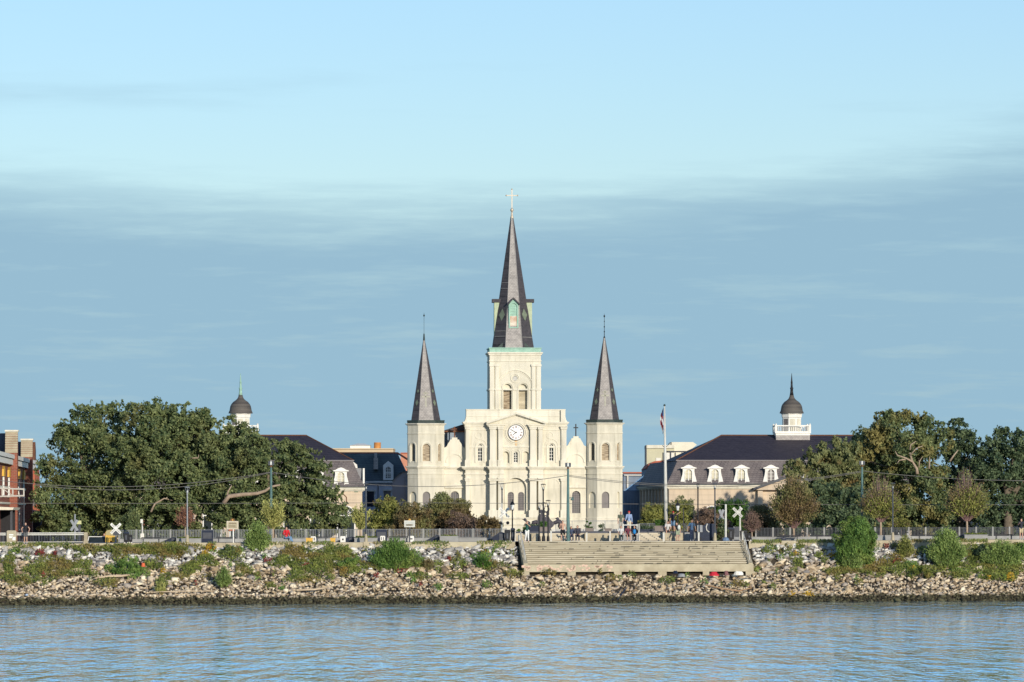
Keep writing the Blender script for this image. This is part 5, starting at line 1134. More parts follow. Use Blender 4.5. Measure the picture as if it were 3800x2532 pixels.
# red end annex stepping down to the right with dark awnings
r_, x, z, s = house('red_brick_annex', 'bright red brick annex with dark awnings at the end of the warehouse', 108, 160, 1730, 600, None, 6)
mb = MB(); mb.prism([(x(100), 0), (x(165), 0), (x(165), z(1880)), (x(158), z(1862)), (x(150), z(1840)), (x(132), z(1832)), (x(128), z(1738)), (x(110), z(1735))], 0, 6); mb.build('wall', M['brick_or'], r_)
mb = MB()
for a in (1757, 1782, 1806): mb.box(x(112), x(122), -0.06, 0, z(a+12), z(a))
mb.box(x(112), x(134), -.06, 0, z(1878), z(1848)); mb.build('window', M['glass_grey'], r_)
mb = MB(); mb.prism([(x(60), z(1878)), (x(165), z(1900)), (x(165), z(1908)), (x(60), z(1886))], -7, 0); mb.prism([(x(0), z(1852)), (x(110), z(1876)), (x(110), z(1884)), (x(0), z(1860))], -5, 0); mb.build('awning', M['greydark'], r_)
mb = MB(); mb.box(x(102), x(190), -9, -8.6, z(1919), z(1916)); mb.box(x(120), x(146), -9, -8.6, z(1800+38), z(1832)); mb.build('awning_fascia', M['rail_white'], r_)
mb = MB()
for p_ in (40, 115, 175, 188): mb.box(x(p_), x(p_+5), -8.8, -8.4, 0, z(1918))
mb.build('awning_post', M['greydark'], r_)
mb = MB(); mb.box(x(0)-3, x(190), -2.0, -1.6, 0, z(1905)); mb.build('awning_shade', M['black'], r_)  # black sheet standing in for the shade under the awnings
r_, x, z, s = house('station_canopy', 'cream edged canopy roof on posts at the far left edge', -30, 52, 1890, 520, None, 6, cat='canopy')
mb = MB(); mb.prism([(x(-30), z(1893)), (x(50), z(1893)), (x(55), z(1884)), (x(-30), z(1880))], -1, 6); mb.build('canopy_roof', M['cream2'], r_)
mb = MB(); mb.box(x(38), x(46), 0, 0.3, 0, z(1893)); mb.box(x(-10), x(-4), 0, .3, 0, z(1893)); mb.build('canopy_post', M['greydark'], r_)
mb = MB(); mb.box(x(-30), x(38), 5, 5.2, 0, z(1893)); mb.build('canopy_shade', M['black'], r_)  # black backing that paints in the shade below the canopy roof
# white gantry frame
r_, x, z, s = house('truss_gantry', 'white steel truss gantry in front of the brick warehouse', -30, 90, 1815, 500, None, 1, cat='gantry')
mb = MB()
for a, b in (((-30, 1811), (90, 1816)), ((-30, 1844), (90, 1840))): mb.tube([(x(a[0]), 0, z(a[1])), (x(b[0]), 0, z(b[1]))], 0.075, 5)
for p_ in (8, 47, 88): mb.tube([(x(p_), 0, z(1813)), (x(p_), 0, z(1843))], 0.07, 5)
for p_ in (8,): mb.tube([(x(p_), 0, z(1813)), (x(47), 0, z(1840))], 0.04, 5)
mb.build('truss', M['palepole'], r_)
mb = MB(); mb.tube([(x(-20), 0, 0), (x(-20), 0, z(1811))], 0.1, 6); mb.tube([(x(88), 0.3, 0), (x(88), .3, z(1840))], 0.05, 6); mb.build('gantry_leg', M['greydark'], r_)

# ================================================================ trees
gb = 3.75; GT = 'live oaks around the square'
random.seed(31)
tree('live_oak', 'loose-crowned oak at the left end of the big oak mass, next to the brick warehouse', 'tree', 560,
 [(225,1880,85),(195,1760,62),(260,1665,70),(235,1600,38),(330,1560,62),(300,1530,32),(395,1545,45),(440,1535,40),(420,1640,80),(350,1740,110),(300,1860,120),(420,1820,110),(165,1830,38),(400,1930,85),(250,1940,70),(180,1930,60),(160,1720,30),(330,1640,60)], LM['oak'], 320, gb, leaf=0.15, dens=0.7, loose=.85, group=GT, trunk_r=.5, nsub=1.1,
 limbs=[([(330,1640),(345,1610),(372,1596)], .10, 2.2)])
tree('live_oak', 'tallest and broadest oak in the middle of the left oak mass', 'tree', 556,
 [(520,1560,60),(590,1545,48),(680,1550,50),(640,1570,50),(590,1660,105),(500,1700,85),(700,1650,95),(745,1570,48),(780,1620,60),(620,1800,125),(500,1850,90),(740,1790,105),(560,1930,85),(700,1920,90),(820,1720,85),(850,1600,45),(905,1650,60),(800,1680,60),(470,1610,50),(470,1930,60)], LM['oak'], 640, gb, leaf=0.15, loose=.85, dens=0.85, group=GT, trunk_r=.6, nsub=1.2,
 limbs=[([(560,1900),(575,1870),(610,1850),(640,1858)], .13, 3.6), ([(700,1700),(735,1700),(738,1688)], .09, 3.4)])
tree('live_oak', 'oak with a long bare horizontal limb at the right end of the left oak mass', 'tree', 553,
 [(1000,1690,58),(1060,1680,46),(1095,1690,50),(1150,1715,52),(1190,1760,50),(1000,1780,85),(1100,1800,85),(1180,1840,65),(1235,1870,50),(950,1900,85),(870,1850,70),(880,1770,80),(1080,1920,85),(1190,1940,62),(1255,1950,42),(1270,1895,24),(940,1680,60),(860,1940,70),(840,1870,70),(900,1870,70),(1020,1860,70)], LM['oak'], 1000, gb, leaf=0.145, loose=.85, dens=0.85, group=GT, trunk_r=.5, nsub=1.2,
 limbs=[([(830,1868),(850,1842),(900,1836),(955,1832),(985,1822),(1008,1806),(1040,1800)], .26, 4.0), ([(840,1860),(846,1825),(860,1802)], .12, 3.6)])
tree('yellowing_tree', 'spiky yellowing tree in front of the right mansard roof', 'tree', 553,
 [(2985,1735,50),(3048,1705,44),(3105,1675,34),(3110,1720,50),(3145,1700,44),(2950,1745,34),(3060,1790,66),(3140,1780,60),(2995,1800,50),(3010,1680,20),(3050,1655,16),(3105,1630,14),(3146,1652,16),(2925,1750,20)], LM['light_oak'], 3060, gb, leaf=0.13, dens=1.1, trunk_r=.12, up=1.2)
tree('live_oak', 'dark low oak in front of the yellowing tree, right of the mansard house', 'tree', 548,
 [(3060,1880,70),(3130,1870,70),(3010,1920,70),(3100,1940,80),(3185,1900,80),(2940,1940,50),(3180,1960,60),(2960,1870,40)], LM['oak_dark'], 3100, gb, leaf=0.145, loose=.85, dens=0.85, group=GT, trunk_r=.4)
tree('live_oak', 'tall yellow-tinged oak with pale forked limbs right of the mansard house', 'tree', 556,
 [(3235,1640,56),(3290,1585,50),(3270,1560,28),(3312,1545,26),(3355,1560,34),(3358,1535,16),(3255,1740,80),(3330,1670,85),(3418,1560,28),(3425,1610,58),(3470,1615,50),(3505,1640,42),(3420,1720,90),(3330,1820,100),(3450,1850,90),(3235,1850,80),(3185,1700,40),(3400,1940,70),(3290,1930,70)], LM['oak_yellow'], 3400, gb, leaf=0.145, loose=.85, dens=0.8, group=GT, trunk_r=.45, nsub=1.2,
 limbs=[([(3404,1760),(3402,1740),(3385,1712),(3376,1680)], .19, 3.9), ([(3388,1715),(3360,1700),(3330,1690),(3322,1675)], .11, 4.0), ([(3378,1690),(3400,1665),(3425,1655)], .09, 4.0), ([(3377,1670),(3380,1650),(3400,1638)], .09, 4.0), ([(3360,1705),(3338,1708),(3328,1722)], .09, 4.0), ([(3410,1735),(3412,1712),(3424,1695)], .08, 4.0), ([(3525,1712),(3540,1690),(3556,1670)], .12, 3.6), ([(3447,1740),(3450,1712),(3450,1695)], .10, 3.6)])
tree('live_oak', 'dark pointed oak second from the right edge', 'tree', 560,
 [(3560,1625,50),(3590,1680,56),(3540,1575,22),(3560,1570,18),(3575,1600,30),(3545,1740,80),(3600,1800,75),(3540,1880,90),(3625,1900,70),(3610,1650,40),(3500,1950,60)], LM['oak_dark'], 3560, gb, leaf=0.14, dens=0.8, group=GT, trunk_r=.4, loose=.8)
tree('live_oak', 'dark oak filling the right edge of the picture', 'tree', 557,
 [(3720,1650,52),(3715,1610,26),(3770,1650,50),(3775,1615,22),(3680,1665,36),(3700,1740,80),(3780,1760,80),(3680,1850,80),(3760,1880,90),(3840,1780,90),(3740,1950,70),(3660,1950,60),(3650,1740,50),(3850,1680,50),(3850,1900,80)], LM['oak_dark'], 3740, gb, leaf=0.145, loose=.85, dens=0.8, group=GT, trunk_r=.5)
tree('live_oak', 'oak standing behind the yellowing tree, close to the right mansard house', 'tree', 628,
 [(3130,1700,60),(3200,1650,60),(3280,1640,60),(3350,1660,60),(3180,1740,70),(3300,1740,80),(3230,1820,80),(3080,1760,50),(3150,1830,60)], LM['oak_dark'], 3220, gb, leaf=0.2, dens=0.8, group=GT, trunk_r=.4)

random.seed(8)
AG = 'young autumn trees along the promenade'
def young(label, cx, top, bot, rw, m, base_py, d=13, leaf=0.10, dens=0.55, twigs=True, trunk=.12, tpx=None, group=AG, bare=None, n=17, up=1.5, vase=False, fade=None):
    Y = Yd(cx, d); x = (cx-CX)*Y/F; zb = gz(x); root = empty('young_tree', (x, Y, zb), label, 'tree', group)
    h = (bot-top)*Y/F; w_ = rw*Y/F; z0 = EYE-(bot-HY)*Y/F-zb
    if vase: C, T, st = frond_points(int(n*9), w_, h, z0, spread=1.0, leafstep=.045, jit=.05, tmin=.12, flat=.25, basew=.06, droop=-.05)
    else: C, T, st = frond_points(int(n*26), w_, h*1.02, z0, spread=1.0, leafstep=.06, jit=.13, tmin=.35, flat=.55, basew=.1, droop=.02, bare=fade)
    frond_leaves('crown', C, T, leaf*.85, m, root, aspect=.5)
    mb = MB(); mb.tube([(0, 0, -.3), (0.02, 0, z0*.6), (-.02, 0, z0+.15*h), (0, 0, z0+.5*h)], [trunk, trunk*.8, trunk*.7, trunk*.3], 7); mb.build('trunk', M['bark_pale'], root, smooth=True)
    mb = MB()
    for s0, m_, e in st[:240 if not vase else 50]: mb.tube([tuple(s0), tuple(s0*.25+m_*.5+e*.25), tuple(e)], [.032, .018, .006], 4)
    mb.build('twigs', bare or mat('bare_twigs', (0.30, 0.19, 0.17), 0.9, (0.2, 0.12, 0.11), 2), root)
    return root
ft = lambda q: np.clip(1.15-1.75*q, 0.03, 1)
young('round browning tree in front of the pediment of the right mansard house', 2945, 1775, 1962, 96, LM['brown'], 2000, 13, dens=.85, n=26)
young('autumn tree with bare purple twigs on top, left one of the two at the right', 3268, 1765, 1938, 88, LM['autumn'], 1985, 13, dens=.7, n=24, fade=ft)
young('autumn tree with bare purple twigs on top, nearest the right edge', 3588, 1740, 1935, 92, LM['autumn'], 1985, 13, dens=.7, n=26, fade=ft)
young('slim vase-shaped yellow-green tree in front of the left oaks', 1013, 1850, 1965, 56, LM['vase'], 2003, 13, leaf=.09, dens=.6, n=16, vase=True, bare=mat('yellow_twigs', (0.42, 0.38, 0.14), 0.9, (0.3, 0.27, 0.1), 2))
young('small yellow-green tree in front of the peach coloured wall', 1337, 1872, 1968, 42, LM['vase'], 2003, 13, leaf=.09, dens=.6, n=13, vase=True, bare=mat('yellow_green_twigs', (0.42, 0.38, 0.14), 0.9, (0.3, 0.27, 0.1), 2))
young('small red-leaved tree behind a grey lamp post at the left', 687, 1888, 1952, 30, LM['red'], 2003, 13, leaf=.08, dens=.6, n=9, trunk=.06)
young('thin brown sapling with bare stems right of the railroad crossing sign', 2790, 1900, 1975, 38, LM['pink'], 2003, 13, leaf=.06, dens=.25, n=9, trunk=.08)
young('yellow-green low sapling behind the fence right of the lamp post', 3345, 1925, 1958, 34, LM['autumn'], 1985, 14, leaf=.09, dens=.8, n=9, trunk=.05, group=None)
# shrubs behind the fence
def shr(label, px0, px1, top, base, m, d=17, dens=.9, leaf=.10, k=9, up=.4, base_z=3.9, name='shrub'):
    cx = (px0+px1)/2; Y = Yd(cx, d); c = P(cx, HY, Y); c.z = base_z; ht = EYE-(top-HY)*Y/F-base_z
    return bush(label, c, (px1-px0)/2*Y/F*1.18, ht/2*1.05, m, name=name, leaf=leaf, dens=dens, k=k, up=up, sub=.5)
random.seed(17)
shr('yellow-brown tall shrub behind the fence right of the peach wall', 1362, 1500, 1848, 1970, LM['autumn'], 20, k=26)
shr('dark brown shrub behind the marker sign', 1425, 1615, 1856, 1970, LM['brown'], 18, k=32)
shr('large olive and brown shrub in front of the left church tower', 1570, 1785, 1838, 1970, LM['brown'], 22, k=46)
shr('olive shrub with a rounded top under the church bay', 1540, 1720, 1836, 1970, LM['light_oak'], 24, k=30)
shr('pink-brown thin shrub behind the pale planter', 1640, 1785, 1895, 1975, LM['pink'], 17, dens=.6, k=20)
shr('small dark rounded shrub left of the church door', 1788, 1868, 1912, 1968, LM['brown'], 20, k=9)
shr('tall spindly brown shrub beside the small rounded one', 1770, 1812, 1908, 1968, LM['brown'], 21, k=7)
shr('pink and yellow shrub in front of the blue row', 2362, 2500, 1866, 1960, LM['autumn'], 26, k=24)
shr('tall olive shrub left of the flagpole', 2440, 2600, 1838, 1965, LM['light_oak'], 28, k=34)
shr('orange-tinged shrub right of the flagpole', 2485, 2560, 1872, 1965, LM['autumn'], 25, k=10, dens=.5)
shr('long brown hedge in front of the right mansard house', 2535, 2730, 1885, 1975, LM['pink'], 24, k=40, dens=.8)
shr('dark green hedge top below the mansard wall', 2580, 2830, 1856, 1965, LM['hedge'], 34, k=30)
shr('brown shrub left of the round browning tree', 2750, 2890, 1872, 1975, LM['brown'], 20, k=26)
shr('dark shrub beside the pale lamp post base', 2655, 2700, 1925, 2005, LM['oak_yellow'], 6, k=9, base_z=4.8, leaf=.08)
shr('low green planting at the terrace edge behind the photographer', 1912, 1975, 1952, 1985, LM['bright'], 14, k=9, base_z=5.2, leaf=.08)
shr('dark green shrub at the foot of the left oaks, by the signal', 430, 540, 1900, 1975, LM['oak'], 30, k=14)
# bushes on the bank
def bb(label, px, pb, ptop, hw, m, dens=1.0, leaf=.075, k=12, up=1.5):
    c = bank_at(px, pb); h_ = (pb-ptop)*c.y/F; w_ = hw*c.y/F
    if up >= 2: return frondbush(label, c, w_, h_, m, n=int(60+100*w_*h_), leaf=.085, leafstep=.05, jit=.06, basew=.3, flat=.55, ry=min(.7, 1.0/w_), tmin=.1, droop=.1)
    return bush(label, c, w_, h_/2, m, leaf=leaf, dens=dens, k=k, up=up, ry=min(w_, 1.0), sub=.6)
random.seed(4)
bb('tall olive-green bush standing on the bank below the slim yellow-green tree', 955, 2052, 1935, 58, LM['willow'], k=22, up=2)
bb('large bright green willow bush on the bank left of the steps', 1465, 2118, 2000, 108, LM['bright'], k=34, up=3)
bb('tall leafy green sapling bush on the bank right of the steps', 3175, 2100, 1885, 74, LM['bright'], k=16, leaf=.085)
bb('feathery green willow bush on the bank between two lamp-lit gaps', 3512, 2112, 1962, 86, LM['willow'], k=30, up=3)
bb('wide yellow-green bush on the bank at the right edge', 3720, 2110, 2005, 92, LM['willow'], k=26, up=2)
bb('bright lower bush in front of the tall sapling bush', 3165, 2120, 2040, 46, LM['willow'], k=12, up=3)
bb('yellowish bush on the bank left of the feathery willow', 3360, 2075, 1990, 36, LM['autumn'], k=10, up=3)
bb('light green bush low on the bank at the left', 830, 2182, 2105, 36, LM['willow'], k=12, up=3)
bb('dark bush at the bank top near the marker sign', 850, 2060, 2020, 46, LM['oak'], k=10)
bb('dark green sprig on the pale rocks left of the steps', 1790, 2110, 2062, 40, LM['hedge'], k=9, up=3)
bb('small yellow-green clump low on the bank left of the log end', 595, 2205, 2160, 24, LM['vase'], k=7, up=3)
bb('dark green bush on the left bank above the driftwood', 470, 2132, 2075, 64, LM['bright'], k=14)
bb('green bush among weeds in the middle left bank', 1290, 2110, 2050, 46, LM['bright'], k=10)
bb('dark shrub at the right bank top behind the last willow', 3645, 2080, 2015, 34, LM['oak_dark'], k=9)
bb('low leafy bush at the far right bottom of the bank', 3420, 2150, 2095, 60, LM['vine'], k=12)
bb('leafy bush at the right picture edge on the bank top', 3788, 2080, 2010, 36, LM['bright'], k=9)
bb('yellowish weeds at the top of the left bank', 660, 2062, 2025, 60, LM['vine'], k=12, up=3)
bb('reddish brown clump beside the large willow bush', 1590, 2115, 2070, 26, LM['brown'], k=6, up=3)
# ================================================================ fences
def fence(label, p0, p1, d, kerb=0.28, hgt=0.76, panel=62, pm='grey'):
    a, b = G(p0, d), G(p1, d); root = empty('railing_fence', ((a.x+b.x)/2, (a.y+b.y)/2, gz((a.x+b.x)/2)), label, 'fence'); o = root.location.copy()
    n = max(1, round((p1-p0)/panel)); pts = [a.lerp(b, i/n) for i in range(n+1)]
    ux = (b-a).normalized()
    mb = MB(); nn = Vector((-ux.y, ux.x, 0))*0.14
    v = [a-nn, b-nn, b+nn, a+nn]; mb.add([p-o+Vector((0, 0, z)) for z in (-0.2, kerb) for p in v], [(0,3,2,1),(4,5,6,7),(0,1,5,4),(1,2,6,5),(2,3,7,6),(3,0,4,7)]); mb.build('kerb', M['conc'], root)
    for i in range(n):
        q0, q1 = pts[i], pts[i+1]; mb = MB(); L_ = (q1-q0).length; m_ = int(L_/0.125)
        for k in range(1, m_):
            c = q0.lerp(q1, k/m_)-o; mb.box(c.x-.024, c.x+.024, c.y-.02, c.y+.02, c.z+kerb+.06, c.z+kerb+hgt-.02)
        for zz in (0.05, hgt-.03): 
            s_, e_ = q0-o+Vector((0, 0, kerb+zz)), q1-o+Vector((0, 0, kerb+zz)); mb.tube([s_, e_], .022, 4)
        mb.build('fence_panel', M['grey'] if pm == 'grey' else M[pm], root)
    for i in range(n+1):
        c = pts[i]-o; mb = MB(); mb.box(c.x-.06, c.x+.06, c.y-.06, c.y+.06, c.z-.02, c.z+kerb+hgt+.03); mb.build('post', M['greydark'] if pm == 'grey' and i % 2 else (M['conc'] if pm != 'grey' else M['greydark']), root)
    return root
M['grey_l'] = mat('pale_grey_pickets', (0.24, 0.255, 0.265), 0.6, (0.18, 0.19, 0.20), 3)
fence('grey picket railing behind the left promenade', 442, 1878, 13, pm='grey_l')
fence('dark grey picket railing with pale posts behind the right promenade', 2805, 3870, 13, panel=64, pm='greydark')

# guard rail at the left
a, b = G(-30, 1.2), G(318, 1.2); o = (a+b)/2
root = empty('guard_rail', o, 'long double-barred pale guard rail with a square end post at the far left', 'railing')
def seg(mb, a, b, z, r=.035, n=5): mb.tube([a-o+Vector((0, 0, z)), b-o+Vector((0, 0, z))], r, n)
for z in (0.83, 0.70, 0.12): mb = MB(); seg(mb, a, b, z, .04 if z > .5 else .025); mb.build('rail', M['rail_white'], root)
for k in range(9):
    c = a.lerp(b, k/8)-o; mb = MB(); mb.box(c.x-.035, c.x+.035, c.y, c.y+.07, c.z, c.z+.8); mb.build('post', M['greydark'], root)
mb = MB(); e = b-o; mb.box(e.x-.13, e.x+.16, e.y-.12, e.y+.12, e.z-.05, e.z+.88); mb.box(e.x-.17, e.x+.2, e.y-.16, e.y+.16, e.z-.05, e.z+.2); mb.build('end_post', M['conc_warm'], root)
mb = MB(); 
for k in range(60): c = a.lerp(b, (k+.5)/60)-o; mb.box(c.x-.02, c.x+.02, c.y+.09, c.y+.12, c.z+.12, c.z+.66)
mb.build('infill_bars', M['greydark'], root)

# ================================================================ lamps, poles
def base_at(px, d, zoff=0): g = G(px, d); g.z += zoff; return g
def zpx(py, Y): return EYE-(py-HY)*Y/F
def disc_lamp(label, px, top, d=3, m='greydark', group='disc-hooded lamp posts', scale=1.0, conc=True, hood=True):
    g = base_at(px, d); H = zpx(top, g.y)-g.z; root = empty('street_lamp', g, label, 'lamp post', group)
    hd = 0.42*scale
    mb = MB(); mb.lathe(0, 0, [(.06, 0), (.055, H-hd-.1), (.09, H-hd-.08), (.09, H-hd)], 8); mb.build('pole', M[m], root)
    mb = MB()
    if conc: mb.lathe(0, 0, [(.17, -.1), (.16, .1), (.10, .62), (.07, .66)], 8); mb.build('base', M['conc_warm'], root)
    else: mb.lathe(0, 0, [(.12, 0), (.11, .35), (.065, .5)], 8); mb.build('base', M[m], root)
    if hood:
        mb = MB(); mb.lathe(0, 0, [(.20*scale, H-.05), (.21*scale, H-.03), (.20*scale, H), (.06, H+.03)], 14); mb.build('lamp_hood', M[m], root)
        mb = MB()
        for s_ in (-1, 1): mb.tube([(s_*.17*scale, 0, H-.05), (s_*.06, 0, H-hd)], .014, 4); mb.tube([(0, s_*.17*scale, H-.05), (0, s_*.06, H-hd)], .014, 4)
        mb.build('lamp_bracket', M[m], root)
        mb = MB(); mb.lathe(0, 0, [(.05, H-hd), (.06, H-hd+.12), (.03, H-hd+.16)], 8); mb.build('lamp_globe', M['white'], root)
    return root
disc_lamp('tall grey lamp post in front of the left oaks, beside the small red tree', 695, 1808, 2, 'grey')
disc_lamp('dark lamp post with a pale base in front of the peach coloured wall', 1358, 1795, 2)
disc_lamp('dark lamp post with a pale base just right of the flagpole group', 2653, 1793, 2)
disc_lamp('dark lamp post in front of the right oaks, left of the feathery willow', 3313, 1793, 2)
disc_lamp('thin dark lamp post behind the white crossing sign left of the church door', 1863, 1795, 10, conc=False)
disc_lamp('tallest of the lamp post cluster in front of the church', 2016, 1797, 1.2, 'black', conc=False)
disc_lamp('shorter left lamp post of the cluster in front of the church', 2001, 1867, 1.0, 'black', conc=False)
disc_lamp('shorter right lamp post of the cluster in front of the church', 2034, 1857, 0.8, 'black', conc=False)
disc_lamp('lamp of the cluster standing directly behind its tallest post', 2018.5, 1866, 7, 'black', conc=False)
disc_lamp('tall thin dark post right of the flagpole, tallest of the three thin ones', 2590, 1796, 9, 'black', conc=False, scale=.7)
for px, top, lb in ((2536, 1885, 'thin black post right of the pointing man'), (2575, 1885, 'thin black post in front of the person with dangling arms')):
    g = base_at(px, 1); root = empty('bollard_post', g, lb, 'post', 'thin black posts'); H = zpx(top, g.y)-g.z; mb = MB(); mb.lathe(0, 0, [(.05, 0), (.04, H-.05), (.06, H-.04), (.02, H)], 7); mb.build('shaft', M['black'], root)
def lantern(label, px, top, d, zoff=0):
    g = base_at(px, d, zoff); H = zpx(top, g.y)-g.z; root = empty('lantern_lamp', g, label, 'lamp post', 'old-fashioned lantern posts')
    mb = MB(); mb.lathe(0, 0, [(.17, 0), (.15, .35), (.08, .6), (.06, 1.0), (.05, H-.95), (.09, H-.93), (.04, H-.88)], 10); mb.build('pole', M['black'], root)
    mb = MB(); mb.lathe(0, 0, [(.08, H-.86), (.16, H-.5), (.15, H-.45)], 8); mb.build('lamp_globe', mat('milky_lamp_glass', (.8, .8, .76), .4, (.6, .6, .58), 3), root)
    mb = MB(); mb.lathe(0, 0, [(.22, H-.46), (.13, H-.28), (.05, H-.2), (.05, H-.08), (.015, H)], 8); mb.build('lamp_cap', M['black'], root)
lantern('old-fashioned black lantern post in front of the church arch', 1901.5, 1853, 8)
lantern('old-fashioned black lantern post right of the flagpole', 2515, 1857, 12, .5)
def box_pole(label, px, top, d, basez=None, group='tall green streetcar poles'):
    g = base_at(px, d); 
    if basez: g.z = basez
    H = zpx(top, g.y)-g.z; root = empty('utility_pole', g, label, 'pole', group)
    mb = MB(); mb.lathe(0, 0, [(.15, 0), (.12, H*0.5), (.085, H-.4), (.06, H-.3), (.05, H)], 10); mb.build('pole', M['teal'], root)
    mb = MB(); mb.box(-.24, -.04, -.14, .14, H-.34, H); mb.build('floodlight', M['greydark'], root)
    mb = MB(); mb.box(.04, .24, -.14, .14, H-.34, H); mb.build('floodlight', M['greydark'], root)
    mb = MB(); mb.box(-.05, .05, -.16, -.1, H-.3, H-.02); mb.build('floodlight_lens', M['white'], root)
    mb = MB(); mb.tube([(0, -.1, H-.36), (.0, -.1, H-.5)], .09, 6); mb.build('clamp', M['rust'], root)
    return root, H
p1, h1 = box_pole('tall green pole rising among the left oaks', 1006, 1712, 16, 3.8)
p2, h2 = box_pole('tall green pole in front of the right half of the church', 2108, 1718, 1)
p3, h3 = box_pole('tall green pole in front of the right oaks', 3199, 1711, 16, 3.8)
mb = MB(); zz = zpx(1847, p2.location.y)-p2.location.z; mb.tube([(0, 0, zz-.1), (.25, -.05, zz+.02), (.45, -.05, zz)], .03, 5); mb.ball((.34, -.05, zz-.14), .14, .12, .1); mb.build('camera_bracket', M['teal'], p2)
# flagpole
g = base_at(2472, 14, .65); H = zpx(1508, g.y)-g.z; fp = empty('flagpole', g, 'tall cream flagpole right of the church with a small bracket halfway up', 'flagpole')
mb = MB(); lean = -6*g.y/F; mb.loft([[(lean*t+r_*cos(2*pi*i/10), r_*sin(2*pi*i/10), H*t) for i in range(10)] for t, r_ in ((0, .17), (.5, .13), (1, .055))]); mb.build('pole', M['palepole'], fp, smooth=True)
mb = MB(); mb.ball((lean, 0, H+.08), .1); mb.build('truck_ball', M['copper_dark'], fp)
mb = MB(); zz = zpx(1658, g.y)-g.z; xx = lean*zz/H; mb.tube([(xx-.22, 0, zz+.12), (xx-.15, 0, zz), (xx+.15, 0, zz), (xx+.2, 0, zz+.12)], .03, 5); mb.build('bracket', M['greydark'], fp)
mb = MB(); mb.lathe(0, 0, [(.26, -.1), (.26, .25), (.2, .3)], 10); mb.build('collar', M['black'], fp)
fl = empty('flag', (g.x+lean*.97-.1, g.y, zpx(1513, g.y)), 'limp red and white striped flag hanging from the top of the flagpole', 'flag')
mb = MB(); rows = 26; cols_ = 8; hh = 98*g.y/F; vs = []
for i in range(rows+1):
    t = i/rows; wd = .06+.22*sin(pi*min(t*1.1, 1))**.8*(1 if t > .15 else .7)
    for j in range(cols_+1): s_ = j/cols_; vs.append((-wd*s_, .09*sin(s_*9+t*4)*(1+t), -t*hh+s_*-.15*(1-t)))
mb.add(vs, [(i*(cols_+1)+j, i*(cols_+1)+j+1, (i+1)*(cols_+1)+j+1, (i+1)*(cols_+1)+j) for i in range(rows) for j in range(cols_)])
cloth = mb.build('cloth', [plain('flag_red', (.34, .06, .07)), plain('flag_white', (.78, .76, .74)), plain('flag_blue', (.03, .05, .16))], fl)
for p_ in cloth.data.polygons:
    c = p_.center; k = int(((-c.z)*2.6-c.x*5)); p_.material_index = 2 if -c.z < .32*hh and -c.x < .12 else k % 2
# overhead wires
def wire(label, pts, Y=None, r_=.028, d=16):
    P3 = [P(a, b, Y or Yd(a, d)) for a, b in pts]; o_ = P3[0].copy(); root = empty('overhead_wire', o_, label, 'cable', 'overhead cables')
    mb = MB(); mb.tube([p-o_ for p in P3], r_, 4); mb.build('cable', M['wire'], root)
def sag(p0, p1, mid, n=8): 
    return [((1-t)*p0[0]+t*p1[0], (1-t)*p0[1]+t*p1[1]+4*t*(1-t)*(mid-(p0[1]+p1[1])/2)) for t in [i/n for i in range(n+1)]]
Wp = {1006: Yd(1006, 16), 2108: Yd(2108, 1), 3199: Yd(3199, 16)}
def wire3(label, a, b, Ya, Yb, mid, r_=.028):
    pts = sag(a, b, mid, 14); P3 = [P(x_, y_, Ya+(Yb-Ya)*(x_-a[0])/(b[0]-a[0])) for x_, y_ in pts]; root = empty('overhead_wire', P3[0], label, 'cable', 'overhead cables'); mb = MB(); mb.tube([p-P3[0] for p in P3], r_, 4); mb.build('cable', M['wire'], root)
wire3('sagging cable from the left edge to the pole among the left oaks', (-30, 1780), (1006, 1752), 452, Wp[1006], 1806, .024)
wire3('lower loop of cable from the left edge to the pole among the left oaks', (130, 1801), (1006, 1754), 452, Wp[1006], 1815, .022)
wire3('cable crossing the church front between two green poles', (1006, 1752), (2108, 1765), Wp[1006], Wp[2108], 1806, .024)
wire3('cable from the church-front pole past the mansard house to the right pole', (2108, 1764), (3199, 1748), Wp[2108], Wp[3199], 1800, .022)
wire3('second cable from the church-front pole to the right pole, slightly lower', (2108, 1768), (3199, 1752), Wp[2108], Wp[3199], 1806, .022)
wire3('cable from the right pole to the right edge of the picture', (3199, 1748), (3860, 1784), Wp[3199], 470, 1776, .024)
wire3('thin low contact wire along the left tracks', (-30, 1868), (1500, 1866), 455, 462, 1868.5, .02)
wire3('thin low contact wire across the church front and beyond', (1500, 1866), (3860, 1874), 462, 476, 1872, .02)

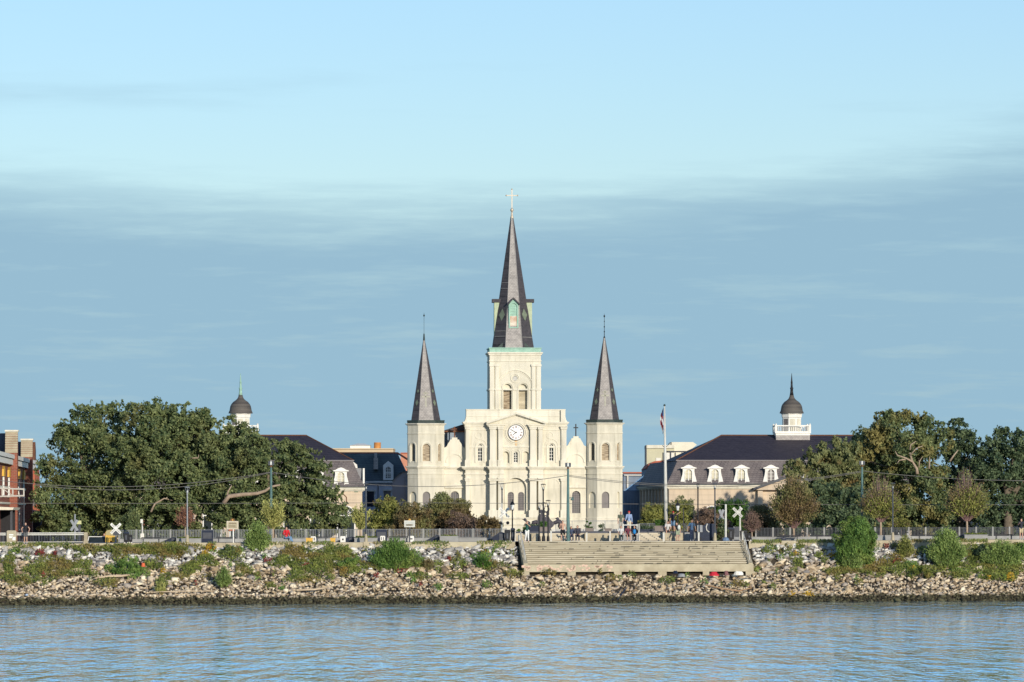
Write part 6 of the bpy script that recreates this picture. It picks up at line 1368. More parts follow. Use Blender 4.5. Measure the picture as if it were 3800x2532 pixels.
# ================================================================ railroad crossing signs
def crossbuck(label, px, cy, size, d, top, m='white', post='palepole', basez=None, text=True, ang=45, xs=1.0, pdx=0, lights=False):
    g = base_at(px+pdx, d); 
    if basez: g.z = basez
    root = empty('crossing_sign', g, label, 'crossing sign', 'railroad crossing signs'); Y = g.y; H = zpx(top, Y)-g.z; cz = zpx(cy, Y)-g.z; cx = -pdx*Y/F; L_ = size*Y/F*1.22/2; hw = .105
    mb = MB(); mb.lathe(0, 0, [(.08, 0), (.06, H)], 8); mb.build('post', M[post], root)
    for s_, yo in ((1, -.10), (-1, -.13)):
        mb = MB(); mb.box(-L_, L_, -.012, .012, -hw, hw); o_ = mb.build('sign_blade', M[m], root, loc=(cx, yo, cz)); o_.rotation_euler.y = s_*R(ang); o_.scale.x = 1
        if xs != 1: o_.scale = (1, 1, 1)
        if text: 
            for k, wd in ((-1, 'RAIL' if s_ > 0 else 'CROSS'), (1, 'ROAD' if s_ > 0 else 'ING')):
                t_ = textmesh(wd, .15, M['black'], o_, (k*L_*0.52, -.018, 0))
    if lights:
        for s_ in (-1, 1):
            mb = MB(); mb.lathe(0, 0, [(.14, -.02), (.14, .02)], 12); q = mb.build('signal_light', M['black'], root, loc=(cx+s_*.3, -.14, cz-.85)); q.rotation_euler.x = R(90)
        mb = MB(); mb.tube([(cx-.3, -.1, cz-.85), (cx+.3, -.1, cz-.85)], .03, 5); mb.build('light_arm', M[post], root)
    return root
cb = crossbuck('white railroad crossing sign at the far left beside the yellow cart', 430, 1962, 42, 5, 1950, post='grey', lights=False)
mb = MB(); mb.box(-.22, .3, -.1, .0, .62, 1.0); mb.build('signal_box', M['greydark'], cb)
mb = MB(); 
for s_ in (0, 1): mb.lathe(.12+s_*.0, -.12, [(.10, .5), (.10, .54)], 8)
mb.build('signal_base', M['white'], cb)
crossbuck('grey back of a railroad crossing sign at the guard rail', 276, 1950, 38, 4, 1908, m='grey', post='grey', text=False, ang=58, pdx=2)
crossbuck('white railroad crossing sign in front of the church front, with a signal hung below', 1871, 1903, 40, 9, 1868, pdx=-9, lights=True)
crossbuck('railroad crossing sign on a thick cream post right of the steps', 2737, 1902, 38, 6, 1879, m='palepole', pdx=9)
crossbuck('narrow edge-on railroad crossing sign right of the flagpole', 2677, 1911, 34, 10, 1893, m='grey', text=False, ang=68, pdx=2)
for px, top, lb, m_ in ((2693, 1872, 'slim pale blue-white post between the two right crossing signs', 'palepole'),):
    g = base_at(px, 2); root = empty('marker_post', g, lb, 'post'); H = zpx(top, g.y)-g.z; mb = MB(); mb.lathe(0, 0, [(.1, 0), (.085, H)], 8); mb.build('shaft', M[m_], root); mb = MB(); mb.lathe(0, 0, [(.3, 0), (.28, .18), (.1, .3)], 8); mb.build('foot', mat('blue_paint', (.16, .24, .36), .7), root)
# traffic signal
g = base_at(528, 9); root = empty('signal_post', g, 'cream signal post with two heads and a meter box at the left', 'signal'); H = zpx(1928, g.y)-g.z
mb = MB(); mb.lathe(0, 0, [(.07, 0), (.06, H)], 8); mb.build('post', M['palepole'], root)
mb = MB(); mb.box(-.14, .06, -.15, .05, H-.3, H+.02); mb.build('signal_head', M['rail_white'], root)
mb = MB(); mb.lathe(.13, -.1, [(.08, H-.48), (.08, H-.36)], 8); mb.lathe(.11, -.1, [(.07, H-.2), (.07, H-.1)], 8); mb.build('bell', M['rust'], root)
mb = MB(); mb.box(-.14, .16, -.14, .04, .35, .75); mb.build('meter_box', M['rail_white'], root)
g = base_at(294, 8); root = empty('sign_box', g, 'small square yellowish sign on a dark post beside the grey crossing sign', 'sign'); z1 = zpx(1945, g.y)-g.z
mb = MB(); mb.lathe(0, 0, [(.05, 0), (.05, z1)], 6); mb.box(-.1, .12, -.02, .06, z1-.7, z1-.1); mb.build('post', M['greydark'], root); mb = MB(); mb.box(-.18, .18, -.08, -.04, z1-.02, z1+.28); mb.build('sign_face', plain('pale_yellow', (.6, .6, .3)), root)
# historical markers
def marker(label, px, x0, x1, y0, y1, crest, ypost, m_face, postm):
    g = base_at(px, 1.0); Y = g.y; s = Y/F; root = empty('marker_sign', g, label, 'sign', 'historical marker signs'); z = lambda p: zpx(p, Y)-g.z; x = lambda p: (p-px)*s
    mb = MB(); mb.lathe(0, 0, [(.06, 0), (.05, z(y1))], 8); mb.build('post', M[postm], root)
    mb = MB(); mb.box(x(x0), x(x1), -.05, .03, z(y1), z(y0)); mb.build('board', M['gold'] if crest == 'big' else M['palepole'], root)
    mb = MB(); mb.box(x(x0+4), x(x1-4), -.06, -.05, z(y1-4), z(y0+4)); f_ = mb.build('text_panel', m_face, root)
    mb = MB(); mb.box(x(x0+8), x(x1-8), -.07, -.06, z(y0+11), z(y0+6)) if crest == 'big' else None
    for k in range(7): yy = y0+14+k*(y1-y0-20)/7; mb.box(x(x0+7), x(x1-7-(k % 3)*3), -.066, -.06, z(yy+1.0), z(yy))
    mb.build('engraved_lines', plain('brown_lettering', (.26, .20, .13)), root)
    mb = MB(); c = (x0+x1)/2; mb.lathe(x(c), 0, [(.02, z(y0)), (.02, z(y0)+.01)], 6); mb.prism([(x(c)+r_*cos(t), z(y0)+r_*sin(t)*1.05) for r_ in (.21 if crest == 'big' else .12,) for t in [pi*i/8 for i in range(9)]], -.05, .03); mb.build('crest', M['rust'] if crest == 'big' else plain('orange_crest', (.6, .3, .1)), root)
    mb = MB(); mb.ball((x(c), -.07, z(y0)+.08), .06, .03, .06); mb.build('emblem', M['yellow'], root)
    if crest == 'big': mb = MB(); mb.box(x(x0+8), x(x0+30), -.02, .04, z(y1)-.12, z(y1)); mb.build('bracket', M['brick_or'], root)
marker('brown framed historical marker with a crest, near the willow on the left', 866, 841, 885, 1934, 1965, 'big', 0, plain('marker_tan', (.50, .44, .30)), 'white')
marker('pale grey historical marker in front of the dark brown shrubs', 1520, 1500, 1540, 1932, 1957, 'small', 0, plain('marker_grey', (.55, .55, .50)), 'greydark')

# ================================================================ planters, benches, bins
def slab(name, label, cat, p0, p1, py_top, d, dp, m, group=None, zoff=0, top=None, m2=None):
    cx = (p0+p1)/2; g = base_at(cx, d, zoff); s = g.y/F; root = empty(name, g, label, cat, group); w_ = (p1-p0)*s; h_ = zpx(py_top, g.y)-g.z
    mb = MB(); mb.box(-w_/2, w_/2, 0, dp, -.05, h_); mb.box(-w_/2-.03, w_/2+.03, -.03, dp+.03, h_-.06, h_+.01); mb.build('trough', M[m] if isinstance(m, str) else m, root)
    if top:
        C = rng.uniform((-w_/2+.05, .05, h_), (w_/2-.05, dp-.05, h_+top), (int(260*w_*top/.2), 3)); Nn = rng.normal(size=C.shape)+np.array([0, -.5, .6]); tag(leaves('planting', C, Nn, .06, LM[m2 or 'hedge'], root), kind='stuff')
    else: mb = MB(); mb.box(-w_/2+.06, w_/2-.06, .06, dp-.06, h_-.02, h_+.02); mb.build('soil', M['soil'], root)
    return root, w_, h_
LG = 'long pale concrete planters on the promenade'
for i, (a, b, t, lb, tp) in enumerate(((655, 745, 1999, 'pale planter around the small red-leaved tree', .12), (1012, 1072, 1998, 'pale planter below the slim yellow-green tree where a person in red sits', None), (1315, 1400, 1997, 'pale planter around the small yellow-green tree', .15), (1632, 1700, 1990, 'pale planter in front of the pink-brown shrub', .1), (3255, 3340, 1987, 'pale planter in front of the left one of two autumn trees', None), (3580, 3665, 1985, 'pale planter in front of the autumn tree nearest the right edge', .15))):
    slab('planter', lb, 'planter', a, b, t, 3.5, 1.2, 'conc', LG, top=tp, m2='vine')
slab('low_wall', 'low grey concrete wall end between planters left of the dark bin', 'low wall', 1700, 1800, 1996, 6, .5, 'conc')
slab('low_wall', 'long grey low wall at the foot of the right railing', 'low wall', 2790, 3000, 1993, 7, .5, 'conc')
def bench(label, px, d=6, w_=1.6, group='dark benches along the promenade'):
    g = base_at(px, d); root = empty('bench', g, label, 'bench', group)
    root.scale = (1, 1, .72); mb = MB(); mb.box(-w_/2, w_/2, -.25, .2, .42, .47); mb.build('seat', M['black'], root)
    mb = MB(); mb.box(-w_/2, w_/2, .2, .25, .52, .62); mb.build('backrest', M['black'], root)
    for s_ in (-1, 1): mb = MB(); mb.box(s_*w_*.4-.04, s_*w_*.4+.04, -.22, .22, 0, .43); mb.build('leg', M['greydark'], root)
for px, lb in ((560, 'dark bench right of the cream signal post'), (840, 'dark bench left of the brown marker sign'), (1180, 'dark bench between the seated red figure and the white tag'), (1480, 'dark bench behind the large willow bush'), (3060, 'dark bench left of the tall sapling bush'), (3440, 'dark bench in front of the right railing'), (3725, 'dark bench nearest the right edge'), (2930, 'dark bench below the round browning tree')): bench(lb, px)
def bicycle(label, px, d, sx=1):
    g = base_at(px, d); root = empty('bicycle', g, label, 'bicycle', 'parked dark bicycles')
    for k in (-.52, .52):
        mb = MB()
        for i in range(14): mb.tube([(k+.33*cos(2*pi*i/14), 0, .34+.33*sin(2*pi*i/14)), (k+.33*cos(2*pi*(i+1)/14), 0, .34+.33*sin(2*pi*(i+1)/14))], .022, 4)
        mb.build('wheel', M['black'], root)
    mb = MB(); 
    for a_, b_ in (((-.52, .34), (-.15, .85)), ((-.15, .85), (.38, .82)), ((-.52, .34), (0, .3)), ((0, .3), (-.17, .9)), ((0, .3), (.38, .82)), ((.52, .34), (.35, .98))): mb.tube([(a_[0], 0, a_[1]), (b_[0], 0, b_[1])], .022, 4)
    mb.build('frame', M['greydark'], root)
    mb = MB(); mb.box(-.28, -.06, -.06, .06, .9, .96); mb.build('saddle', M['black'], root)
    mb = MB(); mb.tube([(.35, -.25, 1.0), (.35, .25, 1.0)], .02, 4); mb.build('handlebar', M['black'], root)
def mound(label, p0, p1, top, d, m='navy', cat='bundle', name='covered_bundle', slope=1):
    g = base_at((p0+p1)/2, d); s = g.y/F; w_ = (p1-p0)*s; h_ = zpx(top, g.y)-g.z; root = empty(name, g, label, cat, 'dark ramped shapes on the promenade')
    mb = MB(); q = [(-w_/2, 0), (w_/2, 0), (w_/2, h_*.9), (w_*.3, h_), (-w_*.1, h_*.55)]; q = q if slope > 0 else [(-a, b) for a, b in reversed(q)]; mb.prism(q, 0, .9); mb.build('cover', M[m], root)
    mb = MB(); mb.tube([(-w_/2*slope, -.04, .05), (w_*.25*slope, -.04, h_*.95)], .03, 5); mb.box(w_*.2, w_*.42, -.05, 0, .1, h_*.8) if slope > 0 else mb.box(-w_*.42, -w_*.2, -.05, 0, .1, h_*.8); mb.build('strap', M['greydark'], root)
mound('dark low ramp-shaped cover left of the pale planter with the red-leaved tree', 600, 652, 1994, 5)
mound('dark low ramp-shaped cover left of the planter by the peach wall', 1248, 1316, 1992, 5)
mound('dark low ramp-shaped cover behind the grey marker sign', 1578, 1632, 1986, 5)
mound('long dark ramp-shaped cover left of the dark bin', 1806, 1872, 1974, 5)
mound('dark ramp-shaped cover left of the round browning tree trunk', 2870, 2918, 1995, 5)
mound('dark ramp-shaped cover left of the rightmost pale planter', 3540, 3578, 1984, 5)
def bin_(label, px, top, wpx, d, m='navy', group='tall dark rubbish bins'):
    g = base_at(px, d); s = g.y/F; root = empty('rubbish_bin', g, label, 'bin', group); w_ = wpx*s/2; h_ = zpx(top, g.y)-g.z
    mb = MB(); mb.loft([[(-w_*.85, -.25, .05), (w_*.85, -.25, .05), (w_*.85, .25, .05), (-w_*.85, .25, .05)], [(-w_, -.3, h_*.85), (w_, -.3, h_*.85), (w_, .3, h_*.85), (-w_, .3, h_*.85)]]); mb.build('body', M['black'], root)
    mb = MB(); mb.box(-w_*1.08, w_*1.08, -.34, .34, h_*.85, h_*.93); mb.box(-w_*.9, w_*.9, -.28, .28, h_*.93, h_); mb.build('lid', M[m], root)
    mb = MB(); mb.box(-.07, .07, -.32, -.28, .25, h_*.7); mb.build('label_plate', M['greydark'], root)
    for sx in (-1, 1): mb = MB(); mb.lathe(sx*w_*.6, -.2, [(.06, 0), (.06, .08)], 8); mb.build('wheel', M['white'], root)
bin_('dark bin with a blue lid left of the cream signal post', 469, 1974, 20, 3); bin_('smaller dark bin beside the blue-lidded one', 485, 1985, 12, 3.5, 'black')
bin_('wide dark bin with a pale sticker left of the river steps', 1883, 1966, 22, 1.2, 'black'); bin_('dark navy bin behind the wide bin left of the river steps', 1903, 1960, 16, 3.4)
bin_('dark bin at the top right corner of the river steps', 2759, 1969, 26, 2.0, 'black'); bin_('navy bin left of the cream post of the crossing sign', 2712, 1958, 26, 6); 
bin_('low dark bin with a white bag right of the river steps', 2780, 1980, 16, 3.2, 'black')
def cabinet(name, label, cat, p0, p1, top, d, m, mp_=None, plates=()):
    g = base_at((p0+p1)/2, d); s = g.y/F; root = empty(name, g, label, cat); w_ = (p1-p0)*s/2; h_ = zpx(top, g.y)-g.z
    mb = MB(); mb.box(-w_, w_, 0, .4, -.03, h_-.06); mb.prism([(-w_, h_-.06), (w_, h_-.06), (w_*.8, h_), (-w_*.8, h_)], 0, .4); mb.build('body', M[m], root)
    mb = MB()
    for a_, b_, c_, d_ in plates: mb.box(a_*w_, b_*w_, -.015, 0, c_*h_, d_*h_)
    if plates: mb.build('notice', M[mp_ or 'white'], root)
    return root
cabinet('utility_cabinet', 'cream utility cabinet with white notices at the far left', 'cabinet', 25, 60, 1969, .8, 'conc_warm', 'white', ((-.5, .4, .62, .72), (-.5, .3, .42, .56), (.2, .85, .25, .5), (-.5, .5, .03, .1)))
cabinet('notice_board', 'dark square kiosk standing at the railing right of the red-leaved tree', 'kiosk', 748, 790, 1968, 10, 'navy', 'greydark', ((-.8, .8, .3, .8),))
cabinet('notice_board', 'dark square kiosk standing at the railing right of the small yellow-green tree', 'kiosk', 1395, 1436, 1966, 10, 'navy', 'greydark', ((-.8, .8, .3, .8),))
cabinet('sign_board', 'small white sign box on the ground right of the yellow bench mark', 'sign', 1263, 1282, 1990, 4.5, 'white', 'black', ((-.3, .3, .3, .6),))
cabinet('sign_board', 'small white sign box in front of the dark kiosk by the small yellow-green tree', 'sign', 1411, 1429, 1989, 4.2, 'white', 'greydark', ((-.6, -.3, .3, .8), (.2, .5, .3, .8)))
cabinet('sign_board', 'small white sign box below the grey marker sign', 'sign', 1516, 1536, 1989, 4.2, 'white', 'black', ((-.5, .5, .4, .6),))
cabinet('sign_board', 'small white sign box left of the long bench with yellow slats', 'sign', 1153, 1172, 1991, 4.6, 'white', 'greydark', ((-.6, -.2, .3, .8), (.2, .6, .3, .8)))
for p0, p1, lb in ((1136, 1160, 'low yellow kerb block left of the small white sign box'), (1226, 1244, 'low yellow kerb block right of the dark bench')): slab('kerb_block', lb, 'kerb block', p0, p1, 1997, 4, .3, 'yellow')
def stonepost(label, px, top, d, wpx=8, zoff=0, grp='pale square bollards around the steps'):
    g = base_at(px, d, zoff); s = g.y/F; root = empty('bollard', g, label, 'bollard', grp); h_ = zpx(top, g.y)-g.z; w_ = wpx*s/2
    mb = MB(); mb.box(-w_, w_, -w_, w_, -.05, h_-.03); mb.build('shaft', M['palepole'], root); mb = MB(); mb.box(-w_*1.15, w_*1.15, -w_*1.15, w_*1.15, h_-.04, h_); mb.build('cap', M['conc_warm'], root)
for px, top, lb in ((1911, 1972, 'pale bollard right of the navy bin'), (1926, 1985, 'pale bollard at the top left corner of the river steps'), (2177, 1976, 'pale bollard in front of the plain terrace wall'), (2264, 1970, 'pale bollard left of the seated group'), (2463, 1975, 'pale bollard below the flagpole'), (2593, 1975, 'pale bollard right of the person with dangling arms'), (2756, 1973, 'pale bollard at the dark bin of the right corner'), (2045, 1968, 'slim pale bollard right of the lamp cluster')): stonepost(lb, px, top, .6 if px not in (1911, 2264) else 5, 6 if px != 2463 else 7)

# ================================================================ upper terrace behind the steps
TZ = 0.66
def U(px, d): g = G(px, d); return g
def tbox(name, label, cat, parts, p0, kind=None):
    o_ = G(p0, 8); root = empty(name, o_, label, cat)
    for nm, lst, m_ in parts:
        mb = MB()
        for a_, b_, d0, d1, z0, z1 in lst:
            q = []
            for z_ in (z0, z1):
                for px, d_ in ((a_, d0), (b_, d0), (b_, d1), (a_, d1)): g = G(px, d_); q.append(Vector((g.x, g.y, g.z+z_))-o_)
            mb.add(q, [(0,3,2,1),(4,5,6,7),(0,1,5,4),(1,2,6,5),(2,3,7,6),(3,0,4,7)])
        mb.build(nm, m_, root)
    return root
stm = M['steps']
def flight(a_, b_): return [(a_, b_, 7.9+.42*k, 10.2, .11*k*1.0, .11*(k+1)-.0) for k in range(6)]
tbox('terrace', 'raised concrete terrace behind the top of the river steps', 'terrace', [('deck', [(1902, 2625, 10.15, 30, -.3, TZ)], M['conc'])], 2250)
tbox('terrace_steps', 'pale steps up to the terrace behind the photographer and the jogger', 'steps', [('treads', flight(1905, 2168), stm)], 2040)
tbox('terrace_steps', 'pale steps up to the terrace between the seated group and the flagpole', 'steps', [('treads', flight(2372, 2462), stm)], 2410)
tbox('terrace_wall', 'plain pale terrace wall between the tall green pole and the seated group', 'low wall', [('wall', [(2170, 2300, 8.0, 10.2, -.05, TZ-.02)], M['conc_warm'])], 2240)
tbox('terrace_wall', 'terrace wall with dark scribbles right of the flagpole', 'low wall', [('wall', [(2466, 2536, 7.6, 10.2, -.05, TZ-.01)], M['conc_warm']), ('graffiti', [(2478+k*5.5, 2480+k*5.5, 7.55, 7.6, .15+.1*(k % 3), .3+.12*(k % 3)) for k in range(9)], M['greydark'])], 2500)
tbox('terrace_wall', 'terrace wall with faint scribbles behind the lamp cluster', 'low wall', [('wall', [(1972, 2000, 7.3, 10.2, -.05, TZ-.02)], M['conc_warm']), ('graffiti', [(1975+k*5, 1977+k*5, 7.25, 7.3, .2+.1*(k % 3), .3+.12*(k % 3)) for k in range(5)], M['grey'])], 1986)
tbox('terrace_kerb', 'dark navy kerb along the terrace top', 'kerb', [('kerb', [(1902, 2300, 10.16, 10.6, TZ, TZ+.14), (2368, 2540, 10.16, 10.6, TZ, TZ+.12)], M['navy'])], 2200)
tbox('terrace_backwall', 'low white wall at the back of the terrace below the church', 'low wall', [('wall', [(2040, 2312, 26, 26.4, TZ, TZ+.28)], M['rail_white'])], 2180)
def railing(label, p0, p1, d, h_, m, n=40, zoff=TZ, posts=5):
    a_, b_ = G(p0, d), G(p1, d); o_ = (a_+b_)/2; root = empty('railing', o_+Vector((0, 0, zoff)), label, 'railing'); O2 = o_
    mb = MB(); 
    for z_ in (h_, .1): mb.tube([a_-O2+Vector((0, 0, z_)), b_-O2+Vector((0, 0, z_))], .022, 4)
    mb.build('rail', M[m], root)
    mb = MB()
    for k in range(n): c = a_.lerp(b_, k/n)-O2; mb.box(c.x-.012, c.x+.012, c.y-.01, c.y+.01, c.z+.1, c.z+h_)
    mb.build('baluster_row', M[m], root)
    for k in range(posts): c = a_.lerp(b_, k/(posts-1))-O2; mb = MB(); mb.box(c.x-.03, c.x+.03, c.y-.03, c.y+.03, c.z, c.z+h_+.02); mb.build('post', M[m], root)
railing('thin grey railing along the terrace in front of the church base', 2062, 2306, 25, 1.0, 'grey', 60)
railing('thin pale railing on the terrace left of the flagpole', 2372, 2448, 24, .75, 'grey_l', 22, posts=3)
railing('thin pale railing on the terrace right of the flagpole', 2520, 2580, 24, .75, 'grey_l', 18, posts=3)
o_ = G(2343, 7); root = empty('handrail_frame', o_, 'white tubular handrail frame beside the seated group', 'railing'); mb = MB(); s = o_.y/F
for a_, t_ in ((2312, 1948), (2364, 1945), (2371, 1945)): mb.tube([((a_-2343)*s, 0, 0), ((a_-2343)*s, 0, zpx(t_, o_.y)-o_.z)], .035, 6)
mb.tube([((2312-2343)*s, 0, zpx(1949, o_.y)-o_.z), ((2366-2343)*s, 0, zpx(1949, o_.y)-o_.z)], .04, 6); mb.build('rail', M['white'], root)
PG = 'large brown-grey planter boxes on the terrace'
slab('planter_box', 'brown-grey planter with a green hedge behind the lamp cluster', 'planter', 2001, 2032, 1956, 12, 1, mat('taupe_planter', (.24, .20, .18), .8, (.19, .16, .14), 2), PG, TZ, .45, 'hedge')
for a_, b_, t_, lb, tp in ((2126, 2156, 1961, 'dark planter box behind the seated pair', None), (2173, 2203, 1960, 'dark planter box with a small flat-topped tree', .1), (2244, 2270, 1962, 'dark planter box right of a spiky plant', None), (2430, 2472, 1952, 'largest planter box, with a green hedge, left of the flagpole', .5)):
    slab('planter_box', lb, 'planter', a_, b_, t_, 12, .9, bpy.data.materials['taupe_planter'], PG, TZ, tp, 'hedge')
c = G(2182, 12.5); c.z += TZ+.5; bush('small flat-topped tree growing in a dark planter box', c, .42, .28, LM['hedge'], name='potted_tree', cat='potted plant', leaf=.06, k=7)
c = G(2232, 12.5); c.z += TZ; bush('spiky palm-like plant between two dark planter boxes', c, .45, .42, LM['oak_dark'], name='spiky_plant', cat='potted plant', leaf=.12, k=6, aspect=.15)
c = G(2120, 12.5); c.z += TZ; bush('small yellow-green plant beside the tall green pole', c, .25, .3, LM['hedge'], name='potted_plant', cat='potted plant', leaf=.06, k=5)
# dark hedge block and navy van shape right of the flagpole
slab('hedge_box', 'dark low hedge box behind the photographer', 'planter', 1965, 2000, 1952, 12.2, 1, 'navy', None, TZ, .12, 'oak_dark')
slab('hedge_box', 'dark low hedge box left of the largest planter', 'planter', 2376, 2425, 1965, 12.2, 1, 'navy', None, TZ, .3, 'oak_dark')
# dark bronze sculpture with two curling arms
g = G(2022, 15); g.z += TZ; Y = g.y; root = empty('sculpture', g, 'dark metal sculpture with holes and two curling bird-headed arms in front of the church', 'sculpture'); s = Y/F
def q2(pts): return [((a-2022)*s, zpx(b, Y)-g.z) for a, b in pts]
def zc(x, y): return (1920+x/8.71, 1840+y/8.71)
body = [zc(*p) for p in ((640,830),(655,700),(690,590),(680,480),(740,440),(840,460),(850,360),(880,340),(940,345),(985,350),(1030,380),(1040,440),(1025,520),(1030,600),(1010,660),(1060,760),(1120,820),(1190,865),(1195,930),(1150,1000),(1085,1050),(1085,1120),(1110,1160),(1000,1180),(700,1180),(690,1000),(640,960))]
holes = [[zc(930+52*cos(t), 430+78*sin(t)) for t in [2*pi*i/12 for i in range(12)]], [zc(905+32*cos(t), 590+42*sin(t)) for t in [2*pi*i/10 for i in range(10)]], [zc(725+25*cos(t), 580+22*sin(t)) for t in [2*pi*i/8 for i in range(8)]], [zc(908+14*cos(t), 675+15*sin(t)) for t in [2*pi*i/8 for i in range(8)]]]
mb = MB(); bo = q2(body); ho = [q2(h_) for h_ in holes]; mb.plate((0, -.25, 0), Ux, Ny, bo, ho, .5); mb.plate((0, .25, 0), Ux, Ny, bo, ho, -.01)
bz = mat('dark_bronze', (.085, .075, .085), .5, (.05, .045, .055), 2.5, bump=.3); mb.build('body', bz, root)
for arm, hd in (([(1150, 890), (1230, 870), (1300, 830), (1370, 840), (1390, 900), (1370, 1000), (1400, 1060)], (1300, 745)), ([(690, 900), (600, 850), (530, 870), (480, 950)], (555, 850)), ([(400, 1100), (380, 1000), (350, 880), (300, 850)], (245, 775))):
    mb = MB(); mb.tube([Vector(((zc(*p)[0]-2022)*s, 0, zpx(zc(*p)[1], Y)-g.z)) for p in arm], [.13+.06*sin(pi*i/(len(arm)-1)) for i in range(len(arm))], 8)
    hx, hz = ((zc(*hd)[0]-2022)*s, zpx(zc(*hd)[1], Y)-g.z); mb.ball((hx, 0, hz), .13, .1, .13); mb.tube([(hx, 0, hz+.03), (hx-.24, 0, hz+.04)], [.07, .02], 5); mb.tube([(hx+.03, 0, hz), ((zc(*arm[-4 if len(arm) > 4 else -1])[0]-2022)*s, 0, zpx(zc(*arm[-4 if len(arm) > 4 else -1])[1], Y)-g.z)], .08, 6)
    mb.build('curled_arm', bz, root, smooth=True)
# small market cart under a navy cover, right of the flagpole
g = G(2618, 5); root = empty('covered_cart', g, 'large cart under a navy blue cover with a grey curved handle, right of the flagpole', 'cart'); s = g.y/F
mb = MB(); h_ = zpx(1944, g.y)-g.z; mb.prism([(-.75, 0), (.9, 0), (.95, h_*.55), (.75, h_), (.15, h_*1.02), (-.2, h_*.85), (-.75, h_*.5)], 0, 1.2); mb.build('cover', M['navy'], root)
mb = MB(); mb.tube([(.15, -.05, h_*1.0), (.05, -.05, h_*.8), (.1, -.05, h_*.62), (.3, -.05, h_*.5)], .05, 6); mb.build('handle', M['palepole'], root)
mb = MB(); mb.box(-.7, -.25, -.1, .4, h_*.5, h_*.92); mb.build('folded_frame', M['grey'], root)
for s_ in (-.5, .6): mb = MB(); q = MB(); q.lathe(0, 0, [(.16, -.04), (.16, .04)], 10); w_ = q.build('wheel', M['black'], root, loc=(s_, -.06, .16)); w_.rotation_euler.x = R(90)
cabinet('ticket_kiosk', 'small pale kiosk with a flat brown roof beside the cream crossing post', 'kiosk', 2722, 2752, 1955, 7.5, 'greydark', 'grey', ((-1, -.8, 0, 1), (-.8, 1, .05, .25)))
# parked car and yellow cart beyond the left gap
g = G(361, 17.0); g.z = 3.75; s = g.y/F; root = empty('parked_car', g, 'white car seen nose-on behind the left end of the fence, only its windscreen showing', 'car')
W_ = .82; h_ = zpx(1991, g.y)-g.z
mb = MB(); mb.loft([[(-W_, y_, .3), (W_, y_, .3), (W_, y_, .8), (W_*.95, y_, .86), (-W_*.95, y_, .86), (-W_, y_, .8)] for y_ in (-1.2, 3.0)]); mb.build('body', M['white'], root)
mb = MB(); mb.loft([[(-W_*.95, 0-.45, .86), (W_*.95, -.45, .86), (W_*.95, 2.8, .86), (-W_*.95, 2.8, .86)], [(-W_*.86, .1, h_-.05), (W_*.86, .1, h_-.05), (W_*.86, 2.3, h_-.05), (-W_*.86, 2.3, h_-.05)]]); mb.build('cabin_glass', M['glass'], root)
mb = MB(); mb.box(-W_*.88, W_*.88, .05, 2.35, h_-.05, h_); 
for s_ in (-1, 1): mb.tube([(s_*W_*.95, -.47, .86), (s_*W_*.87, .08, h_-.03)], .04, 5)
mb.build('roof', M['white'], root)
for s_ in (-1, 1):
    mb = MB(); mb.box(s_*.6-.14, s_*.6+.14, -1.23, -1.2, .55, .7); mb.build('headlight', M['palepole'], root)
    for y_ in (-.6, 2.3): q = MB(); q.lathe(0, 0, [(.32, -.1), (.32, .1)], 14); w_ = q.build('wheel', M['black'], root, loc=(s_*.75, y_, .32)); w_.rotation_euler.y = R(90)
    mb = MB(); mb.box(s_*.98-.1, s_*.98+.1, -.3, -.2, .9, 1.05); mb.build('wing_mirror', M['white'], root)
g = G(411, 16); g.z = 3.75; s = g.y/F; root = empty('yellow_cart', g, 'rounded yellow vending cart with an arched opening behind the white crossing sign', 'cart'); h_ = zpx(1968, g.y)-g.z
mb = MB(); W_ = 20*s; mb.plate((0, 0, 0), Ux, Ny, [(-W_, 0), (W_, 0), (W_, h_*.8), (W_*.8, h_*.93), (W_*.3, h_), (-W_*.3, h_), (-W_*.8, h_*.97), (-W_, h_*.9)], [arch(.05, .25, h_*.55, .14)], 1.2); mb.box(-W_*.98, W_*.98, 1.0, 1.2, 0, h_*.8); mb.build('body', M['yellow'], root)
mb = MB(); mb.prism([(-W_, h_*.8), (W_, h_*.75), (W_*.8, h_*.935), (W_*.3, h_*1.01), (-W_*.3, h_*1.01), (-W_*.8, h_*.98)], -.03, 1.25); mb.build('roof', plain('tan_canvas', (.45, .38, .2)), root)
for s_ in (-.25, .3): q = MB(); q.lathe(0, 0, [(.3, -.05), (.3, .05)], 14); w_ = q.build('wheel', M['greydark'], root, loc=(s_, -.08, .3)); w_.rotation_euler.x = R(90)

# ================================================================ things lying on the bank
def lay(name, label, cat, pts, rad, m, n=6):
    P3 = [bank_at(a_, b_)+Vector((0, -.25, .22)) for a_, b_ in pts]; root = empty(name, P3[0], label, cat); mb = MB(); mb.tube([p-P3[0] for p in P3], rad, n); mb.build('shaft', M[m] if isinstance(m, str) else m, root); return root, P3
r1, pp = lay('driftwood_log', 'long bleached driftwood log on the left bank', 'log', [(354, 2157), (400, 2150), (450, 2148), (504, 2141)], [.06, .09, .1, .07], 'wood')
mb = MB(); mb.tube([pp[1]-pp[0], pp[1]-pp[0]+Vector((.25, -.1, -.25))], [.05, .02], 5); mb.build('branch_stub', M['wood'], r1)
lay('driftwood_log', 'thin orange-brown branch curving over the rocks below the steps', 'log', [(2620, 2182), (2680, 2194), (2740, 2203), (2790, 2192)], [.05, .07, .06, .03], mat('orange_wood', (.5, .32, .18), .9, (.35, .2, .11), 2))
lay('driftwood_log', 'short pale plank low on the bank left of the centre', 'log', [(1100, 2200), (1170, 2198), (1215, 2192)], [.07, .08, .05], 'wood')
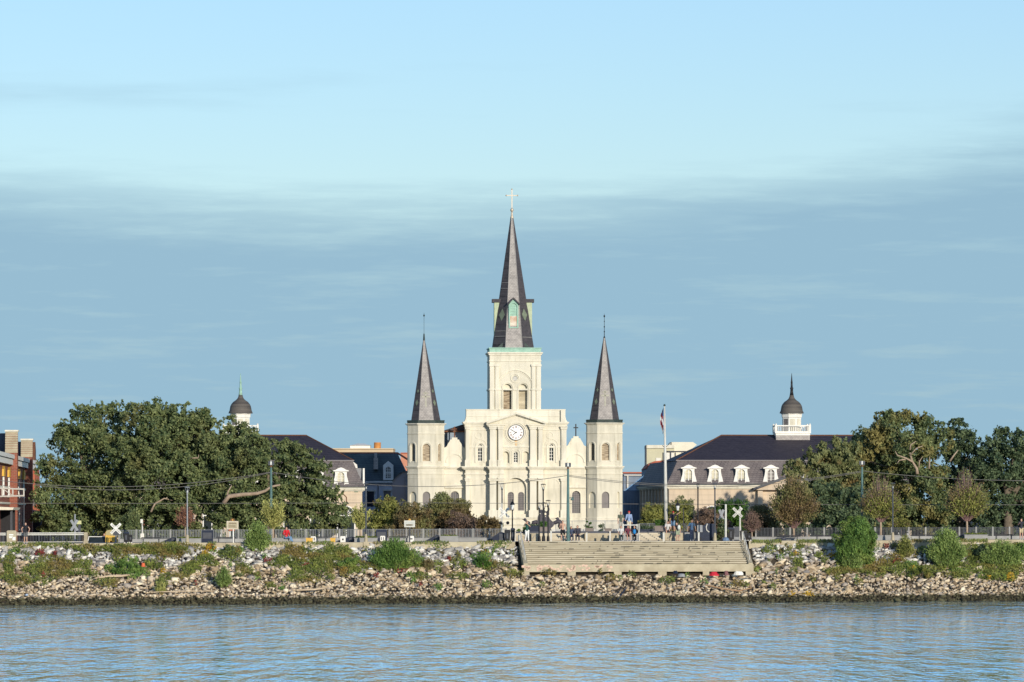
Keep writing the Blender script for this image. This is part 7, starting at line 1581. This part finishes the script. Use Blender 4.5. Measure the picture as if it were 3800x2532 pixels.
lay('driftwood_log', 'pale plank at the waterline on the left', 'log', [(560, 2208), (680, 2205), (800, 2204)], [.04, .05, .04], 'wood')
lay('driftwood_log', 'thin pale stick on the rocks below the right end of the steps', 'log', [(2690, 2166), (2760, 2170)], [.04, .05], 'wood')
g = bank_at(2300, 2215); a_, b_ = bank_at(2324, 2192)+Vector((0, -.3, .25)), bank_at(2284, 2236)+Vector((0, -.3, .1)); root = empty('steel_beam', a_, 'dark blue-grey steel beam leaning from the rocks into the water', 'beam'); v = b_-a_
mb = MB(); n_ = Vector((.17, .0, .12)); mb.add([p+q for p in (Vector(), v) for q in (-n_, n_, n_+Vector((0, .25, 0)), -n_+Vector((0, .25, 0)))], [(0,1,2,3),(7,6,5,4),(0,4,5,1),(1,5,6,2),(2,6,7,3),(3,7,4,0)]); mb.build('beam_face', mat('blue_steel', (.16, .20, .26), .6, (.10, .12, .17), 1.5), root)
mb = MB(); k_ = Vector((-.28, .03, .10)); mb.add([p+q+k_ for p in (Vector(), v) for q in (-n_*.5, n_*.5, n_*.5+Vector((0, .25, 0)), -n_*.5+Vector((0, .25, 0)))], [(0,1,2,3),(7,6,5,4),(0,4,5,1),(1,5,6,2),(2,6,7,3),(3,7,4,0)]); mb.build('beam_flange', M['black'], root)
def lump(name, label, cat, px, py, wx, hz, m, yoff=-.3):
    c = bank_at(px, py)+Vector((0, yoff, .12)); s = c.y/F; random.seed(px); mb = MB(); a_ = wx*s/2; h_ = hz*s*.75
    vs = []; rings = []
    for t in (0, .35, .7, 1): rings.append([(a_*(1-.35*t)*cos(2*pi*i/9)*random.uniform(.8, 1.1), .3*(1-.3*t)*sin(2*pi*i/9), h_*t*random.uniform(.8, 1.1)) for i in range(9)])
    mb.loft(rings); o_ = mb.build(name, M[m] if isinstance(m, str) else m, None, loc=c); tag(o_, label, cat); return o_
lump('red_bundle', 'bright red crumpled tarp under the right part of the steps', 'tarp', 2648, 2142, 38, 20, plain('red_tarp', (.55, .02, .04)), -.9)
lump('white_sack', 'white and grey sacks under the right end of the steps', 'sack', 2738, 2140, 40, 20, 'rail_white', -.9)
lump('brown_bundle', 'reddish brown bundle between the red tarp and the white sacks', 'bundle', 2693, 2140, 22, 22, plain('maroon_cloth', (.22, .10, .10)), -.9)
lump('grey_blanket', 'pale grey blanket on the rocks below the steps', 'blanket', 2528, 2146, 34, 16, 'grey', -.7)
lump('orange_bag', 'bright orange-red bag on the left bank', 'bag', 532, 2110, 20, 20, plain('orange_red', (.75, .16, .07)))
lump('blue_scrap', 'pale blue plastic scrap near the waterline at the far left', 'litter', 100, 2216, 14, 8, plain('pale_blue', (.45, .55, .7)))
lump('navy_bundle', 'dark navy bundle in the gap under the steps', 'bundle', 2505, 2134, 22, 14, 'navy', -.9)
lump('white_scrap', 'white scrap on the rocks in the middle of the left bank', 'litter', 1375, 2119, 22, 7, 'rail_white')
# ================================================================ people
def J(**k):
    d = dict(head=(0, 0, .935), neck=(0, 0, .865), chest=(0, 0, .76), waist=(0, 0, .63), pelvis=(0, 0, .53),
             shl=(-.105, 0, .82), ell=(-.135, .01, .65), wrl=(-.14, -.03, .50), shr=(.105, 0, .82), elr=(.135, .01, .65), wrr=(.14, -.03, .50),
             hil=(-.05, 0, .52), knl=(-.055, -.01, .285), anl=(-.06, .02, .045), hir=(.05, 0, .52), knr=(.055, -.01, .285), anr=(.06, .02, .045))
    d.update(k); return d
def sitting(lean=0, kf=1.0, spread=.07, drop=.27, fx=0, arms=None):
    """seated on something about 0.45 m high, knees toward -y unless fx swings them sideways"""
    z = drop
    d = J(pelvis=(0, 0, z+.02), waist=(0+lean*.3, -.01, z+.12), chest=(lean*.7, -.03, z+.25), neck=(lean, -.05, z+.35), head=(lean*1.1, -.07, z+.42),
          shl=(lean*.8-.10, -.03, z+.31), shr=(lean*.8+.10, -.03, z+.31), ell=(lean-.14, -.09, z+.16), elr=(lean+.14, -.09, z+.16), wrl=(-.09+fx*.3, -.2, z+.08), wrr=(.09+fx*.3, -.2, z+.08),
          hil=(-.05, 0, z), hir=(.05, 0, z), knl=(-spread+fx, -.23*kf, z+.01), knr=(spread+fx, -.23*kf, z+.01), anl=(-spread+fx*1.5, -.23*kf, .04), anr=(spread+fx*1.5, -.23*kf, .04))
    if arms: d.update(arms)
    return d
SK = {'l': plain('light_skin', (.58, .34, .24)), 'd': plain('tan_skin', (.40, .23, .15))}
def person(label, loc, H, j, top, bottom, hair='dark', legs='long', sleeves='short', shoes=(.7, .7, .7), skin='l', hat=None, rz=0, bag=None, female=False, shirt=True):
    root = empty('person', loc, label, 'person', 'people on the promenade', rz=rz)
    V3 = {k: Vector(v)*H for k, v in j.items()}; g = lambda *n: [V3[x] for x in n]
    mb = MB(); C = mb.capsule
    hd, nk = V3['head'], V3['neck']; up = (hd-nk).normalized()
    mb.ball(hd, .048*H, .056*H, .068*H, 14, 9); mb.ball(hd+Vector((0, -.055*H, -.008*H)), .008*H, .012*H, .012*H, 6, 5)      # head, nose
    for s_ in (-1, 1): mb.ball(hd+Vector((s_*.049*H, 0, -.005*H)), .007*H, .01*H, .016*H, 6, 5)
    mb.ball(hd+Vector((0, -.03*H, -.045*H)), .026*H, .024*H, .02*H, 8, 6)
    C(nk-up*.02*H, hd-up*.03*H, .030*H, .028*H)
    C(V3['chest'], V3['neck']-up*.03*H, .068*H, .04*H); C(V3['waist'], V3['chest'], .062*H, .075*H); C(V3['pelvis'], V3['waist'], .075*H, .06*H)
    C(V3['shl'], V3['shr'], .038*H, .038*H); C(V3['hil'], V3['hir'], .058*H, .058*H)
    for s_ in 'lr':
        C(V3['sh'+s_], V3['el'+s_], .031*H, .023*H); C(V3['el'+s_], V3['wr'+s_], .023*H, .016*H)
        C(V3['hi'+s_], V3['kn'+s_], .050*H, .033*H); C(V3['kn'+s_], V3['an'+s_], .033*H, .021*H)
        an = V3['an'+s_]; C(an, an+Vector((0, -.085*H, -.02*H)), .020*H, .014*H)
        w = V3['wr'+s_]; e = V3['el'+s_]; d = (w-e).normalized(); sd = d.cross(Vector((0, 1, .1))).normalized(); pl = w+d*.035*H; C(w, pl, .014*H, .017*H, 8)
        for k in range(4): b0 = pl+sd*(k-1.5)*.011*H; k1 = b0+d*.022*H*(1-.08*abs(k-1.4)); k2 = k1+(d+Vector((0, -.5, -.2))).normalized()*.02*H; C(b0, k1, .006*H, .0058*H, 6); C(k1, k2, .0058*H, .005*H, 6)
        C(w+d*.015*H, w+d*.03*H+sd*.028*H, .0065*H, .0055*H, 6)
    body = mb.build('body', SK[skin], root, smooth=True)
    md = body.modifiers.new('join', 'REMESH'); md.mode = 'VOXEL'; md.voxel_size = .0125*H/1.75; md.use_smooth_shade = True
    q = MB(); C = q.capsule
    if shirt:
        C(V3['waist'], V3['chest'], .070*H, .084*H); C(V3['pelvis'].lerp(V3['waist'], .15), V3['waist'], .082*H, .07*H); C(V3['shl'], V3['shr'], .046*H, .046*H); C(V3['chest'], V3['neck']-up*.04*H, .078*H, .05*H)
        for s_ in 'lr':
            e = V3['el'+s_]; a_ = V3['sh'+s_]
            if sleeves != 'none': C(a_, a_.lerp(e, .65 if sleeves == 'short' else 1), .040*H, .034*H)
            if sleeves == 'long': C(e, e.lerp(V3['wr'+s_], .92), .033*H, .026*H)
        o_ = q.build('shirt', plain('cloth_%02d%02d%02d' % tuple(int(c*99) for c in top), top), root, smooth=True); m2 = o_.modifiers.new('join', 'REMESH'); m2.mode = 'VOXEL'; m2.voxel_size = .018; m2.use_smooth_shade = True
    q = MB(); C = q.capsule; C(V3['hil'], V3['hir'], .066*H, .066*H); C(V3['pelvis'], V3['pelvis'].lerp(V3['waist'], .4), .078*H, .068*H)
    for s_ in 'lr':
        kn, hi_, an = V3['kn'+s_], V3['hi'+s_], V3['an'+s_]
        if legs == 'short': C(hi_, hi_.lerp(kn, .72), .060*H, .050*H)
        else: C(hi_, kn, .060*H, .042*H); C(kn, kn.lerp(an, .93), .042*H, .034*H)
    o_ = q.build('shorts' if legs == 'short' else 'trousers', plain('cloth_%02d%02d%02d' % tuple(int(c*99) for c in bottom), bottom), root, smooth=True); m2 = o_.modifiers.new('join', 'REMESH'); m2.mode = 'VOXEL'; m2.voxel_size = .018; m2.use_smooth_shade = True
    for s_ in 'lr': q = MB(); an = V3['an'+s_]; q.capsule(an+Vector((0, .012*H, -.018*H)), an+Vector((0, -.09*H, -.022*H)), .026*H, .021*H); q.build('shoe', plain('shoe_%02d%02d%02d' % tuple(int(c*99) for c in shoes), shoes), root, smooth=True)
    q = MB(); q.ball(hd+Vector((0, .010*H, .014*H)), .053*H, .056*H, .062*H, 12, 8)
    if female: q.capsule(hd+Vector((0, .035*H, 0)), hd+Vector((0, .05*H, -.09*H)), .04*H, .02*H)
    q.build('hair', M['hair'] if hair == 'dark' else plain('brown_hair', (.16, .09, .05)), root, smooth=True)
    if hat:
        q = MB(); q.ball(hd+Vector((0, .002, .026*H)), .058*H, .062*H, .056*H, 12, 7); q.box(hd.x-.04*H, hd.x+.04*H, hd.y-.1*H, hd.y-.03*H, hd.z+.028*H, hd.z+.036*H); q.build('cap', plain('hat_%02d' % int(hat[0]*99), hat), root, smooth=False)
    if bag: q = MB(); c = V3['chest'].lerp(V3['waist'], .4); q.ball((c.x+bag[1]*H, c.y+bag[2]*H, c.z), .085*H, .06*H, .13*H, 10, 8); q.build('backpack', plain('bag_%02d%02d' % (int(bag[0][0]*99), int(bag[0][2]*99)), bag[0]), root, smooth=True)
    return root
def at(px, py_feet, d, zoff=0):
    g = G(px, d); g.z += zoff; return g
black = (.015, .015, .02); navyc = (.02, .03, .09)
person('person in dark green top and white trousers raising a phone above the river steps', at(1956, 0, .5), 1.70, J(ell=(-.16, -.05, .74), wrl=(-.10, -.17, .86), elr=(.15, -.06, .74), wrr=(-.02, -.18, .87), anl=(-.09, .0, .045), anr=(.07, 0, .045)), (.02, .09, .07), (.78, .76, .72), shoes=(.6, .2, .2), female=True, sleeves='short')
person('shirtless runner in black shorts jogging past the lamp cluster', at(2088, 0, .6), 1.72, J(ell=(-.14, .06, .68), wrl=(-.10, -.1, .62), elr=(.15, -.02, .68), wrr=(.17, .08, .58), knl=(-.06, -.03, .28), anl=(-.05, -.02, .045), knr=(.09, .04, .30), anr=(.16, .16, .14)), black, (.01, .01, .015), legs='short', shirt=False, shoes=(.5, .5, .5), skin='l')
person('seated man in a dark jacket, right one of the pair by the green pole', at(2143, 0, 6.5), 1.72, sitting(), (.05, .05, .07), (.05, .05, .07), sleeves='long', shoes=(.6, .6, .6))
person('seated figure in navy, left one of a pair by the tall green pole', at(2121, 0, 6.8), 1.62, sitting(lean=-.02), (.06, .08, .14), (.05, .06, .1), sleeves='long', hair='brown')
person('man in a grey-green shirt standing on the terrace with his back to the church', at(2304, 0, 11.5, .66), 1.78, J(wrr=(.10, -.1, .58), elr=(.15, 0, .66)), (.13, .15, .11), (.42, .40, .36), hair='brown')
person('man in a light blue shirt and red cap standing on the terrace', at(2334, 0, 11.5, .66), 1.82, J(ell=(-.14, -.03, .66), wrl=(-.16, -.1, .60)), (.28, .38, .58), (.62, .56, .42), hat=(.6, .05, .05), sleeves='long')
person('seated person in a white top at the left of the group near the handrail', at(2305, 0, 4.5), 1.68, sitting(lean=-.01), (.62, .62, .60), (.05, .08, .08), sleeves='short')
person('seated person in a dark red and black top in the middle of the group', at(2330, 0, 4.2), 1.70, sitting(fx=.03, kf=1.1), (.16, .04, .06), (.03, .03, .04), legs='short')
person('seated person with a bright blue bag at the right of the group', at(2354, 0, 4.4), 1.66, sitting(), black, black, bag=((.02, .22, .55), .0, -.09), sleeves='long')
person('person sitting at the foot of the flagpole in black shorts holding a white bag', at(2478, 0, 8.8, .30), 1.70, sitting(drop=.30), (.6, .58, .55), (.02, .02, .025), legs='short', hat=None)
person('man in a red cap and black shirt pointing to the right beside the flagpole', at(2497, 0, 10.4, .66), 1.80, J(elr=(.19, -.03, .86), wrr=(.30, -.05, .93)), (.02, .02, .035), (.16, .26, .38), legs='short', hat=(.65, .04, .04), female=False)
person('person in beige shorts bending with a big pale backpack', at(2515, 0, .9), 1.62, J(head=(-.06, -.06, .88), neck=(-.03, -.03, .83), chest=(0, 0, .75), shl=(-.12, -.02, .79), shr=(.09, -.02, .79), ell=(-.14, -.06, .66), wrl=(-.11, -.14, .60)), (.03, .03, .04), (.32, .36, .24), legs='short', bag=((.62, .64, .58), .06, -.06), shoes=(.65, .25, .2))
person('person in a navy top with bare arms hanging, seen among the thin posts', at(2567, 0, 4), 1.74, J(ell=(-.17, 0, .66), wrl=(-.19, -.02, .54), elr=(.17, 0, .66), wrr=(.19, -.02, .54)), (.06, .12, .22), (.02, .03, .07), skin='d')
person('dark-clothed person standing beside the pale bollard right of the steps', at(2588, 0, 6), 1.68, J(), (.02, .02, .03), (.02, .025, .04), sleeves='long', skin='d')
person('person in a red jacket and blue jeans sitting on the pale planter, legs stretched out', at(1063, 0, 3.2), 1.72, sitting(lean=0, fx=.18, drop=.24, spread=.03, kf=.3), (.62, .02, .03), (.16, .30, .48), sleeves='long', hair='brown', shoes=(.05, .05, .05))
person('person in a black vest leaning on the guard rail at the far left', at(95, 0, .6), 1.68, J(ell=(-.19, 0, .70), wrl=(-.16, -.06, .58), elr=(.19, 0, .70), wrr=(.16, -.06, .58)), black, (.12, .12, .12), legs='short', sleeves='none')
person('person in a pale top bending behind the parked white car', at(384, 0, 20, -1.0), 1.75, J(head=(.04, -.04, .93)), (.42, .30, .2), (.15, .08, .05), sleeves='long')
person('person in a dark shirt and beige shorts at the right picture edge', at(3790, 0, 4), 1.76, J(elr=(.2, -.03, .80), wrr=(.26, -.1, .86), ell=(-.15, 0, .72), wrl=(-.1, -.12, .78)), (.03, .03, .045), (.55, .45, .28), legs='short')
